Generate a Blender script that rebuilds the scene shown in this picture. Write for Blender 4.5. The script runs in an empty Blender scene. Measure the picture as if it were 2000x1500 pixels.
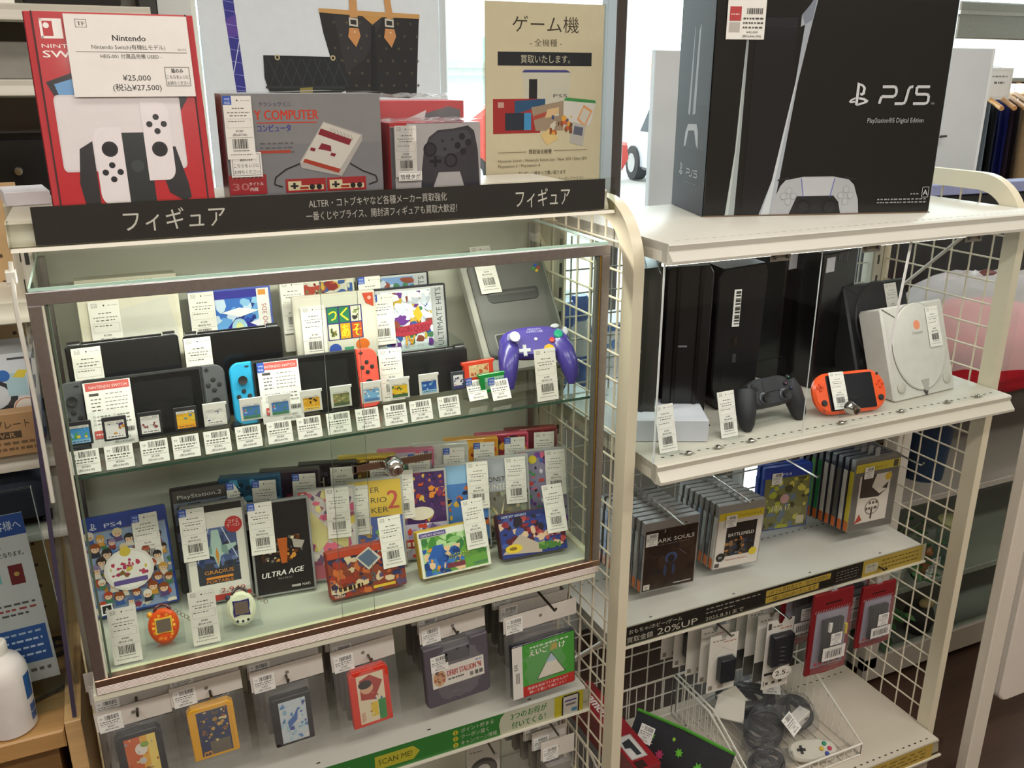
import bpy, math, random
from mathutils import Matrix, Vector
S = bpy.context.scene
C = S.collection
R = math.radians
PI = math.pi

# ---------------------------------------------------------------- camera, sky, lamps, exposure
cam = bpy.data.cameras.new('camera')
cam.sensor_width = 36.0
cam.lens = 1747.6 / 2000 * 36.0
cam.clip_start = 0.02
cam.clip_end = 80
camo = bpy.data.objects.new('camera', cam)
C.objects.link(camo)
_p, _r, _y = R(18.912), R(0.094), R(24.638)
_f = Vector((math.sin(_y) * math.cos(_p), math.cos(_y) * math.cos(_p), -math.sin(_p)))
_x = Vector((math.cos(_y), -math.sin(_y), 0))
_u = _x.cross(_f)
_x2 = _x * math.cos(_r) + _u * math.sin(_r)
_u2 = _u * math.cos(_r) - _x * math.sin(_r)
camo.matrix_world = Matrix(((_x2.x, _u2.x, -_f.x, 0.1008), (_x2.y, _u2.y, -_f.y, -1.2955), (_x2.z, _u2.z, -_f.z, 0.8669), (0, 0, 0, 1)))
S.camera = camo

S.view_settings.view_transform = 'Standard'
S.view_settings.look = 'None'
S.view_settings.gamma = 1.0
S.view_settings.exposure = -0.1
S.view_settings.use_curve_mapping = False
S.cycles.max_bounces = 10
S.cycles.transparent_max_bounces = 40
S.cycles.glossy_bounces = 4
S.cycles.diffuse_bounces = 4
S.cycles.caustics_reflective = False
S.cycles.caustics_refractive = False
S.cycles.sample_clamp_indirect = 4.0

wd = bpy.data.worlds.new('sky')
S.world = wd
wd.use_nodes = True
wd.node_tree.nodes['Background'].inputs[0].default_value = (0.93, 0.97, 1.0, 1)
wd.node_tree.nodes['Background'].inputs[1].default_value = 5.5

def area(name, loc, sx, sy, power, col=(1, .955, .89), rot=(0, 0, 0)):
    l = bpy.data.lights.new(name, 'AREA')
    l.shape = 'RECTANGLE'; l.size = sx; l.size_y = sy; l.energy = power; l.color = col
    o = bpy.data.objects.new(name, l); o.location = loc; o.rotation_euler = rot
    C.objects.link(o)
    return o

# ceiling luminaires of the shop (real fittings are built below the ceiling)
LAMPS = [(-0.75, -1.55), (0.75, -1.55), (2.25, -1.55), (-0.75, -0.15), (0.75, -0.15), (2.25, -0.15), (-0.75, -2.95), (0.75, -2.95), (2.25, -2.95)]
for lx, ly in LAMPS:
    area('ceiling_lamp', (lx, ly, 1.93), 1.2, .22, 9.0 if ly > -1 else 20.0)

# ---------------------------------------------------------------- colours and materials
ORD = 'first second third fourth fifth sixth seventh eighth ninth tenth'.split()
def hx(h):
    if not isinstance(h, str):
        return h
    h = h.lstrip('#')
    if len(h) == 3:
        h = ''.join(c * 2 for c in h)
    o = []
    for i in (0, 2, 4):
        c = int(h[i:i + 2], 16) / 255
        o.append(c / 12.92 if c <= .04045 else ((c + .055) / 1.055) ** 2.4)
    return (o[0], o[1], o[2], 1.0)

MATS = {}
def mat(key, name, rough=.5, metal=0.0, noise=0.04, nscale=40.0, coat=0.0, bump=0.0, bscale=300.0, kind='bsdf', spec=.5, alpha=.9, ior=1.3):
    m = bpy.data.materials.new(name)
    m.use_nodes = True
    nt = m.node_tree
    N, L = nt.nodes, nt.links
    out = N['Material Output']; b = N['Principled BSDF']
    at = N.new('ShaderNodeAttribute'); at.attribute_name = 'Col'
    tc = N.new('ShaderNodeTexCoord')
    no = N.new('ShaderNodeTexNoise'); no.inputs['Scale'].default_value = nscale
    L.new(tc.outputs['Object'], no.inputs['Vector'])
    if kind == 'emit':
        e = N.new('ShaderNodeEmission'); L.new(at.outputs['Color'], e.inputs[0]); e.inputs[1].default_value = spec
        L.new(e.outputs[0], out.inputs[0]); MATS[key] = m; return m
    if kind in ('clear', 'film'):
        tr = N.new('ShaderNodeBsdfTransparent'); gl = N.new('ShaderNodeBsdfGlossy')
        fr = N.new('ShaderNodeFresnel'); mx = N.new('ShaderNodeMixShader')
        mc = N.new('ShaderNodeMixRGB'); mc.inputs[0].default_value = alpha
        mc.inputs[1].default_value = (1, 1, 1, 1)
        L.new(at.outputs['Color'], mc.inputs[2]); L.new(mc.outputs[0], tr.inputs[0])
        gl.inputs['Roughness'].default_value = rough
        fr.inputs['IOR'].default_value = ior
        if bump:
            no.inputs['Scale'].default_value = bscale; no.inputs['Detail'].default_value = 4
            no.inputs['Distortion'].default_value = 1.5
            bp = N.new('ShaderNodeBump'); bp.inputs['Strength'].default_value = bump; bp.inputs['Distance'].default_value = .004
            L.new(no.outputs[0], bp.inputs['Height'])
            L.new(bp.outputs[0], gl.inputs['Normal']); L.new(bp.outputs[0], fr.inputs['Normal'])
        ge = N.new('ShaderNodeNewGeometry'); iv = N.new('ShaderNodeMath'); iv.operation = 'SUBTRACT'; iv.inputs[0].default_value = 1
        mu = N.new('ShaderNodeMath'); mu.operation = 'MULTIPLY'
        L.new(ge.outputs['Backfacing'], iv.inputs[1]); L.new(fr.outputs[0], mu.inputs[0]); L.new(iv.outputs[0], mu.inputs[1])
        L.new(mu.outputs[0], mx.inputs[0]); L.new(tr.outputs[0], mx.inputs[1]); L.new(gl.outputs[0], mx.inputs[2])
        if kind == 'film':
            df = N.new('ShaderNodeBsdfDiffuse'); df.inputs[0].default_value = (.8, .8, .8, 1)
            m2 = N.new('ShaderNodeMixShader'); m2.inputs[0].default_value = spec
            L.new(mx.outputs[0], m2.inputs[1]); L.new(df.outputs[0], m2.inputs[2]); L.new(m2.outputs[0], out.inputs[0])
        else:
            L.new(mx.outputs[0], out.inputs[0])
        MATS[key] = m
        return m
    if kind == 'wood':
        mp = N.new('ShaderNodeMapping'); mp.inputs['Scale'].default_value = (2.0, 2.0, 30.0) if metal < 0 else (3.0, 40.0, 40.0)
        L.new(tc.outputs['Object'], mp.inputs[0]); L.new(mp.outputs[0], no.inputs['Vector'])
        no.inputs['Scale'].default_value = 2.0; no.inputs['Detail'].default_value = 6
        metal = 0
    hs = N.new('ShaderNodeMixRGB'); hs.blend_type = 'MULTIPLY'; hs.inputs[0].default_value = 1
    rp = N.new('ShaderNodeMapRange')
    rp.inputs['To Min'].default_value = 1 - noise; rp.inputs['To Max'].default_value = 1 + noise
    rp.inputs['From Min'].default_value = .3; rp.inputs['From Max'].default_value = .7
    L.new(no.outputs[0], rp.inputs['Value'])
    L.new(at.outputs['Color'], hs.inputs[1]); L.new(rp.outputs[0], hs.inputs[2])
    L.new(hs.outputs[0], b.inputs['Base Color'])
    b.inputs['Roughness'].default_value = rough
    b.inputs['Metallic'].default_value = metal
    b.inputs['Specular IOR Level'].default_value = spec
    if coat:
        b.inputs['Coat Weight'].default_value = coat
        b.inputs['Coat Roughness'].default_value = .08
    if bump:
        n2 = N.new('ShaderNodeTexNoise'); n2.inputs['Scale'].default_value = bscale
        L.new(tc.outputs['Object'], n2.inputs['Vector'])
        bp = N.new('ShaderNodeBump'); bp.inputs['Strength'].default_value = bump; bp.inputs['Distance'].default_value = .001
        L.new(n2.outputs[0], bp.inputs['Height']); L.new(bp.outputs[0], b.inputs['Normal'])
    MATS[key] = m
    return m

mat('mt', 'matte_plastic', .55)
mat('pt', 'painted_steel', .32, noise=.02, nscale=8, bump=.03, bscale=500)
mat('gl', 'gloss_plastic', .22)
mat('pp', 'printed_paper', .6, noise=.02)
mat('pg', 'glossy_print', .25, noise=.02, coat=.15)
mat('me', 'chrome', .12, 1.0, noise=.02)
mat('al', 'brushed_aluminium', .34, 1.0, noise=.06, nscale=120)
mat('fb', 'fabric', .85, noise=.12, nscale=180, bump=.3, bscale=600)
mat('wd', 'light_wood', .45, noise=.12, kind='wood')
mat('le', 'leather', .35, noise=.08, nscale=60, bump=.2, bscale=250)
mat('cl', 'clear_acrylic', .03, kind='clear', alpha=1.0, ior=1.33)
mat('cv', 'clear_cover', .08, kind='clear', alpha=1.0, ior=1.22)
mat('fi', 'crinkled_film', .12, kind='film', alpha=1.0, bump=.8, bscale=45, spec=.075, ior=1.28)
mat('ag', 'aged_paint', .6, noise=.06, nscale=5)
mat('em', 'lamp_glow', kind='emit', spec=6.0)
mat('hz', 'frosted_film', .2, kind='film', alpha=1.0, spec=.25, ior=1.3)

mat('hf', 'cloudy_film', .15, kind='film', alpha=1.0, bump=1.0, bscale=25, spec=.42, ior=1.4)
WHITE = '#d6d1c4'
# ---------------------------------------------------------------- mesh builder
def rrect(w, h, r, n=4, x=0, z=0):
    """rounded rectangle outline, counter-clockwise, lower left at (x, z); r one radius or (bl, br, tr, tl)"""
    rs = r if isinstance(r, (tuple, list)) else (r,) * 4
    out = []
    for (cx, cz, a0), q in zip(((0, 0, PI), (w, 0, 1.5 * PI), (w, h, 0), (0, h, .5 * PI)), rs):
        if q <= 1e-6:
            out.append((x + cx, z + cz)); continue
        ox = q if cx == 0 else w - q
        oz = q if cz == 0 else h - q
        for i in range(n + 1):
            a = a0 + i / n * PI / 2
            out.append((x + ox + q * math.cos(a), z + oz + q * math.sin(a)))
    return out

def ell(cx, cz, rx, rz, n=20, rot=0.0):
    cr, sr = math.cos(rot), math.sin(rot)
    o = []
    for i in range(n):
        a = 2 * PI * i / n
        u, v = rx * math.cos(a), rz * math.sin(a)
        o.append((cx + u * cr - v * sr, cz + u * sr + v * cr))
    return o

class MB:
    def __init__(s):
        s.v = []; s.f = []; s.m = []; s.c = []; s.T = Matrix()
    def at(s, x=0, y=0, z=0, rx=0, ry=0, rz=0):
        s.T = Matrix.Translation((x, y, z)) @ Matrix.Rotation(R(rz), 4, 'Z') @ Matrix.Rotation(R(ry), 4, 'Y') @ Matrix.Rotation(R(rx), 4, 'X')
        return s
    def add(s, vs, fs, m='mt', c=WHITE):
        o = len(s.v)
        T = s.T
        s.v.extend([tuple(T @ Vector(p)) for p in vs])
        c = hx(c)
        for f in fs:
            s.f.append([i + o for i in f]); s.m.append(m); s.c.append(c)
        return s
    def box(s, x0, y0, z0, x1, y1, z1, m='mt', c=WHITE, bev=0.0):
        if bev:
            return s.slab([(x0, z0), (x1, z0), (x1, z1), (x0, z1)], y0, y1, m, c, bev)
        vs = [(x, y, z) for x in (x0, x1) for y in (y0, y1) for z in (z0, z1)]
        return s.add(vs, [(0, 1, 3, 2), (4, 6, 7, 5), (0, 4, 5, 1), (2, 3, 7, 6), (0, 2, 6, 4), (1, 5, 7, 3)], m, c)
    def slab(s, pts, y0, y1, m='mt', c=WHITE, bev=0.0, cf=None, mf=None):
        """outline in (x, z) extruded from y0 (front) to y1 (back), chamfered; cf/mf colour and material of the front face"""
        n = len(pts)
        cx = sum(p[0] for p in pts) / n; cz = sum(p[1] for p in pts) / n
        def ins(b):
            if not b: return pts
            q = []
            for i in range(n):
                ax, az = pts[i - 1]; bx, bz = pts[i]; ex, ez = pts[(i + 1) % n]
                d1 = Vector((bx - ax, bz - az)); d2 = Vector((ex - bx, ez - bz))
                if d1.length < 1e-9: d1 = d2
                if d2.length < 1e-9: d2 = d1
                n1 = Vector((-d1.y, d1.x)).normalized(); n2 = Vector((-d2.y, d2.x)).normalized()
                k = n1 + n2
                l = k.length
                k = k / l if l > 1e-6 else n1
                dd = max(.35, k.dot(n1))
                q.append((bx + k.x * b / dd, bz + k.y * b / dd))
            return q
        rings = [(y0, ins(bev))] + ([(y0 + bev, pts), (y1 - bev, pts)] if bev else []) + [(y1, ins(bev))]
        vs = []
        for y, ps in rings:
            vs += [(p[0], y, p[1]) for p in ps]
        fs = []
        for k in range(len(rings) - 1):
            for i in range(n):
                j = (i + 1) % n
                fs.append((k * n + i, (k + 1) * n + i, (k + 1) * n + j, k * n + j))
        b = (len(rings) - 1) * n
        s.add(vs, fs + [tuple(range(b + n - 1, b - 1, -1))], m, c)
        o = len(s.v) - len(vs)
        s.f.append([o + i for i in range(n)]); s.m.append(mf or m); s.c.append(hx(cf or c))
        return s
    def flat(s, pts, y, m='pp', c='#fff'):
        return s.add([(p[0], y, p[1]) for p in pts], [tuple(range(len(pts)))], m, c)
    def cyl(s, p0, p1, r, m='mt', c=WHITE, n=12, r2=None, caps=True):
        return s.tube([p0, p1], r, m, c, n, r2=r2, caps=caps)
    def tube(s, pts, r, m='mt', c=WHITE, n=8, r2=None, caps=True, closed=False):
        P = [Vector(p) for p in pts]
        k = len(P)
        vs = []; fs = []
        prev = None
        for i, p in enumerate(P):
            if closed: d = P[(i + 1) % k] - P[i - 1]
            else: d = P[min(i + 1, k - 1)] - P[max(i - 1, 0)]
            d.normalize()
            if prev is None:
                a = Vector((0, 0, 1)) if abs(d.z) < .9 else Vector((1, 0, 0))
                u = d.cross(a).normalized()
            else:
                u = (prev - d * prev.dot(d)).normalized()
            prev = u
            w = d.cross(u)
            rr = r if r2 is None else r + (r2 - r) * i / (k - 1)
            if isinstance(r, (list, tuple)): rr = r[i]
            for j in range(n):
                a = 2 * PI * j / n
                vs.append(tuple(p + u * (rr * math.cos(a)) + w * (rr * math.sin(a))))
        for i in range(k if closed else k - 1):
            i2 = (i + 1) % k
            for j in range(n):
                j2 = (j + 1) % n
                fs.append((i * n + j, i * n + j2, i2 * n + j2, i2 * n + j))
        if caps and not closed:
            fs += [tuple(range(n - 1, -1, -1)), tuple(range((k - 1) * n, k * n))]
        return s.add(vs, fs, m, c)
    def lathe(s, prof, m='mt', c=WHITE, n=20, axis='z'):
        """prof: (radius, height) pairs"""
        vs = []; fs = []
        for r_, h_ in prof:
            for j in range(n):
                a = 2 * PI * j / n
                u, v = r_ * math.cos(a), r_ * math.sin(a)
                vs.append((u, v, h_) if axis == 'z' else (u, h_, v))
        for i in range(len(prof) - 1):
            for j in range(n):
                j2 = (j + 1) % n
                q = (i * n + j, i * n + j2, (i + 1) * n + j2, (i + 1) * n + j)
                fs.append(q if axis == 'z' else q[::-1])
        e = len(prof) - 1
        if prof[0][0] > 1e-6: fs.append(tuple(range(n - 1, -1, -1)) if axis == 'z' else tuple(range(n)))
        if prof[e][0] > 1e-6: fs.append(tuple(range(e * n, e * n + n)) if axis == 'z' else tuple(range(e * n + n - 1, e * n - 1, -1)))
        return s.add(vs, fs, m, c)
    def dome(s, x, z, y, r, h, m='gl', c='#222', n=14, rz=None):
        """button bulging towards -y"""
        T0 = s.T
        s.T = T0 @ Matrix.Translation((x, y, z))
        if rz: s.T = s.T @ Matrix.Scale(rz / r, 4, (0, 0, 1))
        s.lathe([(r, 0), (r, -h * .6), (r * .8, -h * .95), (r * .3, -h)], m, c, n, axis='y')
        s.T = T0
        return s
    def blob(s, c0, rx, ry, rz, m='mt', c=WHITE, n=14, k=9, fn=None):
        vs = []; fs = []
        for i in range(k + 1):
            a = PI * i / k
            for j in range(n):
                b = 2 * PI * j / n
                q = 1 + (fn(a, b) if fn else 0)
                vs.append((c0[0] + rx * q * math.sin(a) * math.cos(b), c0[1] + ry * q * math.sin(a) * math.sin(b), c0[2] + rz * q * math.cos(a)))
        for i in range(k):
            for j in range(n):
                j2 = (j + 1) % n
                fs.append((i * n + j, (i + 1) * n + j, (i + 1) * n + j2, i * n + j2))
        return s.add(vs, fs, m, c)
    def xslab(s, prof, x0, x1, m='pt', c=WHITE, bev=0.0):
        """profile in (y, z), counter-clockwise with y to the right, extruded from x0 to x1"""
        T0 = s.T
        s.T = T0 @ Matrix.Translation((x1, 0, 0)) @ Matrix.Rotation(PI / 2, 4, 'Z')
        s.slab(prof, 0, x1 - x0, m, c, bev)
        s.T = T0
        return s
    def grid(s, fn, nu, nv, m='fi', c='#fff', both=False):
        vs = [fn(i / nu, j / nv) for i in range(nu + 1) for j in range(nv + 1)]
        fs = [(i * (nv + 1) + j, (i + 1) * (nv + 1) + j, (i + 1) * (nv + 1) + j + 1, i * (nv + 1) + j + 1) for i in range(nu) for j in range(nv)]
        return s.add(vs, fs, m, c)
    def mesh(s, name, smooth=40):
        me = bpy.data.meshes.new(name)
        me.from_pydata(s.v, [], s.f)
        keys = []
        idx = []
        for k in s.m:
            if k not in keys: keys.append(k)
            idx.append(keys.index(k))
        for k in keys: me.materials.append(MATS[k])
        me.polygons.foreach_set('material_index', idx)
        at = me.color_attributes.new('Col', 'FLOAT_COLOR', 'CORNER')
        buf = []
        for f, c in zip(s.f, s.c):
            buf.extend(tuple(c) * len(f))
        at.data.foreach_set('color', buf)
        if smooth:
            me.polygons.foreach_set('use_smooth', [True] * len(s.f))
            me.set_sharp_from_angle(angle=R(smooth))
        me.update()
        return me
    def build(s, name, parent=None, smooth=40):
        return link(name, s.mesh(name, smooth), parent)

def link(name, me, parent=None, loc=None, rot=None):
    o = bpy.data.objects.new(name, me)
    C.objects.link(o)
    if parent: o.parent = parent
    if loc: o.location = loc
    if rot: o.rotation_euler = rot
    return o

def tag(o, label, cat, group=None, kind=None):
    if label: o['label'] = label
    if cat: o['category'] = cat
    if group: o['group'] = group
    if kind: o['kind'] = kind
    return o

def thing(name, label, cat, loc=(0, 0, 0), rz=0, group=None, lean=0, roll=0, dep=0.0):
    """dep: depth of a thing that leans back, so that its lower back edge rests on the surface at loc"""
    loc = (loc[0], loc[1], loc[2] + dep * math.sin(R(lean)))
    o = bpy.data.objects.new(name, None)
    o.empty_display_size = .02
    C.objects.link(o)
    o.location = loc
    o.rotation_euler = (R(-lean), R(roll), R(rz))
    return tag(o, label, cat, group)

def struct(name, mb, smooth=40):
    o = mb.build(name, None, smooth)
    o['kind'] = 'structure'
    return o

# ---------------------------------------------------------------- printing: flat artwork and lettering on a face
GLY = {}
def glyphs(t):
    if t not in GLY:
        cu = bpy.data.curves.new('lettering', 'FONT')
        cu.body = t; cu.resolution_u = 2
        ob = bpy.data.objects.new('lettering', cu)
        C.objects.link(ob)
        bpy.context.view_layer.update()
        dg = bpy.context.evaluated_depsgraph_get()
        me = bpy.data.meshes.new_from_object(ob.evaluated_get(dg))
        vs = [(v.co.x, v.co.y) for v in me.vertices]
        fs = [tuple(p.vertices) for p in me.polygons]
        bpy.data.objects.remove(ob); bpy.data.curves.remove(cu); bpy.data.meshes.remove(me)
        xs = [v[0] for v in vs] or [0, 1]
        GLY[t] = (vs, fs, min(xs), max(xs))
    return GLY[t]

class Pr:
    """a printed face in the plane y, lower-left corner (x, z), size w x h in metres; u and v run 0..1"""
    def __init__(s, mb, x, z, w, h, y=0.0, m='pp', c=None, eps=.00003):
        s.b = mb; s.x = x; s.z = z; s.w = w; s.h = h; s.y = y; s.m = m; s.e = eps; s.k = 0
        if c: s.rect(0, 0, 1, 1, c)
    def pts(s, ps, c, m=None):
        s.k += 1
        y = s.y - s.e * s.k
        s.b.flat([(s.x + min(1, max(0, p[0])) * s.w, s.z + min(1, max(0, p[1])) * s.h) for p in ps], y, m or s.m, c)
        return s
    def rect(s, u0, v0, u1, v1, c, m=None):
        return s.pts([(u0, v0), (u1, v0), (u1, v1), (u0, v1)], c, m)
    def ell(s, u, v, ru, rv, c, n=18, rot=0.0):
        """ru as a share of w; rv as a share of h, 0 for a circle"""
        q = ell(0, 0, ru * s.w, rv * s.h if rv else ru * s.w, n, R(rot))
        return s.pts([(u + p[0] / s.w, v + p[1] / s.h) for p in q], c)
    def line(s, u0, v0, u1, v1, t, c):
        dx, dy = (u1 - u0) * s.w, (v1 - v0) * s.h
        l = math.hypot(dx, dy) or 1
        nx, ny = -dy / l * t / 2 / s.w, dx / l * t / 2 / s.h
        return s.pts([(u0 + nx, v0 + ny), (u0 - nx, v0 - ny), (u1 - nx, v1 - ny), (u1 + nx, v1 + ny)], c)
    def frame(s, u0, v0, u1, v1, t, c):
        a, b = t / s.w, t / s.h
        s.rect(u0, v0, u1, v0 + b, c); s.k -= 1
        s.rect(u0, v1 - b, u1, v1, c); s.k -= 1
        s.rect(u0, v0, u0 + a, v1, c); s.k -= 1
        return s.rect(u1 - a, v0, u1, v1, c)
    def txt(s, t, u, v, size, c='#222', al='C', fit=None, bold=0, rot=0, slant=0.0):
        """size = cap height-ish as a share of h; u, v = baseline anchor; fit = width as a share of w"""
        vs, fs, a, b = glyphs(t)
        k = size * s.h * 1.38
        kx = k
        if fit: kx = fit * s.w / max(1e-6, b - a)
        off = {'L': -a, 'C': -(a + b) / 2, 'R': -b}[al]
        s.k += 1
        y = s.y - s.e * s.k
        cr, sr = math.cos(R(rot)), math.sin(R(rot))
        reps = [0.0] if not bold else [-bold * k * .02, bold * k * .02]
        for i, d in enumerate(reps):
            q = []
            for p in vs:
                px, pz = (p[0] + off) * kx + d + p[1] * k * slant, p[1] * k
                q.append((s.x + u * s.w + px * cr - pz * sr, y - i * s.e * .4, s.z + v * s.h + px * sr + pz * cr))
            s.b.add(q, fs, s.m, c)
        return s
    def bars(s, u0, v0, u1, v1, seed=1, c='#333'):
        rnd = random.Random(seed)
        x = u0
        step = (u1 - u0) / 38
        while x < u1 - step:
            w = step * rnd.choice((1, 1, 1.6, 2.2))
            s.rect(x, v0, min(u1, x + w), v1, c); s.k -= 1
            x += w + step * rnd.choice((.8, 1.2, 1.8))
        s.k += 1
        return s
    def dashes(s, u0, v, u1, t, seed=1, c='#555', n=7):
        """a line of print too small to read"""
        rnd = random.Random(seed)
        x = u0
        st = (u1 - u0) / n
        while x < u1 - 1e-6:
            w = min(st * rnd.uniform(.35, .85), u1 - x)
            s.rect(x, v, x + w, v + t, c); s.k -= 1
            x += w + st * rnd.uniform(.15, .35)
        s.k += 1
        return s
    def blobs(s, seed, pal, n, r=(.05, .16), u0=0, v0=0, u1=1, v1=1):
        """loose patches of colour: generic artwork"""
        rnd = random.Random(seed)
        a = s.w / s.h
        r = (r[0] * .7, r[1] * .74)
        for i in range(int(n * 1.7)):
            s.k -= .5
            cu, cv = rnd.uniform(u0, u1), rnd.uniform(v0, v1)
            rr = rnd.uniform(*r)
            m = rnd.choice((5, 6, 8, 9))
            ph = rnd.uniform(0, 6)
            ps = []
            sx, sy = rnd.uniform(.5, 1.3), rnd.uniform(.5, 1.3)
            for j in range(m):
                t = ph + 2 * PI * j / m
                q = rr * rnd.uniform(.6, 1.1)
                ps.append((min(u1, max(u0, cu + q * sx * math.cos(t))), min(v1, max(v0, cv + q * sy * a * math.sin(t)))))
            s.pts(ps, rnd.choice(pal))
        return s

# ================================================================ the room
FL, CE, WY = -.86, 1.96, 1.06
m = MB()
m.box(-3.2, -4.6, FL - .05, 5.2, WY, FL, 'wd', '#4a3428')
fl = struct('floor', m, 0)
m = MB().box(-3.2, -4.6, CE, 5.2, WY, CE + .05, 'ag', '#e6e2d8')
struct('ceiling', m, 0)
struct('wall_left', MB().box(-3.25, -4.6, FL, -3.2, WY, CE, 'ag', '#cfc6b6'), 0)
struct('wall_right', MB().box(5.2, -4.6, FL, 5.25, WY, CE, 'ag', '#d8d4cc'), 0)
struct('wall_front', MB().box(-3.25, -4.65, FL, 5.25, -4.6, CE, 'ag', '#b9a68e'), 0)
m = MB()
m.box(-3.2, WY, FL, .37, WY + .12, CE, 'ag', '#cdbfae')
struct('wall_back', m, 0)
# window wall: bronze mullions, sill and panes
k = 0
for x0, x1 in ((.37, 1.495), (1.53, 2.62), (2.66, 3.9), (3.94, 5.2)):
    k += 1
    m = MB().box(x0, WY + .03, FL + .12, x1, WY + .036, CE - .05, 'cl', '#f4fbfa')
    struct('window_%d' % k, m, 0)
k = 0
for x0, x1, c in ((.96, .985, '#c9cbcb'), (1.495, 1.53, '#453a36'), (2.62, 2.66, '#8c9196'), (3.9, 3.94, '#5a5350')):
    k += 1
    m = MB().box(x0, WY - .02, FL, x1, WY + .07, CE, 'pt', c, .004)
    struct('trim_%d' % k, m)
m = MB().box(.37, WY - .01, FL, 5.2, WY + .08, FL + .12, 'pt', '#8f8b86').box(.37, WY - .01, CE - .05, 5.2, WY + .08, CE, 'pt', '#c9c6c0')
struct('trim_5', m)
for i, (lx, ly) in enumerate(LAMPS):
    t = thing('ceiling_lamp', 'white rectangular ceiling lamp above the shop floor, %s of nine' % ORD[i], 'ceiling lamp', (lx, ly, CE), 0, 'ceiling lamps')
    MB().box(-.62, -.13, -.02, .62, .13, 0, 'pt', '#f2f0ea').build('housing', t)
    MB().box(-.6, -.11, -.024, .6, .11, -.02, 'hz', '#ffffff').build('diffuser', t)

# outside, seen through the window
m = MB().box(-6, WY + .13, FL - .1, 22, 30, FL - .04, 'ag', '#b9b6b0')
struct('outside_pavement', m, 0)
t = thing('shop_building', 'pale low shop across the car park with a green fascia', 'building', (9.0, 22, FL - .04))
MB().box(-7, 0, 0, 6, 4, 2.15, 'ag', '#dedcda').build('wall', t)
MB().box(-7.2, -.6, 2.15, 6.2, 4, 2.75, 'ag', '#9fcabc').build('fascia', t)
MB().box(-7.2, -.62, 2.0, 6.2, -.55, 2.15, 'ag', '#9aa09c').build('awning', t)
for i in range(3):
    MB().box(-5 + i * 4, -.03, .1, -2.2 + i * 4, .02, 1.8, 'gl', '#b4c0c6').build('window', t)
def car(loc, rz, c, label):
    t = thing('parked_car', label, 'car', loc, rz)
    prof = [(-2.0, .35), (-1.9, .2), (1.9, .2), (2.05, .4), (2.0, .68), (1.2, .82), (.75, 1.3), (-.9, 1.34), (-1.6, .92), (-2.0, .85)]
    MB().slab(prof, -.8, .8, 'gl', c, .06).build('body', t)
    MB().slab([(-.85, .9), (1.05, .86), (.68, 1.24), (-.8, 1.27)], -.815, .815, 'gl', '#2a3238', .01).build('windows', t)
    for wx in (-1.25, 1.3):
        for wy in (-.74, .74):
            q = MB()
            q.cyl((wx, wy - .1, .3), (wx, wy + .1, .3), .3, 'mt', '#1c1c1e', 18).cyl((wx, wy - .11, .3), (wx, wy + .11, .3), .17, 'al', '#b8b8b8', 14)
            q.build('wheel', t)
    return t
car((6.6, 13.0, FL - .03), 10, '#b33a2e', 'red car parked outside beyond the window')
car((4.0, 17.5, FL - .03), 12, '#e9ecee', 'white car parked outside behind the red car')
car((9.6, 11.5, FL - .03), 80, '#c2c9cf', 'silver car parked outside to the right of the red car')
t = thing('street_sign', 'orange post outside the window near the green fascia shop', 'sign', (8.35, 11.0, FL - .04))
MB().cyl((0, 0, 0), (0, 0, 2.1), .06, 'mt', '#d9703a').build('post', t)
MB().box(-.25, -.05, 1.55, .25, .05, 2.1, 'mt', '#e07a3c').build('panel', t)

# ---------------------------------------------------------------- left shelving unit with the glass case
def shelf(mb, x0, x1, yf, yb, z, c=WHITE, th=.032, lip=.006):
    mb.xslab([(yf - lip, z - th), (yf + .004, z - th - .004), (yf + .02, z - th), (yf + .02, z - .014), (yb, z - .014), (yb, z), (yf + .004, z), (yf, z - .003), (yf + .0015, z - .012), (yf - lip * .6, z - th + .01), (yf - lip, z - th + .005)], x0, x1, 'pt', c)
    for xa in (x0, x1 - .0025):
        mb.box(xa, yf + .005, z - th, xa + .0025, yb, z - .001, 'pt', c)
def holes(mb, x0, x1, y, z, n, c='#4a4640'):
    for i in range(n):
        x = x0 + (x1 - x0) * (i + .5) / n
        mb.add([(x - .0035, y - .0018, z), (x + .0035, y - .0018, z), (x + .0035, y + .0018, z), (x - .0035, y + .0018, z)], [(0, 1, 2, 3)], 'mt', c)
def upright(x0, x1, y0, y1, zt, c='#d9d3c2'):
    q = MB().box(x0, y0, FL, x1, y1, zt, 'pt', c, .003)
    z = FL + .1
    xm = (x0 + x1) / 2
    while z < zt - .04:
        q.box(xm - .003, y0 - .0006, z, xm + .003, y0 + .001, z + .022, 'mt', '#3a3833')
        z += .05
    return q
u1 = thing('shelving_unit', 'white steel shelving unit carrying the glass case and the hanging cartridges', 'shelf', (0, 0, 0))
MB().box(-.02, .325, FL, .9, .333, .68, 'pt', '#cfcfc0').build('back_panel', u1)
upright(-.032, -.006, .3, .345, .68).build('upright', u1)
upright(.884, .91, .3, .345, .64).build('upright', u1)
q = MB(); shelf(q, -.012, .888, .036, .33, .688, '#cdc9bc'); q.build('top_shelf', u1)
q = MB(); shelf(q, -.005, .872, .004, .32, -.006 - .02, '#dcd9c4', .012, .001); holes(q, .02, .85, .02, -.0257, 30); q.build('case_shelf', u1)
q = MB(); shelf(q, -.012, .885, .045, .32, -.325, '#c9c7bc'); holes(q, .01, .87, .06, -.3247, 4); q.build('hook_shelf', u1)
q = MB(); shelf(q, -.012, .885, -.06, .32, -.7, '#c9c7bc'); holes(q, .01, .87, .2, -.6997, 40); q.build('base_shelf', u1)
MB().box(-.02, -.05, FL, .9, .31, -.735, 'pt', '#b9b4a8').build('plinth', u1)

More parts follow.
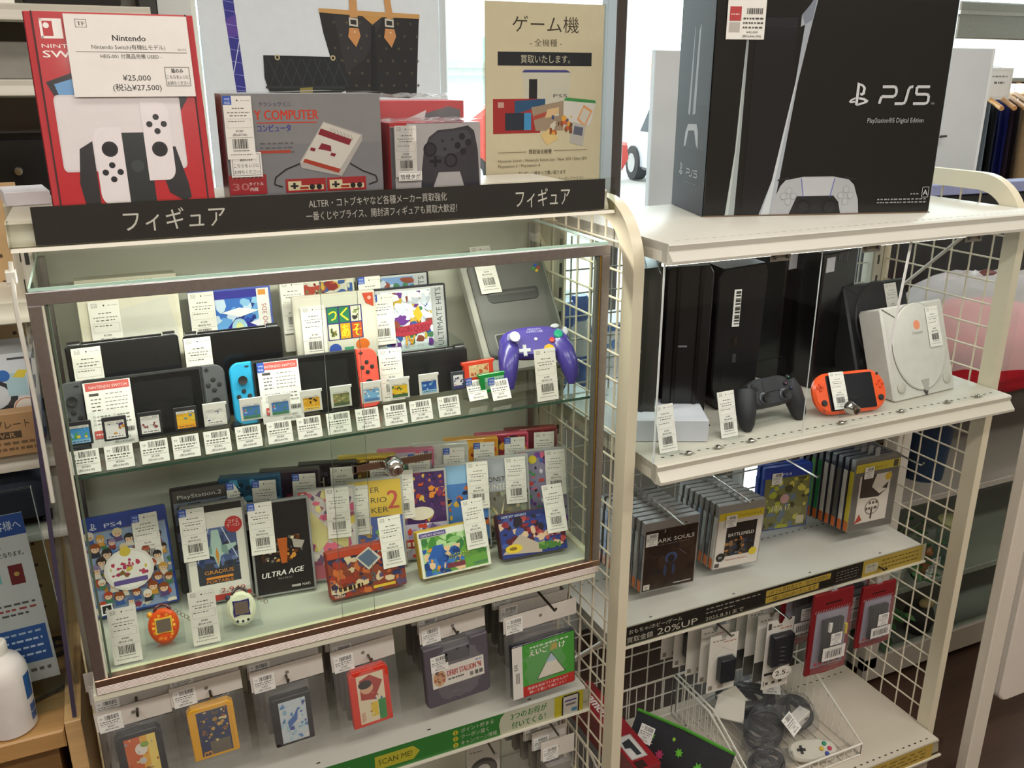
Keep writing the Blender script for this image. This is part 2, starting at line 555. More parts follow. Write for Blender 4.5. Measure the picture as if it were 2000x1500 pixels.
# ---------------------------------------------------------------- glass display case
gc = thing('display_case', 'glass display case in a brushed metal frame, full of games', 'display case', (0, 0, 0))
AL = '#b3aeb0'
q = MB()
q.box(0, 0, .583, .878, .012, .601, 'al', AL, .001)
q.build('top_rail', gc)
for xa in (0, .862):
    q = MB().box(xa, .0, 0, xa + .016, .012, .583, 'al', AL, .001)
    if xa: q.box(xa - .003, .002, .0, xa, .01, .583, 'al', '#c9a75a').box(xa - .009, .003, .0, xa - .003, .012, .583, 'mt', '#5a5c54')
    else: q.box(xa + .016, .002, 0, xa + .019, .01, .583, 'pt', '#e4e0cc').box(xa + .021, .004, 0, xa + .024, .012, .583, 'mt', '#53604f')
    q.build('front_post', gc)
    MB().box(xa + .002, .286, 0, xa + .014, .298, .598, 'al', AL, .001).build('rear_post', gc)
q = MB().box(0, -.001, -.012, .878, .014, 0, 'al', '#b59a86', .001)
for i in range(6):
    q.cyl((.001, .0005, -.0135 - i * .0022), (.877, .0005, -.0135 - i * .0022), .0013, 'al', '#c9bcb4', 6)
q.box(0, .001, -.026, .878, .02, -.012, 'al', '#a89c96')
q.build('bottom_rail', gc)
for xa in (.0, .866):
    MB().box(xa, .014, -.014, xa + .012, .298, .001, 'pt', '#dcd8b8').build('side_rail', gc)
MB().box(.0, .014, -.024, .878, .3, -.004, 'pt', '#b9bdae').box(.02, .012, -.004, .858, .022, -.001, 'pt', '#d8d8b4').build('floor_panel', gc)
q = MB().box(.004, .004, .6012, .874, .298, .6062, 'cl', '#fbfdfb').box(.004, .0035, .6014, .874, .004, .606, 'gl', '#c3e6d4').box(.8735, .004, .6014, .8745, .298, .606, 'gl', '#c0e0dc').box(.0035, .004, .6014, .0045, .298, .606, 'gl', '#bfe0d0')
q.build('glass_top', gc)
for xa in (.002, .872):
    MB().box(xa, .014, .002, xa + .004, .286, .598, 'cl', '#fbfdfb').build('glass_side', gc)
q = MB().box(.018, .0055, .001, .44, .0075, .583, 'cl', '#fbfdfb').box(.4398, .0055, .001, .4402, .0075, .583, 'gl', '#6f7a72'); q.build('sliding_glass', gc)
q = MB().box(.385, .0092, .001, .86, .0112, .583, 'cl', '#fbfdfb').box(.3848, .0092, .001, .3852, .0112, .583, 'gl', '#6f7a72'); q.build('sliding_glass', gc)
q = MB().box(.012, .018, .323, .864, .29, .328, 'cl', '#fbfdfb').box(.012, .0175, .3232, .864, .018, .3278, 'gl', '#3f5a4c')
q.build('glass_shelf', gc)
lk = MB()
lk.at(.48, 0, .272)
lk.box(-.063, .001, -.006, .07, .0028, .006, 'me', '#cdbfb2', .0006)
for i in range(30): lk.box(-.05 + i * .0038, .0005, .006, -.0482 + i * .0038, .0028, .0072, 'me', '#d8d0c8')
lk.box(-.064, .001, -.008, -.058, .01, .007, 'me', '#b9b4ae', .0006).box(-.06, .007, .003, -.035, .009, .007, 'me', '#8f8a84')
lkp = lk.build('lock_bar', gc)
lk = MB().at(.48, .001, .272)
lk.lathe([(.014, 0), (.014, -.006), (.0165, -.012), (.0155, -.02), (.012, -.026), (.009, -.027)], 'me', '#d4d8dc', 20, 'y')
lk.lathe([(.0085, -.026), (.0085, -.032), (.007, -.034)], 'me', '#d8cfc4', 16, 'y').box(-.0012, -.0345, -.004, .0012, -.0338, .004, 'mt', '#3a3028')
lk.build('lock_knob', lkp)

t = thing('case_lamp', 'slim strip lamp under the top shelf, lighting the glass case', 'strip light', (.02, .045, .6495))
MB().box(0, 0, .002, .84, .025, .0055, 'pt', '#d8d5cc').build('housing', t)
MB().box(.005, .003, 0, .835, .022, .002, 'em', '#fff4e0').build('diffuser', t)
area('case_lamp_glow', (.44, .06, .6485), .82, .02, 3.6, (1, .97, .88))
# ---------------------------------------------------------------- black header sign on the top shelf edge
hs_ = thing('header_sign', 'black shelf header sign with white lettering above the glass case', 'sign', (0, 0, 0))
q = MB()
q.xslab([(.018, .652), (.034, .652), (.034, .658), (.024, .659), (.02, .71), (.0185, .71)], -.009, .892, 'cv', '#f4f4f0')
q.xslab([(.015, .651), (.034, .651), (.034, .6545), (.0165, .656)], -.009, .892, 'pt', '#e6e0d0')
q.box(-.0095, .016, .652, -.0075, .034, .69, 'cv', '#efefe8').box(.8905, .016, .652, .8925, .034, .69, 'cv', '#efefe8')
q.build('clear_holder', hs_)
q = MB()
q.box(.021, .0195, .658, .874, .0202, .708, 'pg', '#262527')
p = Pr(q, .021, .658, .853, .05, .0195, 'pg', '#323133')
p.txt('フィギュア', .205, .26, .46, '#dedcd8', 'C', .155).txt('フィギュア', .865, .26, .46, '#dedcd8', 'C', .115)
p.txt('ALTER・コトブキヤなど各種メーカー買取強化', .545, .60, .2, '#c9c7c4', 'C', .25).txt('一番くじやプライス、開封済フィギュアも買取大歓迎！', .552, .24, .2, '#c9c7c4', 'C', .275)
q.build('sign_card', hs_)

# ---------------------------------------------------------------- right shelving unit with wire frames
def band(mb, path, x0, x1, t, m='pt', c='#d9cfb6', n_=0):
    """flat bar bent in the y-z plane"""
    P = [Vector(p) for p in path]
    vs = []; fs = []
    k = len(P)
    for i, p in enumerate(P):
        d = (P[min(i + 1, k - 1)] - P[max(i - 1, 0)]).normalized()
        nn = Vector((-d.y, d.x))
        for x, s_ in ((x0, -1), (x0, 1), (x1, 1), (x1, -1)):
            q_ = p + nn * (t / 2 * s_)
            vs.append((x, q_.x, q_.y))
    for i in range(k - 1):
        for j in range(4):
            j2 = (j + 1) % 4
            fs.append((i * 4 + j, i * 4 + j2, i * 4 + 4 + j2, i * 4 + 4 + j))
    fs += [(3, 2, 1, 0), ((k - 1) * 4, (k - 1) * 4 + 1, (k - 1) * 4 + 2, (k - 1) * 4 + 3)]
    mb.add(vs, fs, m, c)
u2 = thing('wire_sided_shelf', 'white shelving unit with wire mesh sides and a big black console box on top', 'shelf', (0, 0, 0))
def side_frame(x0, x1):
    xm = (x0 + x1) / 2
    yf, yb, zt, rr = -.03, .315, .658, .1
    path = [(yf, FL)] + [(yf + rr - rr * math.cos(a), zt - rr + rr * math.sin(a)) for a in [PI / 2 * i / 10 for i in range(11)]]
    path += [(yb - rr + rr * math.sin(a), zt - rr + rr * math.cos(a)) for a in [PI / 2 * i / 10 for i in range(11)]] + [(yb, FL)]
    q = MB()
    band(q, path, x0, x1, .036)
    q.build('frame', sf)
    q = MB()
    z = -.8
    while z < .64:
        q.cyl((xm, yf + .018, z), (xm, yb - .01, z), .0021, 'pt', '#ddd3bc', 6, caps=False); z += .05
    y = .02
    while y < .3:
        q.cyl((xm + .003, y, FL + .02), (xm + .003, y, zt - .01), .0021, 'pt', '#ddd3bc', 6, caps=False); y += .05
    q.build('mesh', sf)
for x0 in (.895, 1.83):
    sf = bpy.data.objects.new('side_frame', None); C.objects.link(sf); sf.parent = u2
    side_frame(x0, x0 + .021)
q = MB()
for i in range(19): q.cyl((.925 + i * .05, .318, FL + .1), (.925 + i * .05, .318, .56), .0019, 'pt', '#cfcac0', 6, caps=False)
for i in range(28): q.cyl((.92, .314, -.76 + i * .05), (1.83, .314, -.76 + i * .05), .0019, 'pt', '#cfcac0', 6, caps=False)
q.build('back_mesh', u2)
upright(1.79, 1.822, .29, .325, .6, '#cfc9b8').build('upright', u2)
upright(.922, .95, .29, .325, .6, '#cfc9b8').build('upright', u2)
q = MB(); shelf(q, .927, 1.828, -.1, .3, .614, '#c4c0b5', .032, .012); holes(q, .95, 1.8, -.075, .6142, 46, '#a9a59a'); q.build('shelf', u2)
q = MB(); shelf(q, .93, 1.828, -.1, .3, .224, '#c0bbad', .032, .012); holes(q, .95, 1.81, -.07, .2242, 44); holes(q, .95, 1.81, .26, .2242, 44); q.build('shelf', u2)
q = MB(); shelf(q, .935, 1.828, .05, .3, -.215, '#c9c8be', .034, .002); holes(q, .95, 1.81, .24, -.2148, 44); holes(q, .942, 1.81, .068, -.2148, 4); q.build('shelf', u2)
q = MB(); shelf(q, .935, 1.828, -.085, .3, -.69, '#c4baaa', .034, .002); holes(q, .95, 1.81, -.07, -.6898, 44, '#3a3028'); holes(q, .95, 1.81, .22, -.6898, 40, '#3a3028'); q.build('shelf', u2)
MB().box(.94, -.07, FL, 1.82, .3, -.735, 'pt', '#a89e90').build('plinth', u2)
q = MB().cyl((1.0, .3, -.46), (1.06, .1, -.235), .006, 'pt', '#d8d2c4').cyl((1.78, .3, .3), (1.83, .04, .58), .004, 'pt', '#d8d2c8')
q.build('bracket', u2)
for bx in (1.165, 1.375, 1.64):
    MB().box(bx - .022, -.092, .566, bx + .022, -.0895, .586, 'pt', '#9b978c', .0008).dome(bx - .014, .574, -.092, .004, .003, 'me', '#777').dome(bx + .014, .574, -.092, .004, .003, 'me', '#777').build('hinge_plate', u2)

# ================================================================ shared builders: price labels, game cases
def ps_logo(p, u, v, s, c):
    a = p.w / p.h
    P = lambda pts: p.pts([(u + x * s, v + y * s * a) for x, y in pts], c)
    P([(.3, .0), (.44, -.05), (.44, 1.0), (.3, 1.05)])
    P([(.44, 1.0), (.62, .94), (.76, .8), (.74, .5), (.6, .42), (.5, .47), (.5, .56), (.6, .56), (.63, .76), (.56, .86), (.44, .9)])
    P([(.28, .36), (.05, .26), (-.04, .16), (.04, .08), (.28, .1), (.28, .19), (.1, .17), (.12, .21), (.28, .27)])
    P([(.46, .36), (.75, .32), (.98, .2), (.92, .1), (.46, -.04), (.46, .06), (.76, .15), (.74, .21), (.46, .26)])
def heads(p, seed, n, u0, v0, u1, v1, r=.055):
    """a crowd of small generic heads with hair and shoulders"""
    rnd = random.Random(seed)
    a = p.w / p.h
    for i in range(n):
        u = u0 + (u1 - u0) * ((i * .382) % 1); v = v1 - (v1 - v0) * (i + .5) / n + rnd.uniform(-.02, .02)
        q = r * rnd.uniform(.8, 1.15); h = rnd.choice(['#3a2a24', '#c89a4a', '#8a4a2a', '#d8c8a0', '#5a6a9a', '#b0452f', '#2a2a30', '#8a7aa0', '#e0d8c8'])
        p.pts([(u - q, v - q * a * 1.9), (u + q, v - q * a * 1.9), (u + q * .7, v - q * a * .6), (u - q * .7, v - q * a * .6)], rnd.choice(['#3a5a9a', '#8a3a3a', '#d8d0c0', '#4a7a5a', '#c8913a', '#5a4a7a', '#2f3340']))
        p.ell(u, v + q * a * .12, q * 1.08, 0, h, 10).ell(u, v - q * a * .15, q * .8, 0, '#e2bf9f', 10)
        p.pts([(u - q * .95, v), (u - q * .4, v + q * a * .2), (u + q * .1, v + q * a * .02), (u + q * .95, v + q * a * .1), (u + q * .7, v + q * a * .95), (u - q * .6, v + q * a)], h)
        for e in (-.3, .3): p.ell(u + e * q, v - q * a * .25, q * .12, 0, '#2a2422', 6)
def draw(p, ops):
    for o in ops:
        k = o[0]
        if k == 'r': p.rect(*o[1:])
        elif k == 'e': p.ell(*o[1:])
        elif k == 't': p.txt(*o[1:])
        elif k == 'b': p.blobs(*o[1:])
        elif k == 'p': p.pts(*o[1:])
        elif k == 'l': p.line(*o[1:])
        elif k == 'f': p.frame(*o[1:])
        elif k == 'c': p.bars(*o[1:])
        elif k == 'd': p.dashes(*o[1:])
        elif k == 'h': heads(p, *o[1:])
        elif k == 'L': ps_logo(p, *o[1:])
    return p
TAGS = {}
def price_mesh(web, price, seed, long_=True, w=.0415, h=.092):
    key = (web, price, seed % 3, long_, w, h)
    if key not in TAGS:
        q = MB()
        q.box(0, 0, 0, w, .0005, h, 'pp', '#ece8e0')
        p = Pr(q, 0, 0, w, h, 0, 'pp')
        if web:
            p.rect(.0, .86, .3, 1, '#2f55b4').txt('WEB', .15, .935, .035, '#dfe6f5', 'C', .2).txt('商品', .15, .875, .035, '#dfe6f5', 'C', .2)
        else:
            p.frame(.1, .9, .28, .965, .0006, '#77736d').txt('TF', .19, .912, .03, '#666', 'C', .13)
        p.ell(.5, .93, .03, 0, '#3a3a3a', 8).dashes(.62, .925, .97, .008, seed, '#8d8983', 3)
        p.dashes(.3, .80, .75, .014, seed + 1, '#57534e', 3)
        p.dashes(.12, .735, .9, .012, seed + 2, '#6b6762', 6).dashes(.2, .685, .8, .014, seed + 3, '#4f4b47', 4)
        p.frame(.08, .50, .93, .645, .0003, '#a9a49c').dashes(.13, .6, .7, .012, seed + 4, '#57534e', 4)
        if long_:
            a = '¥' + format(price, ','); b = '(税込¥' + format(int(price * 1.1), ',') + ')'
            p.txt(a, .5, .435, .033, '#333', 'C', .26).txt(b, .5, .375, .033, '#2c2c2c', 'C', .5)
            p.rect(.05, .345, .95, .35, '#a9a49c').bars(.22, .17, .78, .325, seed, '#3a3633')
            p.dashes(.22, .13, .8, .014, seed + 7, '#77736d', 9).dashes(.12, .07, .9, .012, seed + 8, '#8d8983', 8)
        TAGS[key] = q.mesh('price_label', 0)
    return TAGS[key]
def price(parent, x, y, z, web=0, yen=3500, seed=1, rot=None, s=1.0, w=.0415, h=.092):
    o = link('price_label', price_mesh(web, yen, seed, True, w, h), parent, (x, y, z), rot)
    if s != 1.0: o.scale = (s, 1, s)
    return o
SMALL = {}
def small_price(parent, x, y, z, seed=1, w=.034, h=.034, yen=580, rot=None):
    key = (seed % 4, w, h, yen)
    if key not in SMALL:
        q = MB().box(0, 0, 0, w, .0005, h, 'pp', '#eceae4')
        p = Pr(q, 0, 0, w, h, 0, 'pp')
        p.txt('TF', .14, .74, .1, '#555', 'C', .14).bars(.3, .68, .9, .93, seed, '#2f2c2a')
        p.dashes(.08, .56, .9, .05, seed, '#57534e', 6).dashes(.08, .45, .8, .045, seed + 1, '#6d6964', 5)
        p.rect(.06, .37, .94, .385, '#9a958d')
        p.txt('¥' + format(yen, ','), .5, .25, .085, '#222', 'C', .3).txt('(税込¥%s)' % format(int(yen * 1.1), ','), .5, .1, .085, '#222', 'C', .55)
        SMALL[key] = q.mesh('price_label', 0)
    return link('price_label', SMALL[key], parent, (x, y, z), rot)

def game(label, x, y, z, ops, w=.105, h=.17, d=.011, shell='#b9bab8', sm='gl', rz=0, lean=14, pr=None, m=.004, bg='#888', group=None, cat='game case', name='game_case', wrap=False, top=0.0, right=0.0, roll=0):
    """a boxed game: shell, printed cover and its price label; x, y, z = lower left front corner"""
    t = thing(name, label, cat, (x, y, z), rz, group, lean, roll, d if lean > 0 else 0)
    MB().slab(rrect(w, h, .003, 2), 0, d, sm, shell, .001).build('shell', t)
    q = MB()
    p = Pr(q, m, m, w - 2 * m - right, h - 2 * m - top, -.0003, 'pg', bg)
    draw(p, ops)
    q.build('cover_print', t, 0)
    if pr:
        price(t, pr[0], -.0045, pr[1], *pr[2:])
    if wrap:
        rnd = random.Random(int(x * 1000))
        q = MB()
        q.grid(lambda u, v: (-.004 + u * (w + .008), -.006 - .004 * math.sin(PI * u) * rnd.uniform(.4, 1), -.003 + v * (h + .007)), 12, 14, 'fi', '#ffffff')
        q.build('plastic_wrap', t, 180)
    return t

# ================================================================ lower deck of the glass case
Z0 = -.001
JOIN = ['#e9d8a8', '#5b88c7', '#c8553f', '#3a3340', '#f0e6d0', '#4a7a5a', '#d99a3f', '#7a4a36', '#c3c9d6', '#2d4f8f', '#8c3a55']
game('blue framed game case crowded with small figures around a round white badge', .004, .172, Z0,
     [('r', 0, .87, 1, 1, '#27459c'), ('t', 'PS4', .36, .9, .045, '#dfe6f4', 'C', .22), ('L', .07, .895, .09, '#dfe6f4'), ('r', 0, 0, 1, .86, '#8fa4c4'), ('b', 3, JOIN, 50, (.04, .1), 0, 0, 1, .86), ('h', 5, 44, .05, .1, .95, .84),
      
      ('e', .47, .44, .31, .22, '#e9e6df'), ('e', .47, .44, .27, .19, '#f6f4ee'), ('b', 9, ['#c2455f', '#8a6a3a', '#d9c25a', '#b23a6a'], 16, (.03, .07), .24, .36, .7, .55),
      ('r', .26, .29, .68, .34, '#6a5a9c'), ('e', .45, .63, .07, .05, '#d8c04a'), ('r', .06, .02, .2, .13, '#efefef'), ('r', .075, .035, .185, .115, '#2a2a2a'), ('t', 'A', .13, .045, .05, '#eee')],
     .135, .172, .014, '#2b49a0', 'gl', 2, 15, (.078, .072, 1, 2500, 3))
game('tall black game case with a misty blue cover and grey title band', .146, .2, Z0,
     [('r', 0, 0, 1, 1, '#39404e'), ('r', 0, .5, 1, .88, '#7b8494'), ('b', 5, ['#55607a', '#8d97a8', '#2c3342', '#1f2530', '#6a7690'], 36, (.08, .2), 0, .1, 1, .86), ('e', .5, .72, .2, .07, '#3c465c'), ('r', 0, 0, 1, .3, '#20242c'),
      ('t', 'Tru', .16, .2, .05, '#b9bec8'), ('r', 0, .88, 1, 1, '#4a4846'), ('t', 'PlayStation.2', .35, .915, .04, '#cfcdca', 'C', .58)],
     .135, .19, .014, '#26262a', 'gl', -2, 10, (.094, .095, 1, 2000, 5))
game('white framed game case with a pale jet fighter on its cover', .155, .146, Z0,
     [('r', 0, 0, 1, 1, '#ddd9d0'), ('r', 0, .93, 1, 1, '#2a2a2c'), ('r', .14, .18, .86, .76, '#4b5a86'), ('r', .14, .18, .86, .4, '#3c3f48'), ('b', 8, ['#39466e', '#5b6c9c', '#2f3648', '#6a7aa6'], 22, (.05, .12), .14, .2, .86, .76),
      ('l', .16, .42, .4, .76, .0016, '#cfd6e4'), ('l', .84, .42, .62, .76, .0016, '#cfd6e4'),
      ('p', [(.5, .34), (.56, .46), (.84, .55), (.84, .58), (.6, .57), (.56, .74), (.44, .74), (.4, .57), (.16, .58), (.16, .55), (.44, .46)], '#a9c4bd'), ('p', [(.5, .36), (.53, .48), (.5, .56), (.47, .48)], '#c98a3a'),
      ('p', [(.3, .46), (.42, .5), (.42, .58), (.32, .56)], '#7d9a94'), ('p', [(.7, .46), (.58, .5), (.58, .58), (.68, .56)], '#7d9a94'),
      ('r', .27, .23, .73, .255, '#d98a3a'), ('t', 'GRADIUS', .5, .285, .04, '#e0953f', 'C', .5), ('t', 'PORTABLE', .5, .19, .032, '#d98a3a', 'C', .46), ('r', 0, .0, 1, .06, '#b53a34'), ('t', '2,940', .7, .075, .05, '#b03a34', 'C', .42),
      ('e', .83, .77, .15, 0, '#b8373a'), ('t', 'コナミ', .83, .785, .035, '#f2dcd8', 'C', .18), ('t', 'ザ・ベスト', .83, .745, .03, '#f2dcd8', 'C', .22)],
     .105, .178, .013, '#8d8d8c', 'gl', -3, 12, (-.002, .082, 1, 3500, 7))
game('black game case with an orange burst and slanted white lettering, beside the jet fighter case', .262, .13, Z0,
     [('r', 0, 0, 1, 1, '#1d1b1f'), ('b', 12, ['#8a4a22', '#c98a3a', '#5a3018', '#d9c9a8', '#6a625c', '#3a2a22'], 34, (.03, .09), .12, .34, .85, .62), ('p', [(.46, .32), (.56, .32), (.6, .6), (.42, .6)], '#b35a24'), ('p', [(.1, .52), (.32, .58), (.3, .48), (.16, .44)], '#b8aFA0'), ('p', [(.9, .54), (.68, .58), (.7, .48), (.84, .46)], '#a8a098'),
      ('t', 'ULTRA AGE', .46, .19, .06, '#e8e6e2', 'C', .74, 1, 3, .25), ('t', 'ウルトラエイジ', .5, .145, .02, '#b9b6b2', 'C', .25), ('t', 'NAFi', .86, .04, .03, '#c9c7c4', 'C', .14), ('r', .6, .04, .76, .065, '#a8a6a2')],
     .105, .17, .011, '#8f9090', 'gl', -6, 13, (.0, .078, 1, 3000, 4), right=0)
POK = ['#d8c23f', '#e7d98a', '#c23a72', '#8a2a5a', '#e9e2d8', '#5a3a6a', '#e05a7a']
def red_tab(): return [('r', 0, .93, .16, 1, '#d23a35'), ('r', .05, .945, .075, .985, '#f2e6e2'), ('r', .085, .945, .11, .985, '#f2e6e2')]
SW = dict(w=.105, h=.17, d=.011, shell='#b4b5b2', rz=-11, lean=14)
game('film wrapped game case with yellow and magenta sweeping shapes, left of the yellow titled case', .346, .146, Z0,
     [('r', 0, 0, 1, 1, '#cfc6c2'), ('b', 21, POK, 46, (.08, .2)), ('p', [(.1, .85), (.6, .5), (.3, .3), (.2, .5)], '#d9cf8a'), ('p', [(.9, .8), (.5, .45), (.85, .3)], '#cfc27a'), ('r', .0, .0, 1, .16, '#c0566a'), ('r', .55, .2, .95, .3, '#b53a6a'), ('t', 'モ', .66, .22, .06, '#e9d84a', 'C', .1)] + red_tab(),
     pr=(.052, .077, 0, 4000, 2), wrap=True, **SW)
game('game case with a yellow upper half lettered in black and a big red 2', .437, .149, Z0,
     [('r', 0, 0, 1, 1, '#3f5fb0'), ('b', 31, ['#4a74c8', '#7fa0d8', '#2f4a8c', '#d8b04a', '#6fae5a', '#c86a3a'], 26, (.05, .14), 0, .0, 1, .55), ('r', 0, .58, 1, 1, '#e3bf2e'),
      ('t', 'ER', .42, .86, .065, '#3a3226', 'L', .17), ('t', 'RIO', .42, .74, .065, '#3a3226', 'L', .3), ('t', 'KER', .42, .625, .065, '#3a3226', 'L', .32), ('t', '2', .84, .66, .22, '#c8452f', 'C', .2, 1)],
     pr=(.0, .068, 0, 4200, 6), wrap=True, **SW)
game('game case with a purple and orange cover, right of the big red 2', .523, .148, Z0,
     [('r', 0, 0, 1, 1, '#4a3166'), ('b', 41, ['#c8552f', '#e08a3a', '#5a3a7a', '#3a2a5a', '#d9b45a', '#8a3a5a'], 50, (.05, .12), .0, .4, 1, 1), ('r', 0, 0, 1, .4, '#b9b2c4'), ('b', 42, ['#e6e2ea', '#9a8ab8', '#6a5a8a', '#c84a3a'], 22, (.06, .14), 0, 0, 1, .4),
      ('e', .5, .52, .26, .08, '#e9e2d0'), ('r', .14, .12, .8, .22, '#b0342f'), ('d', .2, .14, .74, .05, 3, '#f2e2d8', 4)] + red_tab(),
     pr=(.0, .082, 0, 3500, 9), **SW)
game('game case with a blue sky cover and dark round shapes', .609, .147, Z0,
     [('r', 0, 0, 1, 1, '#4f7fc0'), ('r', 0, .78, 1, 1, '#8fb8dc'), ('b', 51, ['#2a3a66', '#1f2a4a', '#6a9a5a', '#d8b04a', '#3a5a9a', '#c86a3a'], 34, (.06, .16), 0, 0, 1, .75), ('e', .7, .2, .16, .07, '#c8452f'), ('r', .0, .0, 1, .08, '#223056')] + red_tab(),
     pr=(.062, .078, 0, 3800, 11), **SW)
game('game case with a grey landscape and cream plumes on its cover', .695, .146, Z0,
     [('r', 0, 0, 1, 1, '#7f7c72'), ('r', 0, .6, 1, 1, '#a8adb4'), ('b', 61, ['#8f8868', '#6a6450', '#c9bd94', '#4f4a42', '#9aa08a'], 32, (.06, .15), 0, 0, 1, .6), ('p', [(.3, .1), (.5, .5), (.4, .12)], '#d8cfa0'), ('p', [(.5, .1), (.2, .45), (.56, .16)], '#cfc594'), ('t', 'MONSTER', .38, .72, .06, '#4a463e', 'C', .6), ('t', 'HUNTER RISE', .5, .62, .07, '#e6e0cf', 'C', .8)] + red_tab(),
     pr=(.056, .074, 0, 1500, 13), **SW)
game('game case with paint splashes in red, green and violet, rightmost in the row of cases', .781, .147, Z0,
     [('r', 0, 0, 1, 1, '#8f8aa4'), ('b', 71, ['#c8504a', '#4a9a5a', '#7a4a9a', '#d9a03a', '#3a3a46', '#d86a8a', '#e0dce6', '#4a6ab0'], 52, (.05, .13)), ('e', .3, .9, .09, 0, '#d8c23a', 9), ('p', [(.02, .2), (.1, .3), (.2, .22), (.28, .3), (.36, .2), (.2, .1)], '#f2f0f4')] + red_tab(),
     pr=(.058, .074, 0, 980, 15), **SW)

def gba(label, x, y, w, h, lean, ops, edge, pr, rz=0):
    return game(label, x, y, Z0, ops, w, h, .023, edge, 'pp', rz, lean, pr, .001, cat='game box', name='game_box')
gba('red edged flat game box with dark armoured shapes at the case front', .379, .06, .137, .084, 17,
    [('r', 0, 0, 1, 1, '#8a4232'), ('b', 81, ['#3a2f40', '#2c3560', '#c86a3a', '#a03a2f', '#d9c0a0', '#5a4a6a'], 60, (.05, .12)), ('r', 0, .86, 1, 1, '#b8452f'), ('p', [(.36, .8), (.55, .98), (.7, .7), (.52, .48)], '#cfc4b6'), ('p', [(.39, .79), (.55, .93), (.66, .7), (.52, .54)], '#5a6a86'),
     ('p', [(.08, .18), (.5, .3), (.5, .2), (.1, .08)], '#e0c49a'), ('t', '2', .57, .22, .2, '#3f6a7a', 'C', .07), ('d', .1, .14, .42, .1, 3, '#3a2018', 4), ('t', 'TAKARA', .1, .02, .06, '#e8ded0', 'C', .14), ('r', .55, .06, .85, .12, '#d8b43a')],
    '#9c3a2a', (.097, .036, 0, 2500, 1))
gba('yellow edged flat game box with a blue and green cover at the case front', .545, .058, .136, .086, 20,
    [('r', 0, 0, 1, 1, '#e6e8dc'), ('r', .04, .04, .96, .86, '#6aa04a'), ('b', 91, ['#8fc07a', '#4a8a3f', '#b8d8a0', '#3f7a4a'], 26, (.07, .16), .04, .3, .96, .86), ('b', 92, ['#2c5aa8', '#3f7ac8', '#e09a3a', '#1f3f80', '#e8c49a'], 30, (.05, .13), .04, .04, .62, .62), ('p', [(.1, .4), (.2, .66), (.34, .66), (.3, .4)], '#2f62b4'),
     ('r', .02, .88, .4, .97, '#5a4a8a'), ('t', 'GAME BOY ADVANCE', .21, .895, .05, '#e8e6f0', 'C', .34), ('t', 'ロックマンエグゼ', .56, .3, .11, '#2f3f6a', 'C', .3), ('t', 'ロックマンエグゼ', .555, .31, .11, '#c8d84a', 'C', .3), ('r', .36, .12, .62, .22, '#7a3a4a'), ('t', 'CAPCOM', .84, .08, .06, '#3a5a8a', 'C', .2)],
    '#c8a83a', (.091, .036, 0, 1800, 2))
gba('dark flat game box with a crimson and blue cover at the case front', .704, .06, .134, .084, 24,
    [('r', 0, 0, 1, 1, '#2f3f86'), ('b', 101, ['#8a2f3a', '#5a2430', '#b04a4a', '#2a2430', '#d8b89a', '#44589c'], 54, (.06, .14), .0, .1, 1, .92), ('p', [(.0, .1), (.3, .5), (.6, .2), (.6, .02)], '#b9a89a'), ('b', 102, ['#4a7a3a', '#6a9a4a'], 10, (.06, .1), .56, .06, .9, .24),
     ('r', .0, .9, .9, 1, '#24306a'), ('t', 'GAME BOY ADVANCE', .24, .915, .06, '#d8dcf0', 'C', .38), ('e', .18, .2, .13, .1, '#e0c23a'), ('e', .17, .2, .06, .04, '#8a6a2a')],
    '#4a2a2c', (.096, .034, 0, 1800, 3), -4)

# second row on a clear riser, spines to the wall
t = thing('acrylic_riser', 'clear acrylic riser under the back row of game cases on the case floor', 'display riser', (.22, .19, Z0))
MB().box(0, 0, .05, .64, .09, .053, 'cl', '#f4f8f6').box(0, .0, 0, .64, .003, .05, 'cl', '#f4f8f6').box(0, .087, 0, .64, .09, .05, 'cl', '#f4f8f6').build('platform', t)
UP = [('teal blue cover with a swimming shape', '#1f4a66', ['#2f6a8a', '#4a90b0', '#16303f', '#6ab0c4', '#0f2430'], '', 1, .226, 4800),
      ('dark cover with red and violet streaks', '#2f2432', ['#7a2a3a', '#4a3a6a', '#2a2a30', '#9a5a4a', '#3a4a6a'], '', 1, .297, 13500),
      ('black cover with pale capital letters', '#1c1c20', ['#2c2c34', '#3a3a40', '#4a4438'], 'H', 0, .367, 5300),
      ('brown and gold cover', '#7a5a2a', ['#a8853a', '#5a3f22', '#c8a84a', '#3a2a1c'], '', 0, .441, 5200),
      ('grey violet cover numbered 14', '#b0a6b4', ['#8a9ac0', '#6a5a8a', '#d86a7a', '#4a8a5a', '#d8c44a'], '14', 1, .517, 5500),
      ('plain pale grey wrapped cover', '#c4c4be', ['#cfcfc8', '#b4b4ae'], '', 1, .588, 6500),
      ('orange cover with a dark blue figure shape', '#d8902f', ['#c8552f', '#2a3a6a', '#e6b04a', '#8a3a2a'], '', 1, .652, 1800),
      ('pink edged cover in red and black', '#8a2f3f', ['#c8455a', '#3a2430', '#d8a03a', '#2a4a3a'], '', 1, .718, 2800),
      ('dark red cover, nearest the right glass', '#6a2430', ['#8a3a3a', '#4a2a24', '#b0763a', '#3a2028'], '', 0, .784, 5500)]
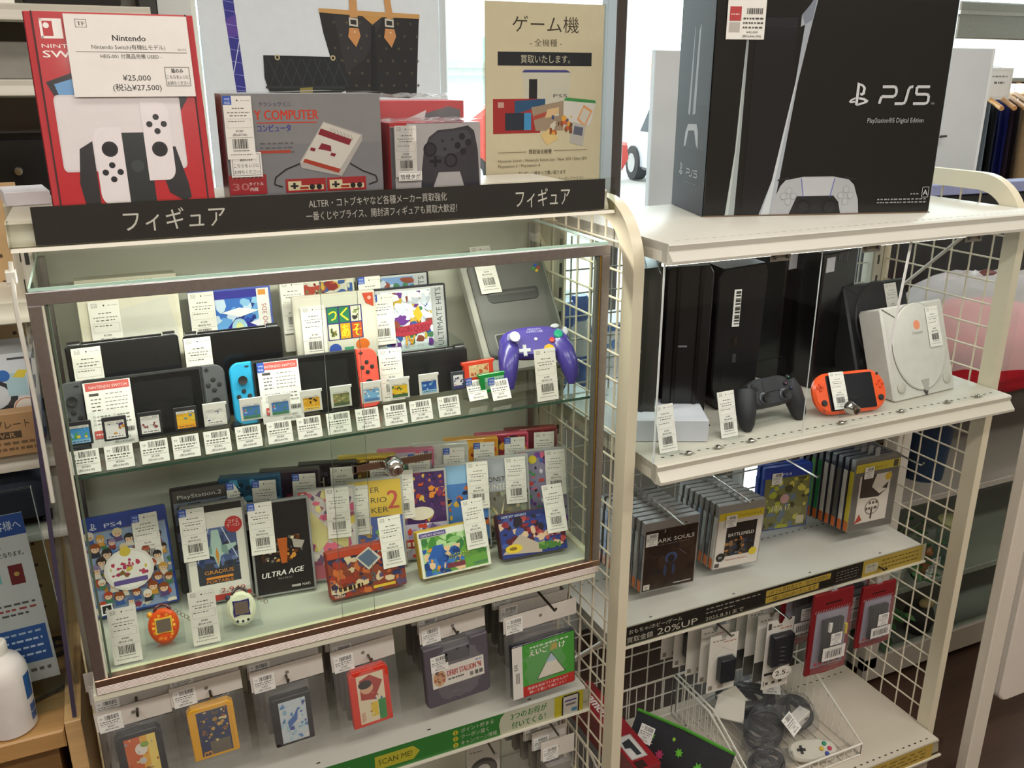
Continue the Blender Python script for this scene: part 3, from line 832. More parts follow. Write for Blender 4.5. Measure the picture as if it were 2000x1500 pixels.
for i, (d, bg, pal, tx, web, x, yen) in enumerate(UP):
    ops = [('r', 0, 0, 1, 1, bg), ('b', 130 + i, pal, 30, (.06, .16))]
    if tx: ops.append(('t', tx, .35 if tx == 'H' else .6, .7, .14 if tx == 'H' else .1, '#b9b2a4' if tx == 'H' else '#5a4a7a'))
    if i == 2: ops += [('t', 'H', .32, .3, .12, '#a8a092')]
    sh = ['#2f5a7a', '#4a4648', '#2a2a2c', '#c8a83a', '#c86a8a', '#c8c8c2', '#d89a3a', '#c8506a', '#8a3a38'][i]
    game('back row game case on the riser, ' + d, x, .222 - (i % 2) * .001, Z0 + .054, ops, .108, .14, .022, sh, 'gl', -14, 4, (.058, .041, web, yen, i), group=None)

# two egg-shaped virtual pets and their cards
def pet(label, x, y, body, spots, bez, scr, btn, earc, lean=22):
    t = thing('virtual_pet_toy', label, 'toy', (x, y, Z0), -2, 'virtual pets at the front of the glass case', lean, 0, .016)
    pts = [(.0235 * math.cos(a) * (1 + .04 * math.sin(a)), .0285 + .0285 * math.sin(a)) for a in [2 * PI * i / 28 for i in range(28)]]
    q = MB().slab(pts, -.006, .009, 'gl', body, .005)
    p = Pr(q, -.0235, 0, .047, .057, -.0063, 'pg')
    rnd = random.Random(5)
    if spots:
        for i in range(16):
            a = 2 * PI * i / 16
            p.ell(.5 + .33 * math.cos(a), .5 + .34 * math.sin(a), .05, 0, rnd.choice(spots), 8)
    q.build('shell', t)
    q = MB()
    pts = [(0, .0), (.011, .002), (.0265, .0), (.0255, .01), (.027, .017), (.0265, .0265), (.0135, .0255), (0, .0265), (.001, .017), (-.0005, .008)]
    q.slab([(a - .0133, b + .017) for a, b in pts], -.0078, -.005, 'gl', bez, .0006)
    q.slab(rrect(.0215, .0205, .001, 2, -.0107, .02), -.0082, -.007, 'gl', scr, .0002)
    q.build('screen', t)
    for i in range(3):
        MB().dome((i - 1) * .0085, .0095 - (.0012 if i == 1 else 0), -.0055, .0022, .0025, 'gl', btn, 10).build('button', t)
    q = MB().tube([(-.012, .0, .053), (-.008, .0, .06), (0, 0, .0628), (.008, 0, .06), (.013, 0, .053)], .0025, 'gl', earc, 8)
    q.build('loop', t)
    MB().blob((-.019, 0, .05), .0045, .004, .005, 'gl', spots[0] if spots else '#3a3a4a', 10, 6).build('antenna', t)
    q = MB()
    for i in range(5): q.tube([(.02 + .005 * i + .003 * math.cos(a), -.001 * i, .048 - .004 * i + .003 * math.sin(a)) for a in [2 * PI * k / 8 for k in range(8)]], .0006, 'me', '#c8c4bc', 5, closed=True)
    q.build('chain', t)
    q = MB().box(-.03, .013, .0, .03, .0155, .062, 'cl', '#f6f8f8').box(-.03, -.03, -.0, .03, .0155, .002, 'cl', '#f6f8f8')
    q.build('clear_stand', t)
    return t
pet('orange egg-shaped handheld toy with yellow flowers, lying at the case front', .107, .05, '#d9531f', ['#e8a02f', '#c8401f', '#f0b84a', '#d88a2a'], '#e0b43a', '#6a5c52', '#e0762a', '#5a2a2a')
pet('cream egg-shaped handheld toy with a navy screen border, lying at the case front', .228, .05, '#dfe0c4', None, '#2a2a66', '#6a5a52', '#23234a', '#3a2a2c')
for x, lb in ((.029, 'white price card standing left of the orange egg-shaped toy'), (.147, 'white price card standing left of the cream egg-shaped toy')):
    t = thing('price_card', lb, 'price card', (x, .03, Z0), -2, 'price cards beside the egg toys', 8)
    price(t, 0, 0, .001, 0, 980, int(x * 100))
    MB().box(.004, .001, 0, .037, .0025, .09, 'cl', '#f4f6f6').build('clear_stand', t)

# ================================================================ glass shelf of the case
ZG = .328
q = MB()
t = thing('acrylic_riser', 'clear acrylic riser at the back of the glass shelf carrying boxed games', 'display riser', (.2, .205, ZG))
q.box(0, 0, .068, .49, .08, .071, 'cl', '#f4f8f6').box(0, 0, 0, .49, .003, .068, 'cl', '#f4f8f6').build('platform', t)
# pale console box at the back left
t = thing('console_box', 'cream box printed with a slim white console, back left of the glass shelf', 'box', (.05, .23, ZG), 0, None, 4)
MB().slab(rrect(.152, .236, .001, 1), 0, .045, 'pp', '#e2dcc8', .001).build('carton', t)
q = MB(); p = Pr(q, .003, .003, .146, .23, -.0002, 'pp', '#ded7c2')
draw(p, [('r', .12, .0, .98, .86, '#d8d2c0'), ('p', [(.1, .02), (.1, .75), (.9, .86), (.98, .55), (.2, .05)], '#cfccc2'), ('p', [(.1, .0), (.72, .5), (.74, .55), (.16, .08)], '#efece2'), ('l', .62, .44, .68, .48, .002, '#5a564e'), ('f', .05, .93, .16, .97, .0006, '#b0685a'), ('d', .5, .985, .8, .006, 3, '#8a8678', 5)])
q.build('carton_print', t, 0)
price(t, .015, -.004, .1, 0, 3900, 2, s=1.1)
def ds(label, x, y, z, ops, pr, w=.137, h=.124, d=.014, shell='#2a2a2e', lean=8, rz=0, m=.004, **k):
    return game(label, x, y, z, ops, w, h, d, shell, 'gl', rz, lean, pr, m, **k)
ds('blue game case with a white and violet sea shape on its cover', .218, .256, ZG + .0715,
   [('r', 0, 0, 1, 1, '#3f74c8'), ('r', 0, .88, .9, 1, '#3a3a9c'), ('b', 201, ['#2f4fae', '#6aa6e0', '#8fc4ea', '#2a3a86', '#c8dcf0'], 40, (.07, .18), 0, 0, .86, .88), ('p', [(.36, .68), (.6, .74), (.86, .68), (.6, .6)], '#f2f4f8'), ('p', [(.3, .3), (.55, .6), (.8, .45), (.6, .2)], '#34348f'), ('e', .58, .44, .1, .14, '#a9cfe0'), ('e', .58, .44, .05, .08, '#d8dc9a'),
    ('r', .84, 0, 1, 1, '#eceae8'), ('r', .86, .9, .96, .98, '#e09a4a'), ('t', 'NINTENDO 3DS', .955, .08, .07, '#a8453f', 'L', .62, 0, 90), ('p', [(.72, .5), (.86, .55), (.86, .42)], '#e8e6f0'), ('t', 'アルファサファイア', .42, .05, .07, '#e8ecf6', 'C', .5)],
   (.0, .03, 0, 2500, 3), shell='#5a6ab8')
ds('game case with a red and brown crowd cover, behind the white kana game', .372, .262, ZG + .0715,
   [('r', 0, 0, 1, 1, '#d8d2c4'), ('b', 211, ['#a8453a', '#5a3a30', '#3a5a9a', '#c8a04a', '#7a6a4a', '#c8c4b8', '#8a2f2f'], 60, (.06, .14), .3, .1, 1, 1), ('e', .7, .1, .2, .12, '#b0342f')],
   (.0, .034, 0, 2000, 4), w=.134, shell='#d8d4c8')
ds('white game case with six coloured squares lettered in kana, on the glass shelf', .384, .222, ZG + .0715 - .015,
   [('r', 0, 0, 1, 1, '#d6d2c6'), ('r', .38, .3, .84, .83, '#3a3a72')] +
   [('r', .395 + i * .15, .575 - j * .26, .525 + i * .15, .815 - j * .26, ['#2f7a5a', '#2f7a5a', '#d8d4c4', '#d8d4c4', '#d8a02f', '#c8552f'][i + j * 3]) for i in range(3) for j in range(2)] +
   [('t', c, .46 + i * .15, .61 - j * .26, .17, '#e8d43a', 'C', .1, 1) for i, j, c in ((0, 0, 'つ'), (1, 0, 'く'), (1, 1, 'あ'), (2, 1, 'そ'))] +
   [('b', 221, ['#5a6a3a', '#3a3a3a', '#8a9a5a'], 7, (.02, .04), .71, .6, .81, .78), ('b', 222, ['#6a7a3a', '#a86a3a', '#4a5a2a'], 7, (.02, .04), .41, .36, .51, .5), ('e', .46, .16, .08, .09, '#3f5ab0'), ('e', .82, .2, .09, .09, '#d8702f'), ('r', .58, .08, .7, .18, '#4a9a7a'), ('p', [(.86, 1), (1, 1), (1, .78), (.9, .84)], '#c8503a'), ('e', .95, .92, .025, 0, '#e8b0a0')],
   (.012, .012, 0, 3900, 6), w=.147, h=.122, shell='#cfcabc', lean=6)
DQ = ['#6a3a8a', '#3a5a9a', '#c8a84a', '#c0c8d4', '#4a7a5a', '#8a4a3a']
def hits(bg, seed): return [('r', 0, 0, 1, 1, '#c4c6c6'), ('r', .08, .02, .8, .97, bg), ('b', seed, DQ, 44, (.06, .14), .08, .05, .8, .95), ('r', .82, .02, .995, .98, '#b4b6b8'), ('t', 'ULTIMATE HITS', .95, .04, .1, '#55585c', 'L', .82, 0, 90)]
ds('silver banded game case with a purple hooded shape, behind the pink titled one', .512, .262, ZG + .0715,
   hits('#7a9ac8', 231) + [('p', [(.4, .3), (.5, .8), (.7, .8), (.78, .3)], '#5a3a86')], (.0, .03, 1, 2500, 8), w=.137)
ds('silver banded game case with a white cover and pink title', .531, .232, ZG + .0715 - .02,
   hits('#dfe6ee', 241) + [('b', 242, ['#e6ecf2', '#cfd8e4'], 14, (.07, .14), .1, .5, .8, .95), ('p', [(.1, .28), (.3, .4), (.8, .46), (.74, .3), (.4, .24)], '#b03a4a'), ('p', [(.52, .6), (.6, .72), (.66, .56), (.6, .44)], '#d8b43a'), ('t', 'DRAGON QUEST', .45, .31, .1, '#8a2a3a', 'C', .62, 1), ('t', 'IV', .46, .1, .16, '#d8a03a', 'C', .14, 1)],
   (-.006, .022, 1, 3900, 9), w=.14, shell='#34343a')

# grey cartridge console leaning at the right
t = thing('game_console', 'grey flat-topped cartridge console leaning upright at the right of the glass shelf', 'game console', (.716, .158, ZG + .001), 4, None, 33, 0, .026)
MB().slab(rrect(.184, .236, .012, 4, .008), .004, .026, 'mt', '#a09f96', .004).build('lower_body', t)
q = MB().slab(rrect(.164, .19, .012, 4, .018, .03), -.004, .006, 'mt', '#62625f', .003)
q.build('top_plate', t)
q = MB().slab(rrect(.112, .026, (.012, .012, .006, .006), 4, .042, .135), -.0055, -.003, 'mt', '#3f3f3e', .001).slab([(.048, .15), (.148, .15), (.148, .156), (.048, .156)], -.006, -.003, 'mt', '#555553', .0008)
q.build('cartridge_flap', t)
for xa, s_ in ((.035, 'POWER'), (.14, 'RESET')):
    q = MB().slab(rrect(.025, .036, .004, 3, xa, .038), -.0052, -.003, 'mt', '#8f8e88', .0006).slab(rrect(.021, .032, .003, 3, xa + .002, .04), -.0062, -.003, 'mt', '#2f2f30', .0008)
    p = Pr(q, xa, .038, .025, .036, -.0063, 'pp'); p.txt(s_, .5, .15, .08, '#9a9a98', 'C', .6)
    q.build('switch', t)
MB().slab(rrect(.052, .034, .004, 3, .073, .042), -.0065, -.003, 'mt', '#6e6e6b', .0015).build('eject_button', t)
q = MB()
for dx, dz, c in ((0, .005, '#3a5ab8'), (.006, .0, '#c0453f'), (-.006, -.001, '#4a9a4a'), (.0005, -.006, '#d8b43a')):
    q.slab(ell(.163 + dx, .198 + dz, .0042, .003, 10, .5), -.0046, -.003, 'gl', c)
q.build('logo', t)
q = MB()
for i in range(12): q.box(.03 + i * .012, .01, .234, .036 + i * .012, .026, .2375, 'mt', '#7d7c76')
q.build('vent', t)
price(t, .03, -.009, .155, 0, 3900, 5, s=1.05)

# closed black folding handhelds
def clam(label, x, y, rz, w=.156, h=.093, c='#1f2022', lean=10, pr=None, z=ZG + .001):
    t = thing('folding_handheld', label, 'handheld console', (x, y, z), rz, 'closed black folding handhelds', lean, 0, .021)
    MB().slab(rrect(w, h, (.01, .01, .004, .004), 4), 0, .011, 'gl', c, .0025).build('lid', t)
    MB().slab(rrect(w, h - .003, (.01, .01, .004, .004), 4), .0115, .021, 'gl', '#19191b', .0025).build('base', t)
    for a, b in ((.004, .022), (w - .022, w - .004)):
        MB().cyl((a, .010, h - .001), (b, .010, h - .001), .0075, 'gl', '#29292b', 12).build('hinge', t)
    MB().cyl((.024, .012, h - .002), (w - .024, .012, h - .002), .006, 'gl', '#17171a', 12).build('hinge_bar', t)
    if pr: price(t, *pr)
    return t
clam('black folding handheld console behind the all-grey handheld, back left of the glass shelf', .026, .16, 2, .165, .145, pr=(.008, -.004, .05, 0, 14500, 3), lean=8)
clam('black folding handheld console behind the blue and red handheld on the glass shelf', .197, .168, 0, .156, .14, '#141416', pr=(.0, -.004, .045, 0, 9900, 4), lean=8)
clam('small black folding handheld console right of the red controller on the glass shelf', .525, .135, -1, .147, .075, pr=(-.018, -.004, -.002, 0, 5300, 5))

# two slate handhelds with detachable side controllers
def joycon(parent, x0, left, c):
    """side controller 36 x 102 mm, outer corners rounded"""
    r = (.016, .001, .001, .016) if left else (.001, .016, .016, .001)
    q = MB().slab(rrect(.0355, .102, r, 6, x0, 0), -.002, .012, 'mt', c, .002)
    o = q.build('side_controller', parent)
    xc = x0 + .0185 if left else x0 + .0165
    sz, bz = (.073, .047) if left else (.042, .07)
    MB().lathe([(.0001, 0), (.0085, 0), (.0085, -.0015)], 'mt', '#2a2a2c', 16, 'y').at(xc, -.0018, sz).lathe([(.0055, 0), (.0055, -.003), (.0075, -.005), (.0072, -.0062), (.005, -.0058), (0, -.0055)], 'mt', '#1d1d1f', 18, 'y').build('thumb_stick', o)
    for a, b in ((0, .0085), (.0085, 0), (0, -.0085), (-.0085, 0)):
        MB().dome(xc + a, bz + b, -.0018, .0036, .002, 'mt', '#232325', 12).build('button', o)
    q = MB()
    if left: q.box(xc + .006, -.0028, .094, xc + .012, -.0015, .096, 'mt', '#1c1c1e').box(xc + .003, -.0028, .024, xc + .009, -.0015, .03, 'mt', '#1c1c1e')
    else: q.box(xc - .012, -.0028, .0935, xc - .005, -.0015, .0955, 'mt', '#1c1c1e').box(xc - .0095, -.0028, .091, xc - .0075, -.0015, .098, 'mt', '#1c1c1e').lathe([(0, 0)], 'mt', '#1c1c1e')
    q.build('small_buttons', o)
def slate(label, x, y, rz, cl, cr, yen, web):
    t = thing('slate_handheld', label, 'handheld console', (x, y, ZG + .001), rz, None, 14, 0, .0125)
    joycon(t, 0, True, cl)
    MB().slab(rrect(.1715, .102, .001, 1, .0358, 0), -.001, .0125, 'mt', '#232324', .001).build('tablet_body', t)
    MB().slab(rrect(.166, .094, .002, 2, .0386, .004), -.0014, .0, 'gl', '#0f1012', .0002).slab(rrect(.138, .077, .001, 1, .0526, .012), -.0016, .0, 'gl', '#1b1c1e', .0001).build('screen', t)
    joycon(t, .2076, False, cr)
    q = MB().box(0, 0, 0, .066, .0006, .1, 'pp', '#eeebe6')
    p = Pr(q, 0, 0, .066, .1, 0, 'pp')
    p.rect(.04, .87, .97, .99, '#c85a55').txt('NINTENDO SWITCH', .52, .9, .045, '#f0dcd8', 'C', .8)
    if web: p.rect(0, .84, .17, 1, '#2f55b4').txt('WEB', .085, .93, .028, '#dfe6f5', 'C', .12).txt('商品', .085, .87, .028, '#dfe6f5', 'C', .12)
    p.rect(.1, .79, .3, .83, '#4a4644').dashes(.45, .8, .8, .012, 1, '#8a857e', 3)
    for i in range(4): p.dashes(.12, .73 - i * .055, .34, .014, i + 3, '#5a5650', 2).dashes(.42, .735 - i * .055, .9, .01, i + 9, '#8a857e', 5)
    for i in range(3):
        for a in (.12, .55): p.frame(a, .46 - i * .055, a + .045, .49 - i * .055, .0004, '#9a958d').dashes(a + .08, .465 - i * .055, a + .36, .014, i + int(a * 9), '#77736d', 3)
    p.rect(.1, .14, .42, .26, '#c85a55').dashes(.13, .19, .39, .02, 4, '#f0dcd8', 3)
    p.bars(.58, .2, .95, .27, 7, '#3a3633').txt('¥' + format(yen, ','), .72, .1, .035, '#333', 'C', .25).txt('(税込¥%s)' % format(int(yen * 1.1), ','), .7, .04, .035, '#333', 'C', .42)
    o = q.build('spec_card', t, 0); o.location = (.036 if not web else .042, -.012, -.002)
    return t
slate('all-grey slate handheld console with a red headed spec card, left on the glass shelf', .008, .118, 1, '#4a4c4f', '#4a4c4f', 18800, 0)
slate('slate handheld console with a blue left and a red right controller', .257, .115, -1, '#1f9fd0', '#f0503f', 19800, 1)

# small game cards in clear slotted holders with price labels
CARTS = [('black game card with a bright blue and green meadow label, first from the left', 'ds', ['#4a9ad8', '#5ab04a', '#e8d84a', '#8ac0e8'], .015),
         ('black game card with a white label and a violet winged emblem, second from the left', 'ds', ['#e4e2e0', '#5a3a6a', '#c88a3a', '#e8e6e4'], .062),
         ('black game card with a plain white label and thin red lettering, third from the left', 'ds', ['#e2e0de', '#d8d6d4', '#8a4a4a', '#e8e6e4'], .11),
         ('black game card with a yellow and orange label, fourth from the left', 'ds', ['#e8b43a', '#e0c84a', '#5a8a9a', '#e8a02f'], .16),
         ('white game card with a pale label and navy lettering, fifth from the left', '3d', ['#e4e2dc', '#4a4f8a', '#c8c8d0', '#e8e6e2'], .202),
         ('white game card with a blue and red label, left of a twin pair', '3d', ['#4a7ab8', '#8ab0d8', '#b04a5a', '#4a8a6a'], .256),
         ('white game card with a blue and red label, right of a twin pair', '3d', ['#4a7ab8', '#8ab0d8', '#b04a5a', '#4a8a6a'], .3),
         ('white game card with an amber label and dark silhouettes, below the red headed card', '3d', ['#d8a02f', '#3a3020', '#e0b44a', '#e8c45a'], .349),
         ('white game card with a brown green label and red lettering', '3d', ['#8a8a5a', '#a85a3a', '#c8b88a', '#5a6a4a'], .397),
         ('white game card with a sky blue label, under the red controller', '3d', ['#7ab0d8', '#c87a4a', '#d8e4ee', '#5a8ac0'], .447),
         ('white game card with a yellow label and a red figure shape', '3d', ['#e0b82f', '#b0402f', '#e8c84a', '#3a6a3a'], .495),
         ('white game card with a blue wave label', '3d', ['#2f5aa8', '#5a90c8', '#3a7ab8', '#8ab8d8'], .546),
         ('tiny dark game card with a red and white label, last in its holder row', 'sd', ['#e4e2e0', '#c04a4a', '#d8d6d4', '#3a3f7a'], .603)]
HN = [.015, .06, .108, .152, .197, .243, .29, .336, .383, .43, .477, .521, .57]
for i, (lb, kind, pal, x) in enumerate(CARTS):
    t = thing('card_holder', 'clear slotted holder with a price label, %s from the left in its row' % ('first second third fourth fifth sixth seventh eighth ninth tenth eleventh twelfth thirteenth'.split()[i]), 'card holder', (HN[i], .022, ZG), 0, 'clear card holders along the glass shelf')
    q = MB()
    q.add([(0, 0, 0), (.042, 0, 0), (.042, .012, .036), (0, .012, .036), (0, .0345, .036), (.042, .0345, .036), (.042, .041, .078), (0, .041, .078)], [(0, 1, 2, 3), (3, 2, 5, 4), (4, 5, 6, 7)], 'cl', '#f6f9f8')
    q.box(0, .001, 0, .042, .042, .0015, 'cl', '#f4f7f6')
    q.build('clear_body', t)
    small_price(t, .002, -.0012, .002, i, .038, .034, [580, 580, 2300, 780, 580, 580, 580, 680, 1200, 1300, 680, 1080, 1480][i], (R(-18.4), 0, 0))
    c = thing('game_card', lb, 'game card', (x + .002, .046, ZG + .0365), 0, 'game cards along the glass shelf', 9)
    w, h = (.033, .035) if kind != 'sd' else (.024, .032)
    body = {'ds': '#26262a', '3d': '#d8d6cf', 'sd': '#3a3f4a'}[kind]
    if kind == '3d': pts = [(0, 0), (w, 0), (w, h - .005), (w + .002, h - .004), (w + .002, h), (0, h)]
    else: pts = rrect(w, h, .0015, 2)
    MB().slab(pts, 0, .0038, 'mt', body, .0005).build('card_body', c)
    q = MB()
    p = Pr(q, .0035, .003, w - .007, h - .009 if kind != '3d' else h - .012, -.0001, 'pg', pal[0])
    p.blobs(300 + (i if i != 6 else 5), pal, 12, (.08, .2)).rect(0, .0, 1, .22, pal[3]).dashes(.1, .08, .9, .05, i, '#55565a', 4)
    if kind != 'sd': p.rect(0, .86, 1, 1, '#d8d6d0').txt('NINTENDO', .3, .89, .07, '#88847e', 'C', .4).txt('DS' if kind == 'ds' else '3DS', .78, .88, .09, '#5a5652', 'C', .25)
    q.build('card_sticker', c, 0)

# two translucent cartridges
for lb, x, z, y, body, st in (('translucent red cartridge on a clear stand, left of the purple controller', .645, .034, .088, '#d8452f', ['#d8b88a', '#c05a3a', '#e0c8a0']), ('translucent green cartridge in front of the red one on the glass shelf', .668, .014, .07, '#1f8a3f', ['#9ac0a8', '#c8d8d0', '#6a9a84'])):
    t = thing('game_cartridge', lb, 'game cartridge', (x, y, ZG + z), 4, None, 8)
    MB().slab([(0, .004), (.003, 0), (.054, 0), (.057, .004), (.057, .027), (.06, .029), (.06, .034), (-.003, .034), (-.003, .029), (0, .027)], 0, .008, 'gl', body, .001).build('shell', t)
    q = MB(); p = Pr(q, .009, .006, .039, .021, -.0001, 'pg', st[0]); p.blobs(int(x * 500), st, 14, (.07, .16)); q.build('sticker', t, 0)
    MB().box(-.002, .009, -z + .001, .058, .011, .036, 'cl', '#f4f6f6').box(-.002, -.02, -z + .001, .058, .011, -z + .0025, 'cl', '#f4f6f6').build('clear_stand', t)
    small_price(t, -.004 if x < .66 else .012, -.022, -z + .003, 2, .036, .036, 4500, (R(-20), 0, 0))
    o = MB().box(0, 0, 0, .0125, .0004, .0125, 'pp', '#2f55b4'); p = Pr(o, 0, 0, .0125, .0125, 0); p.txt('WEB', .5, .55, .28, '#dfe6f5', 'C', .75).txt('商品', .5, .12, .28, '#dfe6f5', 'C', .75)
    ob = o.build('web_sticker', t, 0); ob.location = (-.006 if x < .66 else .008, -.014, -z + .03)

# purple pad controller
t = thing('game_controller', 'purple two-handled game controller with a green button, right end of the glass shelf', 'game controller', (.785, .075, ZG + .03), -8, None, 34)
q = MB()
def pad_outline(w, h, n=36, e=2.6):
    o = []
    for i in range(n):
        a = 2 * PI * i / n
        c_, s_ = math.cos(a), math.sin(a)
        o.append((w * abs(c_) ** (2 / e) * (1 if c_ > 0 else -1), h * abs(s_) ** (2 / e) * (1 if s_ > 0 else -1)))
    return o
PUR = '#4a3f92'
q.slab([(a, b + .062) for a, b in pad_outline(.066, .03)], -.012, .012, 'gl', PUR, .007)
q.build('body', t)
for s_ in (-1, 1):
    q = MB()
    q.tube([(s_ * .046, .004, .062), (s_ * .052, -.002, .044), (s_ * .057, -.004, .02), (s_ * .059, -.002, .0), (s_ * .058, .002, -.02)], [.019, .02, .0175, .0145, .006], 'gl', '#443a88', 16)
    q.build('grip', t)
q = MB().lathe([(.013, -.0), (.013, -.0015)], 'gl', '#8f8fa0', 20, 'y').at(-.042, -.012, .068).lathe([(.006, 0), (.006, -.008), (.0098, -.010), (.0095, -.0135), (0, -.013)], 'mt', '#b9bac0', 20, 'y')
q = MB().at(-.042, -.011, .07); q.lathe([(.0125, 0), (.0125, -.002), (.011, -.0025)], 'mt', '#7a78a8', 8, 'y').lathe([(.006, -.002), (.006, -.009), (.0098, -.011), (.0095, -.0145), (0, -.014)], 'mt', '#b9bac0', 20, 'y')
q.build('control_stick', t)
q = MB().at(.022, -.011, .044); q.lathe([(.011, 0), (.011, -.002)], 'mt', '#c89a2a', 8, 'y').lathe([(.004, -.002), (.004, -.008), (.0065, -.0095), (0, -.0105)], 'gl', '#e0a82a', 16, 'y'); q.build('yellow_stick', t)
MB().at(-.024, -.011, .046).box(-.011, -.003, -.0036, .011, 0, .0036, 'mt', '#b4b5bc', .001).box(-.0036, -.0032, -.011, .0036, 0, .011, 'mt', '#b4b5bc', .001).build('direction_pad', t)
MB().dome(.044, .072, -.011, .0085, .005, 'gl', '#1f9a78', 18).build('green_button', t)
MB().dome(.03, .062, -.011, .0052, .004, 'gl', '#c8403a', 14).build('red_button', t)
MB().dome(.041, .0885, -.009, .0085, .004, 'mt', '#b4b5bc', 16, rz=.0045).build('grey_button', t)
MB().dome(.0595, .078, -.008, .005, .004, 'mt', '#b4b5bc', 16, rz=.0085).build('grey_button', t)
MB().dome(.0, .066, -.0115, .0032, .002, 'mt', '#c8c9ce', 12).build('start_button', t)
q = MB(); p = Pr(q, -.025, .078, .05, .012, -.0122, 'pg'); p.txt('NINTENDO', .5, .5, .25, '#b8b6d8', 'C', .5).txt('GAMECUBE', .5, .08, .35, '#b8b6d8', 'C', .62); q.build('lettering', t, 0)
q = MB()
for i in range(3): q.tube([(.02 + .012 * math.cos(a) + .004 * i, .02 + .003 * i, .004 + .009 * math.sin(a)) for a in [2 * PI * k / 14 for k in range(14)]], .0022, 'mt', '#1d1d1f', 6, closed=True)
q.build('cable', t)
t = thing('price_card', 'white price card in front of the purple controller', 'price card', (.756, .024, ZG), 0, None, 12)
price(t, 0, 0, .001, 0, 2980, 8)
MB().box(.004, .001, 0, .037, .0025, .085, 'cl', '#f4f6f6').build('clear_stand', t)

# ================================================================ top of the right unit: the big black console box
t = thing('console_box', 'large black game console box standing on the top of the wire sided shelf', 'box', (1.151, .122, .6145), -16.6)
BW, BD, BH = .468, .19, .405
MB().slab(rrect(BW, BH, .004, 2), 0, BD, 'pg', '#101113', .0025).build('carton', t)
q = MB()
p = Pr(q, .0, .0, BW, BH, -.0004, 'pg')
draw(p, [('r', .165, .0, .335, .88, '#15161b'), ('r', .168, .8, .332, .878, '#1a1b22'), ('r', .168, .84, .332, .878, '#1f2029'),
         ('p', [(.095, .0), (.135, .0), (.138, .3), (.139, .83), (.131, .83), (.118, .3)], '#9aa3a4'), ('p', [(.097, .0), (.11, .0), (.128, .4), (.131, .8), (.118, .3)], '#b4bcba'),
         ('p', [(.24, .0), (.3, .0), (.318, .18), (.355, .6), (.388, .84), (.41, .985), (.404, .985), (.374, .93), (.345, .89), (.345, .84), (.362, .85), (.345, .6), (.29, .18)], '#a4abb4'),
         ('p', [(.25, .0), (.285, .0), (.3, .18), (.35, .6), (.36, .7), (.345, .6), (.285, .16)], '#c3c9ce'), ('p', [(.345, .89), (.374, .93), (.404, .985), (.39, .87), (.362, .85)], '#7f8694')])
# controller
draw(p, [('p', [(.29, .0), (.3, .07), (.325, .14), (.345, .165), (.42, .18), (.55, .18), (.62, .165), (.645, .14), (.67, .07), (.68, .0)], '#a9abb0'),
         ('p', [(.37, .0), (.39, .06), (.4, .09), (.56, .09), (.585, .06), (.6, .0)], '#1d1f23'), ('p', [(.415, .175), (.555, .175), (.54, .09), (.43, .09)], '#b4b6bb'), ('l', .412, .172, .428, .085, .0016, '#5a5fae'), ('l', .558, .172, .545, .085, .0016, '#5a5fae'),
         ('e', .432, .036, .034, 0, '#141518'), ('e', .432, .036, .024, 0, '#202226'), ('e', .548, .036, .034, 0, '#141518'), ('e', .548, .036, .024, 0, '#202226'), ('l', .31, .165, .36, .178, .003, '#24262b'), ('l', .6, .178, .65, .165, .003, '#24262b')])
for dx, dy in ((0, .026), (0, -.026), (.022, 0), (-.022, 0)):
    p.ell(.363 + dx, .09 + dy, .014, 0, '#8f9197', 12).ell(.363 + dx, .09 + dy, .012, 0, '#adafb4', 12)
    p.ell(.613 + dx, .09 + dy * 1.1, .014, 0, '#8f9197', 14).ell(.613 + dx, .09 + dy * 1.1, .012, 0, '#adafb4', 14)
def ps5(p, u, v, w, h, c, th=.004):
    """the P, S and 5 as bent strokes"""
    L = lambda pts: [p.line(u + a * w, v + b * h, u + c_ * w, v + d * h, th, c) for (a, b), (c_, d) in zip(pts, pts[1:])]
    L([(.02, .0), (.05, .42), (.3, .42), (.34, .6), (.33, .9), (.29, 1), (.05, 1)])
    L([(.33, .0), (.5, .0), (.54, .1), (.58, .9), (.62, 1), (.66, 1)])
    L([(1.0, 1), (.74, 1), (.74, .56), (.95, .56), (1, .48), (1, .1), (.95, 0), (.7, 0)])
ps_logo(p, .582, .505, .082, '#cfd0d2')
ps5(p, .705, .51, .215, .075, '#c6c7ca', .0052)
p.txt('PlayStation®5 Digital Edition', .79, .425, .022, '#a9abb0', 'C', .245).txt('TM', .94, .505, .01, '#a9abb0')
p.frame(.952, .075, .982, .125, .0008, '#c6c7ca').txt('A', .967, .085, .028, '#c6c7ca')
p.dashes(.755, .065, .975, .006, 3, '#8f9196', 11).dashes(.755, .05, .98, .006, 4, '#8f9196', 12).dashes(.9, .09, .94, .005, 5, '#8f9196', 3)
p.rect(.0, .0, 1, .006, '#6a5644')
q.build('front_print', t, 0)
q = MB().at(0, BD, 0, 0, 0, -90)
p = Pr(q, 0, 0, BD, BH, -.0004, 'pp', '#1d1c21')
p.rect(.02, .3, .98, 1, '#26262b').rect(.02, .5, .98, 1, '#2e2e34').rect(.02, .0, .98, .12, '#231a22')
p.pts([(.38, .46), (.44, .45), (.46, .84), (.44, .85)], '#9a9ca2').pts([(.52, .455), (.6, .46), (.62, .86), (.57, .83)], '#9a9ca2').rect(.45, .47, .53, .84, '#34353b')
p.pts([(.3, .3), (.36, .31), (.42, .38), (.6, .385), (.68, .32), (.74, .3), (.72, .38), (.66, .415), (.4, .41), (.33, .37)], '#a9abb0')
ps_logo(p, .2, .165, .12, '#a9abb0'); ps5(p, .42, .17, .36, .03, '#a9abb0', .0022); p.dashes(.4, .135, .75, .004, 2, '#6a6a70', 7)
q.build('side_print', t, 0)
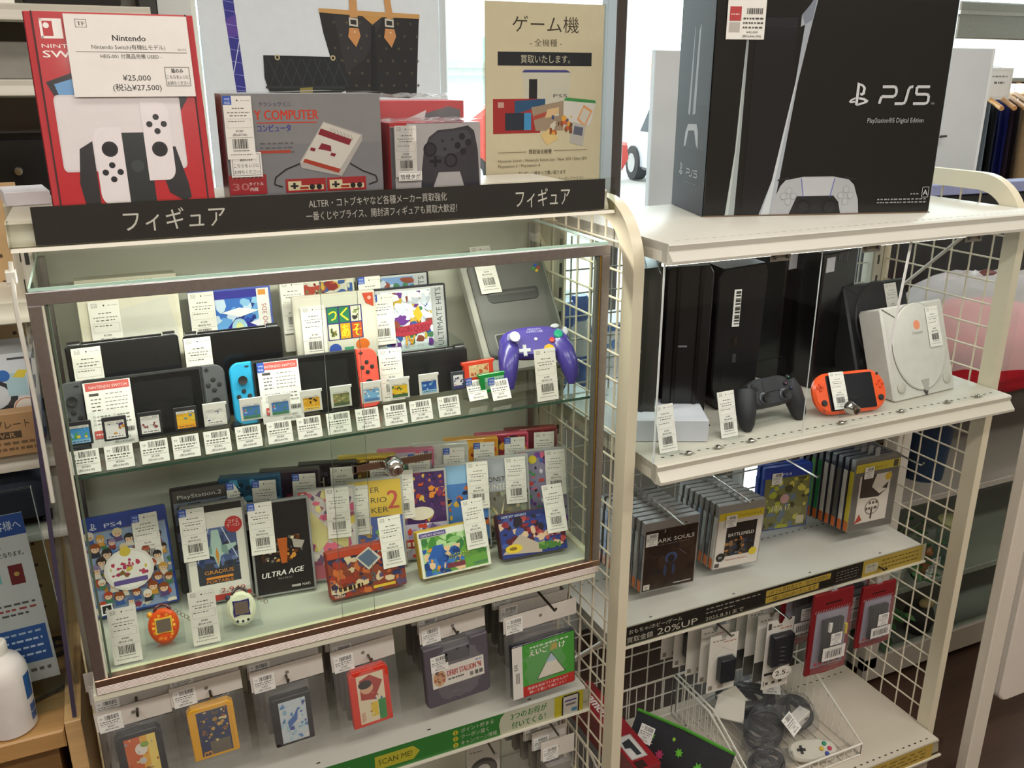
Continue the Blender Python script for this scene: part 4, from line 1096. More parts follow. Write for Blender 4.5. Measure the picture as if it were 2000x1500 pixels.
q = MB().box(0, 0, 0, .072, .0006, .125, 'pp', '#eeebe4')
p = Pr(q, 0, 0, .072, .125, 0)
for i in range(6): p.dashes(.1, .92 - i * .075, .4, .014, i, '#6a655e', 2).dashes(.5, .925 - i * .075, .92, .01, i + 5, '#8a857e', 4)
p.rect(.06, .25, .36, .44, '#b8403f').dashes(.09, .33, .33, .014, 3, '#f0dcd8', 3).rect(.06, .1, .34, .23, '#b9b4ac').bars(.5, .34, .92, .42, 4, '#3a3633')
for i in range(3): p.dashes(.42, .27 - i * .06, .95, .022, i + 30, '#4a4642', 5)
p.txt('¥42,000', .67, .085, .028, '#333', 'C', .3).txt('(税込¥46,200)', .67, .03, .028, '#333', 'C', .5)
o = q.build('price_label', t, 0); o.location = (.02, -.003, .318)

# ================================================================ middle shelf: acrylic front with consoles behind
ZM = .2245
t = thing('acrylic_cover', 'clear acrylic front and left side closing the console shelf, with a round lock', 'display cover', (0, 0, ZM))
MB().box(.928, -.087, .001, 1.82, -.084, .356, 'cl', '#fbfdfd').build('front_sheet', t)
MB().box(.928, -.083, .001, .931, .28, .355, 'cl', '#f7fbfb').box(.9275, -.0872, .001, .9315, -.0838, .356, 'cv', '#f8ffff').build('side_sheet', t)
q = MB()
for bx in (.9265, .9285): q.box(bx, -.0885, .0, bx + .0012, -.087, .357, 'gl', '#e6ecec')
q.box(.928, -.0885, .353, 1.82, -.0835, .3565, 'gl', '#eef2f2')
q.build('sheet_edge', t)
MB().box(1.2615, -.0885, .002, 1.2628, -.087, .352, 'gl', '#d4dcdc').build('sheet_seam', t)
MB().add([(1.457, -.0879, .137), (1.4635, -.0879, .137), (1.4805, -.0879, .352), (1.474, -.0879, .352), (1.457, -.087, .137), (1.4635, -.087, .137), (1.4805, -.087, .352), (1.474, -.087, .352)], [(0, 1, 2, 3), (5, 4, 7, 6), (0, 3, 7, 4), (1, 5, 6, 2), (3, 2, 6, 7), (0, 4, 5, 1)], 'gl', '#f4f4f2').build('white_streak', t)  # added strip imitating a diagonal bright streak across the acrylic front
for x in (1.01, 1.075, 1.15, 1.37, 1.53, 1.66, 1.75):
    q = MB().lathe([(.006, 0), (.006, .004), (.003, .006)], 'me', '#b9b6ae', 10).box(-.012, -.004, 0, .012, .004, .0016, 'cl', '#f0f0ee')
    o = q.build('screw', t); o.location = (x, -.078, .0005)
q = MB().at(1.371, -.09, .04)
q.lathe([(.0125, .0), (.0125, -.006), (.011, -.01), (.009, -.018), (.0085, -.022), (.006, -.023)], 'me', '#b9b4ae', 18, 'y').box(-.001, -.0238, -.004, .001, -.0225, .004, 'mt', '#2a2622').box(-.02, .0, -.02, .022, .003, .016, 'cl', '#eef0f0')
q.build('lock', t)
def mesh_console(label, x, y, rz, pts, y0, y1, c, extra=None, z=ZM + .001, lean=0, m='gl', bev=.003, name='game_console', stand=None, roll=0):
    t = thing(name, label, 'game console', (x, y, z), rz, None, lean, roll)
    MB().slab(pts, y0, y1, m, c, bev).build('body', t)
    if extra: extra(t)
    return t
# twin black towers on a pale angled plinth
t = thing('stand_box', 'pale grey low box under the black tower console at the left of the console shelf', 'box', (.935, .02, ZM + .0008), -25)
MB().slab(rrect(.155, .042, .001, 1), 0, .12, 'pp', '#c9cad2', .001).build('carton', t)
def ridged(t, w, h, d, n):
    for k in range(n):
        MB().box(-.002 + w * (k + .5) / n - .003, -.0035, .012, w * (k + .5) / n + .003, d + .002, h - .002, 'gl', '#050506', .0008).build('groove', t)
    MB().box(w * .3, -.0015, h * .5, w * .5, 0, h * .51, 'gl', '#6a6a70').build('badge', t)
def tower(label, x, y, rz, w, h, d, n, c='#141416', lean=0, z=ZM):
    t = thing('game_console', label, 'game console', (x, y, z), rz, None, lean)
    MB().slab([(0, .012), (w, .012), (w, h - .014), (w - .008, h), (.004, h - .004), (0, h - .012)], 0, d, 'gl', c, .0015).build('body', t)
    ridged(t, w, h, d, n)
    MB().slab([(-.012, 0), (w + .012, 0), (w + .004, .014), (-.004, .014)], -.01, d * .8, 'gl', '#1c1c1f', .001).build('stand', t)
    return t
tower('tall black tower console seen through the wire side, leftmost on its shelf', .965, .06, -30, .05, .32, .17, 1, '#1c1c1e')
tower('black tower console with two grooves, second from the left on the console shelf', 1.045, .068, -24, .085, .315, .19, 2)
def rear(t):
    q = MB(); p = Pr(q, .035, .175, .016, .075, -.0006); p.rect(0, 0, 1, 1, '#e4e2dc')
    p.k += 1
    for i in range(12): p.rect(.25, .06 + i * .075, .95, .06 + i * .075 + .03 + .02 * (i % 3), '#3a3633'); p.k -= 1
    q.build('barcode_label', t, 0)
    MB().box(.04, -.001, .135, .052, .001, .155, 'me', '#8a857a').box(.043, -.0014, .138, .05, 0, .152, 'mt', '#0a0a0a').build('network_port', t)
    MB().box(.042, -.001, .1, .05, .001, .118, 'mt', '#2f2f32').build('port', t)
    MB().dome(.046, .03, 0, .0025, .001, 'mt', '#8a8a86', 8).dome(.046, .022, 0, .0025, .001, 'mt', '#8a8a86', 8).build('screw', t)
mesh_console('thick black console standing upright with a white barcode strip on its back face', 1.175, .085, -8, [(0, .05), (.015, .005), (.1, 0), (.108, .28), (.1, .3), (.01, .292), (.0, .27)], 0, .14, '#19191b', rear)
def slabtop(t):
    q = MB()
    for i in range(6): q.box(.05 + i * .006, -.001, .273, .053 + i * .006, .02, .292, 'mt', '#5a5a5e')
    q.build('vent', t)
    MB().box(.006, -.0015, .255, .036, 0, .286, 'pp', '#c9c9cf').build('white_sticker', t)
mesh_console('wide black glossy console slab standing upright, left of a matching slab behind the controller', 1.415, .17, 10, rrect(.07, .29, .003, 2), 0, .1, '#0d0d0f', slabtop)
mesh_console('wide black glossy console slab standing upright, right of a matching slab behind the orange handheld', 1.462, .11, 14, rrect(.125, .295, .003, 2), 0, .15, '#0c0c0e', slabtop)

# black controller in a clear cradle
t = thing('game_controller', 'black two-stick game controller propped in a clear cradle on the console shelf', 'game controller', (1.245, -.022, ZM + .028), 4, None, 30)
q = MB().slab([(-.052, .058), (-.058, .03), (-.046, .01), (-.022, .008), (.022, .008), (.046, .01), (.058, .03), (.052, .058), (.03, .066), (-.03, .066)], -.014, .012, 'mt', '#2b2c31', .006); q.build('body', t)
for s_ in (-1, 1):
    MB().tube([(s_ * .053, -.0, .048), (s_ * .06, .0, .03), (s_ * .065, .002, .006), (s_ * .068, .006, -.016), (s_ * .067, .008, -.028)], [.019, .021, .019, .015, .007], 'mt', '#26272b', 16).build('grip', t)
    MB().at(s_ * .026, -.0135, .026).lathe([(.012, 0), (.012, -.002), (.0105, -.003)], 'gl', '#4a4c52', 18, 'y').lathe([(.006, -.002), (.0055, -.006), (.009, -.0085), (.0088, -.0115), (0, -.0105)], 'mt', '#101012', 18, 'y').build('thumb_stick', t)
MB().box(-.021, -.0155, .036, .021, -.013, .06, 'mt', '#26272b', .0008).build('touch_pad', t)
MB().at(-.047, -.0155, .047).box(-.0035, -.002, -.011, .0035, 0, .011, 'mt', '#101012', .0006).box(-.011, -.002, -.0035, .011, 0, .0035, 'mt', '#101012', .0006).build('direction_pad', t)
for a, b, c in ((0, .011, '#2f6a5a'), (.011, 0, '#7a3a3a'), (0, -.011, '#3a4a8a'), (-.011, 0, '#7a4a6a')):
    MB().dome(.047 + a, .047 + b, -.015, .0048, .0025, 'gl', '#18181a', 14).dome(.047 + a, .047 + b, -.0172, .0022, .0005, 'gl', c, 10).build('button', t)
q = MB(); q.grid(lambda u, v: (-.085 + .17 * u, .02 + .006 * math.cos(v * 3), -.028 + .125 * v), 6, 8, 'cv', '#f2f4f4'); q.tube([(-.085, .02, -.028), (-.088, .016, .08), (-.075, .012, .1), (.07, .012, .104), (.085, .016, .09), (.085, .02, -.02)], .0012, 'cv', '#e8ecec', 6)
q.build('clear_cradle', t)

# orange handheld
t = thing('handheld_console', 'orange handheld console with a dark screen, standing behind the round lock', 'handheld console', (1.343, -.043, ZM + .001), -8, None, 28, 0, .016)
MB().slab(rrect(.17, .084, .038, 8), 0, .016, 'gl', '#ee5a2b', .005).build('body', t)
MB().slab(rrect(.108, .072, .002, 2, .031, .006), -.0012, .002, 'gl', '#15161c', .0005).build('screen', t)
for xx in (.0155, .1545):
    MB().dome(xx + (.003 if xx < .1 else -.003), .024, 0, .0062, .004, 'mt', '#1c1c1e', 14).build('thumb_stick', t)
MB().at(.0155, 0, .056).box(-.0028, -.002, -.008, .0028, 0, .008, 'gl', '#d84a22', .0005).box(-.008, -.002, -.0028, .008, 0, .0028, 'gl', '#d84a22', .0005).build('direction_pad', t)
for a, b in ((0, .0065), (.0065, 0), (0, -.0065), (-.0065, 0)): MB().dome(.1545 + a, .052 + b, 0, .003, .0018, 'gl', '#d84a22', 10).build('button', t)
MB().dome(.152, .073, 0, .003, .001, 'mt', '#1c1c1e', 10).dome(.0155, .009, 0, .003, .001, 'mt', '#8a3a1c', 10).build('small_button', t)
price(t, .036, -.006, .008, 0, 12500, 4, s=.82)

# white disc console leaning, black one behind
def disc_console(label, x, y, rz, c, lid, lean, z, front=True, s=1.0):
    t = thing('disc_console', label, 'game console', (x, y, z), rz, None, lean)
    MB().xslab([(0, .003), (.004, .001), (.06, .022), (.06, .19), (.054, .196), (.004, .196), (0, .192)], 0, .19, 'mt', c, .004).build('body', t)
    q = MB().slab(ell(.095, .105, .079, .092, 36), -.0035, .004, 'mt', lid, .002)
    q.build('disc_lid', t)
    q = MB()
    q.tube([(.095 + .079 * math.cos(a), -.0006, .105 + .092 * math.sin(a)) for a in [2 * PI * i / 36 for i in range(36)]], .0011, 'mt', '#77746c' if front else '#2a2a2e', 5, closed=True)
    q.tube([(.003, -.0006, .193), (.05, -.0006, .165)], .0011, 'mt', '#77746c' if front else '#2a2a2e', 5)
    q.build('lid_seam', t)
    for xx in (.024, .166):
        MB().dome(xx, .028, 0, .012, .004, 'mt', '#b9b6ac' if front else '#1f1f22', 18).build('button', t)
    MB().slab([(.084, .035), (.107, .035), (.1, .012), (.092, .012)], -.0045, .001, 'mt', '#a9a79e' if front else '#232327', .0006).slab([(.09, .012), (.1, .012), (.096, .002)], -.004, .001, 'mt', '#4a4844', .0004).build('front_wedge', t)
    if front:
        q = MB(); p = Pr(q, .07, .12, .05, .05, -.0037); p.ell(.5, .6, .2, 0, '#e8916a').txt('Dreamcast', .5, .22, .14, '#8a867e', 'C', .62); q.build('logo', t, 0)
    t.scale = (s, s, s)
    return t
d_ = disc_console('pale grey disc console with a round lid and orange emblem, leaning back on the shelf', 1.558, -.035, 4, '#c9c6be', '#cecbc3', 20, ZM + .0008, True, 1.02)
price(d_, .125, -.006, .098, 0, 9800, 6, s=.92)
d2 = disc_console('black disc console leaning behind the pale grey disc console', 1.545, .06, 4, '#17181c', '#1b1c20', 20, ZM + .03, False, 1.02)
price(d2, .115, -.005, .105, 0, 8800, 7, s=.9)
MB().box(-.01, .005, -.028, .2, .05, .0, 'cl', '#f0f3f3').build('clear_stand', d2)
for x, y, lb in ((.962, -.058, 'white price card at the left corner of the console shelf'), (1.108, -.045, 'white price card left of the black controller on the console shelf')):
    t = thing('price_card', lb, 'price card', (x, y, ZM), 2, 'price cards on the console shelf', 16)
    price(t, 0, 0, .001, 0, 3500, int(x * 90), s=.95)
    MB().box(.0, .001, 0, .04, .0028, .085, 'cl', '#f4f6f6').box(.0, -.02, 0, .04, .001, .0015, 'cl', '#f4f6f6').build('clear_stand', t)
# strip light under the top shelf
t = thing('strip_light', 'bright white strip light under the front edge of the top shelf', 'strip light', (.94, -.072, .57), 0)
MB().box(0, 0, .005, .74, .02, .0115, 'pt', '#e8e6e0').build('housing', t)
MB().cyl((0, .008, .003), (.74, .008, .003), .003, 'em', '#fff6e6', 8).build('tube', t)
area('strip_light_glow', (1.31, -.05, .562), .72, .02, 0.9, (1, .96, .9))

# ================================================================ third shelf: rows of hanging game cases
ZS = -.215
def hook(label, x, y0, y1, z, n=1, dz=-.02, c='#9a958c', group='display hooks'):
    t = thing('display_hook', label, 'hook', (x, y1, z), 0, group)
    L_ = y1 - y0
    q = MB().tube([(0, 0, 0), (0, -L_ * .5, dz * .5), (0, -L_, dz), (0, -L_ - .006, dz + .008)], .0024, 'me', c, 8)
    q.build('rod', t)
    MB().box(-.012, 0, -.012, .012, .003, .012, 'me', c, .0005).build('plate', t)
    return t
def hang_case(label, x, y, z, w, h, ops, shell, spine, rz, lean, pr=None, tab=True, clear=True, d=.014, group=None, top=.016, roll=0):
    t = game(label, x, y, z, ops, w, h, d, shell, 'gl', rz, lean, None, .0035, '#333', group, top=top if clear else .004, roll=roll)
    MB().box(-.0012, .001, .004, .0, d - .001, h - .03, 'pg', spine).box(-.0014, .001, .004, -.0002, d - .001, .03, 'pg', '#c86a2a' if spine != '#2b49a0' else spine).build('spine_print', t)
    if pr:
        small_price(t, pr[0], -.003, pr[1], int(x * 77), .028, .03, 480)
    if tab:
        MB().slab(rrect(.014, .034, .006, 4, w / 2 - .007, h - .01), d * .45, d * .55, 'hz', '#e8e8e8').build('hang_tab', t)
    return t
SP = ['#2a2c30', '#8a8780', '#26304a', '#8d8a84', '#2c2c2e', '#3a3a3c', '#75726c', '#2f5a9a', '#33343a']
hook('chrome display hook holding the row of cases behind the brown titled case', 1.115, .06, .29, -.0, 1, -.006)
for i in range(9):
    yy = .112 + i * .0185
    if i == 0:
        hang_case('dark brown hanging game case titled in white capitals with a faint blue knight shape', 1.05, yy, -.184, .135, .17,
                  [('r', 0, 0, 1, 1, '#33271f'), ('b', 401, ['#2c211a', '#3a2d24', '#2a2422'], 18, (.1, .2)), ('e', .52, .5, .12, .09, '#3a4a6a'), ('e', .52, .48, .07, .07, '#2a2624'), ('e', .42, .3, .03, .1, '#34405a'), ('e', .58, .3, .03, .1, '#34405a'), ('l', .66, .62, .82, .5, .0014, '#5a5a66'),
                   ('t', 'DARK SOULS', .54, .78, .065, '#d8d2c8', 'C', .8), ('d', .2, .74, .85, .006, 3, '#8a8078', 9), ('r', .02, .02, .14, .11, '#c9c2b8'), ('t', 'D', .08, .035, .05, '#4a3a2a'), ('r', .6, .04, .95, .06, '#a8a098'), ('t', '3', .36, .94, .05, '#c8c2b8')],
                  '#8d8a86', '#3a3c42', -3, -2, (.004, .115))
    else:
        hang_case('%s hanging game case from the front in the brown titled row' % ORD[i], 1.05 - i * .0015, yy, -.184, .135, .17, [('r', 0, 0, 1, 1, SP[i % 9])], '#85837e', SP[i % 9], -3, -2, group='hanging cases behind the brown titled case')
hook('chrome display hook holding the row of cases behind the white framed war game case', 1.32, .1, .29, -.01, 1, -.006)
for i in range(8):
    yy = .132 + i * .018
    if i == 0:
        hang_case('white framed hanging game case with a yellow top band and a dark battle picture', 1.252, yy, -.188, .122, .166,
                  [('r', 0, 0, 1, 1, '#d8d2c8'), ('r', 0, .87, 1, 1, '#d8c23a'), ('t', 'PlayStation3', .68, .905, .04, '#8a7a2a', 'C', .5), ('r', .2, .2, .88, .8, '#2a2622'), ('b', 411, ['#3a342e', '#5a4a3a', '#2f3a4a', '#8a6a4a', '#a8784a'], 26, (.05, .12), .2, .2, .88, .5), ('p', [(.5, .24), (.54, .24), (.57, .5), (.52, .62), (.47, .5)], '#1a1816'),
                   ('t', 'BATTLEFIELD', .54, .56, .06, '#c8c4bc', 'C', .58, 1), ('t', '3', .54, .47, .07, '#c87a3a', 'C', .06), ('e', .13, .2, .1, 0, '#2a2826'), ('t', 'EA', .13, .18, .04, '#d8d2c8'), ('e', .86, .22, .09, 0, '#d8c23a'), ('t', 'DICE', .5, .24, .03, '#b8b2a8'), ('t', 'PlayStation Network', .5, .12, .03, '#b85a4a', 'C', .5), ('r', .02, .02, .12, .09, '#4a4642')],
                  '#9a9792', '#c8c2b8', -5, -4, (.02, .11))
    else:
        hang_case('%s hanging game case from the front in the yellow banded war row' % ORD[i], 1.252 - i * .0012, yy, -.188, .122, .166, [('r', 0, 0, 1, 1, SP[(i + 3) % 9])], '#8a8883', SP[(i + 4) % 9], -5, -4, group='hanging cases behind the yellow banded war case')
hook('chrome display hook above the blue topped sports case', 1.525, .12, .29, -.0, 1, -.004)
for i in range(2):
    if i == 0:
        hang_case('blue topped hanging game case with a yellow green sports picture', 1.472, .236, -.19, .133, .17,
                  [('r', 0, .86, 1, 1, '#2c44a0'), ('r', 0, 0, 1, .86, '#7a7a4a'), ('b', 421, ['#a8b03a', '#5a5a3a', '#c8c45a', '#6a7a8a', '#4a4a30', '#8a8a5a'], 36, (.07, .17), 0, 0, 1, .84), ('t', 'PS4', .46, .89, .05, '#c8d0ec', 'C', .2), ('e', .46, .5, .1, 0, '#c8a0a0'), ('t', 'FIFA 17', .4, .3, .1, '#e0dca0', 'C', .4, 1), ('r', .76, .04, .94, .18, '#c8c4a8')],
                  '#2b49a0', '#2b49a0', -8, 0, (.02, .125), False, False, .013)
    else:
        hang_case('blue hanging game case behind the blue topped sports case', 1.47, .252, -.19, .133, .17, [('r', 0, 0, 1, 1, '#2c44a0')], '#2b49a0', '#2b49a0', -8, 0, None, False, False, .013)
hook('chrome display hook holding the row of cases behind the grey mountain case', 1.735, .02, .29, .035, 1, -.006)
SP2 = ['#c8b83a', '#c9c6c0', '#5a5a58', '#b8b5ae', '#c4c1ba', '#2f7a4a', '#4a9a3a', '#3a3f5a', '#b9b6b0', '#3a6a4a']
for i in range(9):
    yy = .122 + i * .0175
    if i == 0:
        hang_case('grey hanging game case with a yellow spine and an upside down dark mountain on white', 1.642, yy, -.176, .138, .19,
                  [('r', 0, 0, 1, 1, '#6a6762'), ('r', .0, .86, 1, .98, '#c8b83a'), ('t', 'PlayStation 2', .5, .885, .045, '#6a6020', 'C', .4), ('r', .86, .87, .97, .97, '#4a4430'), ('r', .12, .1, .84, .8, '#d2cbc0'), ('p', [(.16, .8), (.5, .8), (.42, .62), (.62, .5), (.8, .56), (.6, .46), (.16, .48)], '#3a322e'), ('p', [(.66, .58), (.8, .66), (.78, .56)], '#3a322e'),
                   ('e', .48, .32, .17, .12, '#8a837a'), ('e', .48, .32, .14, .1, '#d2cbc0'), ('d', .4, .36, .6, .04, 3, '#5a534c', 2), ('d', .34, .28, .62, .04, 4, '#5a534c', 3), ('r', .46, .14, .5, .28, '#4a423c'), ('e', .78, .74, .08, 0, '#c8a83a'), ('p', [(.1, .1), (.28, .14), (.2, .24)], '#a8483a')],
                  '#77756f', '#c8b83a', -3, 0, (.028, .14), True, True, .015, top=.004)
    else:
        hang_case('%s hanging game case from the front in the grey mountain row' % ORD[i], 1.642 - i * .0035, yy, -.176, .136, .19, [('r', 0, 0, 1, 1, '#34353c')], '#3c3f48', SP2[i], -3, 0, None, True, True, .014, group='hanging cases behind the grey mountain case', top=.004)

# promotional strip on the third shelf edge
t = thing('shelf_sign', 'dark and yellow promotional strip on the front edge of the third right shelf', 'sign', (.935, .044, -.256))
q = MB().box(0, .0, .0, .897, .001, .052, 'cv', '#f2f2ee').box(0, -.002, -.002, .897, .004, .003, 'pt', '#e0dac8').box(0, .003, .003, .897, .004, .048, 'pt', '#cfcabc')
q.build('clear_holder', t)
q = MB(); p = Pr(q, .03, .003, .855, .044, .0028, 'pg', '#2c2b2b')
p.txt('おもちゃ/ホビー/ゲーム', .1, .6, .2, '#e0dcd6', 'C', .155).txt('買取金額', .055, .14, .25, '#e0dcd6', 'C', .075).txt('20%UP', .165, .12, .36, '#e8e4de', 'C', .12).dashes(.25, .75, .42, .06, 3, '#b9b4ae', 9).dashes(.25, .52, .34, .06, 4, '#b9b4ae', 5).txt('2025.8.31まで', .31, .12, .2, '#d0ccc6', 'C', .12)
p.rect(.44, .52, .66, .86, '#d9b95a').rect(.44, .12, .62, .46, '#d9b95a').txt('1点でも買取成立で、他のお品物も', .55, .58, .2, '#3a3020', 'C', .2).txt('一緒に20%UPいたします', .53, .18, .2, '#3a3020', 'C', .16)
for i in range(4): p.dashes(.68, .72 - i * .17, .76, .05, i + 12, '#8a857e', 5)
p.rect(.775, .0, 1, 1, '#d0b458').rect(.785, .22, .83, .72, '#e6e2d8').txt('買取強化', .807, .5, .14, '#5a5240', 'C', .036).txt('アイテム', .807, .28, .14, '#5a5240', 'C', .036)
for i in range(3): p.dashes(.845, .7 - i * .24, .985, .07, i + 20, '#7a6a3a', 9)
q.build('strip_card', t, 0)
t = thing('shelf_sign', 'yellow printed strip on the front edge of the bottom right shelf', 'sign', (1.28, -.092, -.732))
MB().box(0, .0, .0, .552, .001, .052, 'cv', '#f2f2ee').box(0, -.002, -.002, .552, .004, .003, 'pt', '#e0dac8').build('clear_holder', t)
q = MB(); p = Pr(q, .02, .003, .5, .044, .0008, 'pg', '#cbab52')
for i in range(3): p.dashes(.05 + .03 * i, .7 - i * .24, .95, .07, i + 40, '#7a6a3a', 14)
q.build('strip_card', t, 0)

# ---------------------------------------------------------------- hanging accessories under the third shelf
def blister(label, x, y, z, w, h, ops, body, group=None, rz=-4):
    t = thing('blister_pack', label, 'accessory pack', (x, y, z), rz, group)
    MB().slab([(0, 0), (w, 0), (w, h), (w * .62, h), (w * .55, h - .012), (w * .45, h - .012), (w * .38, h), (0, h)], 0, .0012, 'pp', '#d8d4ca').build('card', t)
    q = MB(); p = Pr(q, 0, 0, w, h, -.0002, 'pg'); draw(p, ops); q.build('card_print', t, 0)
    if body: body(t, w, h)
    return t
def adapter(t, w, h):
    MB().slab(rrect(.04, .062, .003, 3, w * .3, h * .22), -.02, -.001, 'gl', '#22262c', .002).build('charger', t)
    MB().slab(rrect(.046, .07, .004, 3, w * .3 - .003, h * .22 - .004), -.024, -.0005, 'cv', '#f4f6f6', .004).build('clear_blister', t)
def cable(t, w, h):
    MB().slab(rrect(w * .8, h * .45, .004, 3, w * .1, h * .38), -.02, -.001, 'gl', '#23262b', .003).build('cable_pack', t)
    q = MB()
    for i in range(5): q.tube([(w * .2, -.012, h * .4 + i * .012), (w * .5, -.021, h * .42 + i * .012), (w * .8, -.012, h * .4 + i * .012)], .0035, 'mt', '#1b1c1f', 6)
    q.build('cable', t)
    q = MB(); p = Pr(q, w * .12, h * .2, w * .76, h * .2, -.0225, 'pg'); p.ell(.5, .5, .48, .48, '#dedad0', 22).txt('2.5', .42, .34, .36, '#22211f', 'C', .5, 1).txt('m', .8, .3, .2, '#22211f', 'C', .14); q.build('length_badge', t, 0)
BL = [('d', .1, .9, .6, .02, 3, '#8a8478', 3), ('d', .5, .86, .95, .016, 4, '#b06a4a', 4), ('l', .1, .6, .5, .78, .0008, '#b9b2a4'), ('l', .4, .8, .9, .66, .0008, '#b9b2a4'), ('r', .06, .04, .2, .12, '#8a8478'), ('r', .4, .04, .6, .12, '#a8a296'), ('r', .9, .3, 1, .36, '#c8a83a')]
hook('dark display hook holding the adapter packs', 1.275, .07, .3, -.325, 1, -.004)
blister('beige card pack with a black power adapter, front of its hook', 1.234, .092, -.487, .075, .152, BL, adapter)
for i in range(4):
    blister('%s card pack from the front on the power adapter hook' % ORD[i + 1], 1.23 - i * .012, .12 + i * .034, -.48 + .004 * i, .075, .15, BL, adapter if i == 2 else None, 'card packs behind the power adapter pack')
hook('dark display hook holding the cable packs', 1.44, .07, .3, -.325, 1, -.004)
blister('beige card pack with a black cable and a round length badge, front of its hook', 1.398, .092, -.53, .076, .19, BL + [('r', .1, .0, .9, .18, '#d8d4ca'), ('r', .06, .2, .94, .24, '#2a2a2a'), ('r', .14, .06, .24, .1, '#4a4640'), ('r', .38, .06, .5, .1, '#4a4640'), ('r', .62, .06, .76, .1, '#4a4640'), ('r', .04, .88, .16, .97, '#4a4640')], cable)
for i in range(4):
    blister('%s cable pack from the front on the length badge hook' % ORD[i + 1], 1.392 - i * .006, .118 + i * .03, -.525, .076, .188, BL + [('r', 0, 0, 1, .3, '#4a4844')], None, 'cable packs behind the length badge pack')
def redbag(label, x, y, z, w, h, rz, seed, inner):
    t = thing('hanging_pouch', label, 'accessory pouch', (x, y, z), rz)
    q = MB().slab([(0, .004), (w * .5, 0), (w, .004), (w, h * .8), (w - .002, h), (.002, h), (0, h * .8)], -.004, .004, 'gl', '#7e1d22', .001)
    q.build('red_back', t)
    q = MB(); p = Pr(q, 0, 0, w, h, -.0042, 'pg')
    p.rect(.1, .1, .9, .78, '#8d8794').rect(.3, .865, .7, .885, '#3a1214')
    for i in range(14): p.line(.06 + i * .064, .78, .09 + i * .064, .81, .0012, '#b9b4b8')
    p.dashes(.18, .12, .82, .04, 5, '#b03038', 5)
    q.build('pouch_print', t, 0)
    rnd = random.Random(seed)
    q = MB()
    for i in range(6):
        a = rnd.uniform(-.2, .2)
        q.tube([(w * (.3 + .07 * i) , -.012 - .004 * (i % 2), h * .2), (w * (.3 + .07 * i) + a * .02, -.018, h * .45), (w * (.28 + .08 * i), -.012, h * .7)], .0065, 'mt', '#1b1a1c', 7)
    if inner: q.cyl((w * .35, -.02, h * .58), (w * .36, -.02, h * .68), .005, 'mt', '#d8d4cc', 8).cyl((w * .78, -.018, h * .5), (w * .77, -.018, h * .62), .004, 'mt', '#d0b83a', 8)
    q.build('cables', t)
    small_price(t, w * .36, -.027, h * .42, seed, .032, .032, 980)
    q = MB(); q.box(w * .2, -.0265, h * .24, w * .76, -.026, h * .4, 'pp', '#dcd8d2'); p = Pr(q, w * .2, h * .24, w * .56, h * .16, -.0265); p.bars(.12, .2, .88, .75, seed); q.build('barcode_label', t, 0)
    q = MB(); q.grid(lambda u, v: (w * (.04 + .92 * u), -.012 - .018 * math.sin(PI * u) * math.sin(PI * v) - .003 * rnd.random(), h * (.06 + .74 * v)), 8, 12, 'fi', '#ffffff'); q.build('clear_front', t, 180)
    MB().slab(rrect(.016, .034, .007, 4, w / 2 - .008, h - .02), -.002, .0, 'hz', '#e8e8e8').build('hang_tab', t)
hook('dark display hook holding the larger red pouch', 1.53, .05, .3, -.225, 1, -.006, '#55524c')
hook('dark display hook holding the smaller red pouch', 1.68, .03, .3, -.23, 1, -.006, '#55524c')
redbag('large red hanging pouch with black cables and white barcode label, in front', 1.472, .035, -.477, .118, .222, -2, 3, True)
redbag('smaller red hanging pouch with a black adapter, right of the large red pouch', 1.622, .035, -.444, .104, .172, -2, 7, False)
for i, (x, y) in enumerate(((1.45, .11), (1.6, .1))):
    redbag(['red hanging pouch half hidden behind the large red pouch', 'red hanging pouch half hidden behind the smaller red pouch'][i], x, y, -.44, .11, .2, -2, 11 + i, False)

# ---------------------------------------------------------------- wire baskets on the bottom shelf
ZB = -.689
def basket(label, x0, x1):
    t = thing('wire_basket', label, 'basket', (0, 0, ZB), 0, 'wire baskets on the bottom shelf')
    yb, ym, yf, zh, zl = .27, .12, -.045, .118, .035
    rim = [(x0, yb, zh), (x0, ym, zh), (x0, yf, zl), (x1, yf, zl), (x1, ym, zh), (x1, yb, zh)]
    q = MB().tube(rim, .0032, 'pt', '#e4e0d4', 8, closed=True).tube([(x0, yb, .003), (x0, yf, .003), (x1, yf, .003), (x1, yb, .003)], .0024, 'pt', '#e4e0d4', 6, closed=True)
    q.build('rim', t)
    q = MB()
    for xx in (x0, x1):
        n = 13
        for i in range(n + 1):
            y = yf + (yb - yf) * i / n
            zt = zh if y > ym else zl + (zh - zl) * (y - yf) / (ym - yf)
            q.cyl((xx, y, .003), (xx, y, zt), .0014, 'pt', '#ddd8cc', 5, caps=False)
    n = int((x1 - x0) / .026)
    for i in range(n + 1):
        xx = x0 + (x1 - x0) * i / n
        q.cyl((xx, yb, .003), (xx, yb, zh), .0014, 'pt', '#ddd8cc', 5, caps=False).cyl((xx, yf, .003), (xx, yf, zl), .0014, 'pt', '#ddd8cc', 5, caps=False).cyl((xx, yf, .003), (xx, yb, .003), .0014, 'pt', '#ddd8cc', 5, caps=False)
    q.build('wires', t)
basket('white wire basket holding the red long box and a splattered pouch', .945, 1.272)
basket('white wire basket full of film wrapped black cables', 1.285, 1.605)
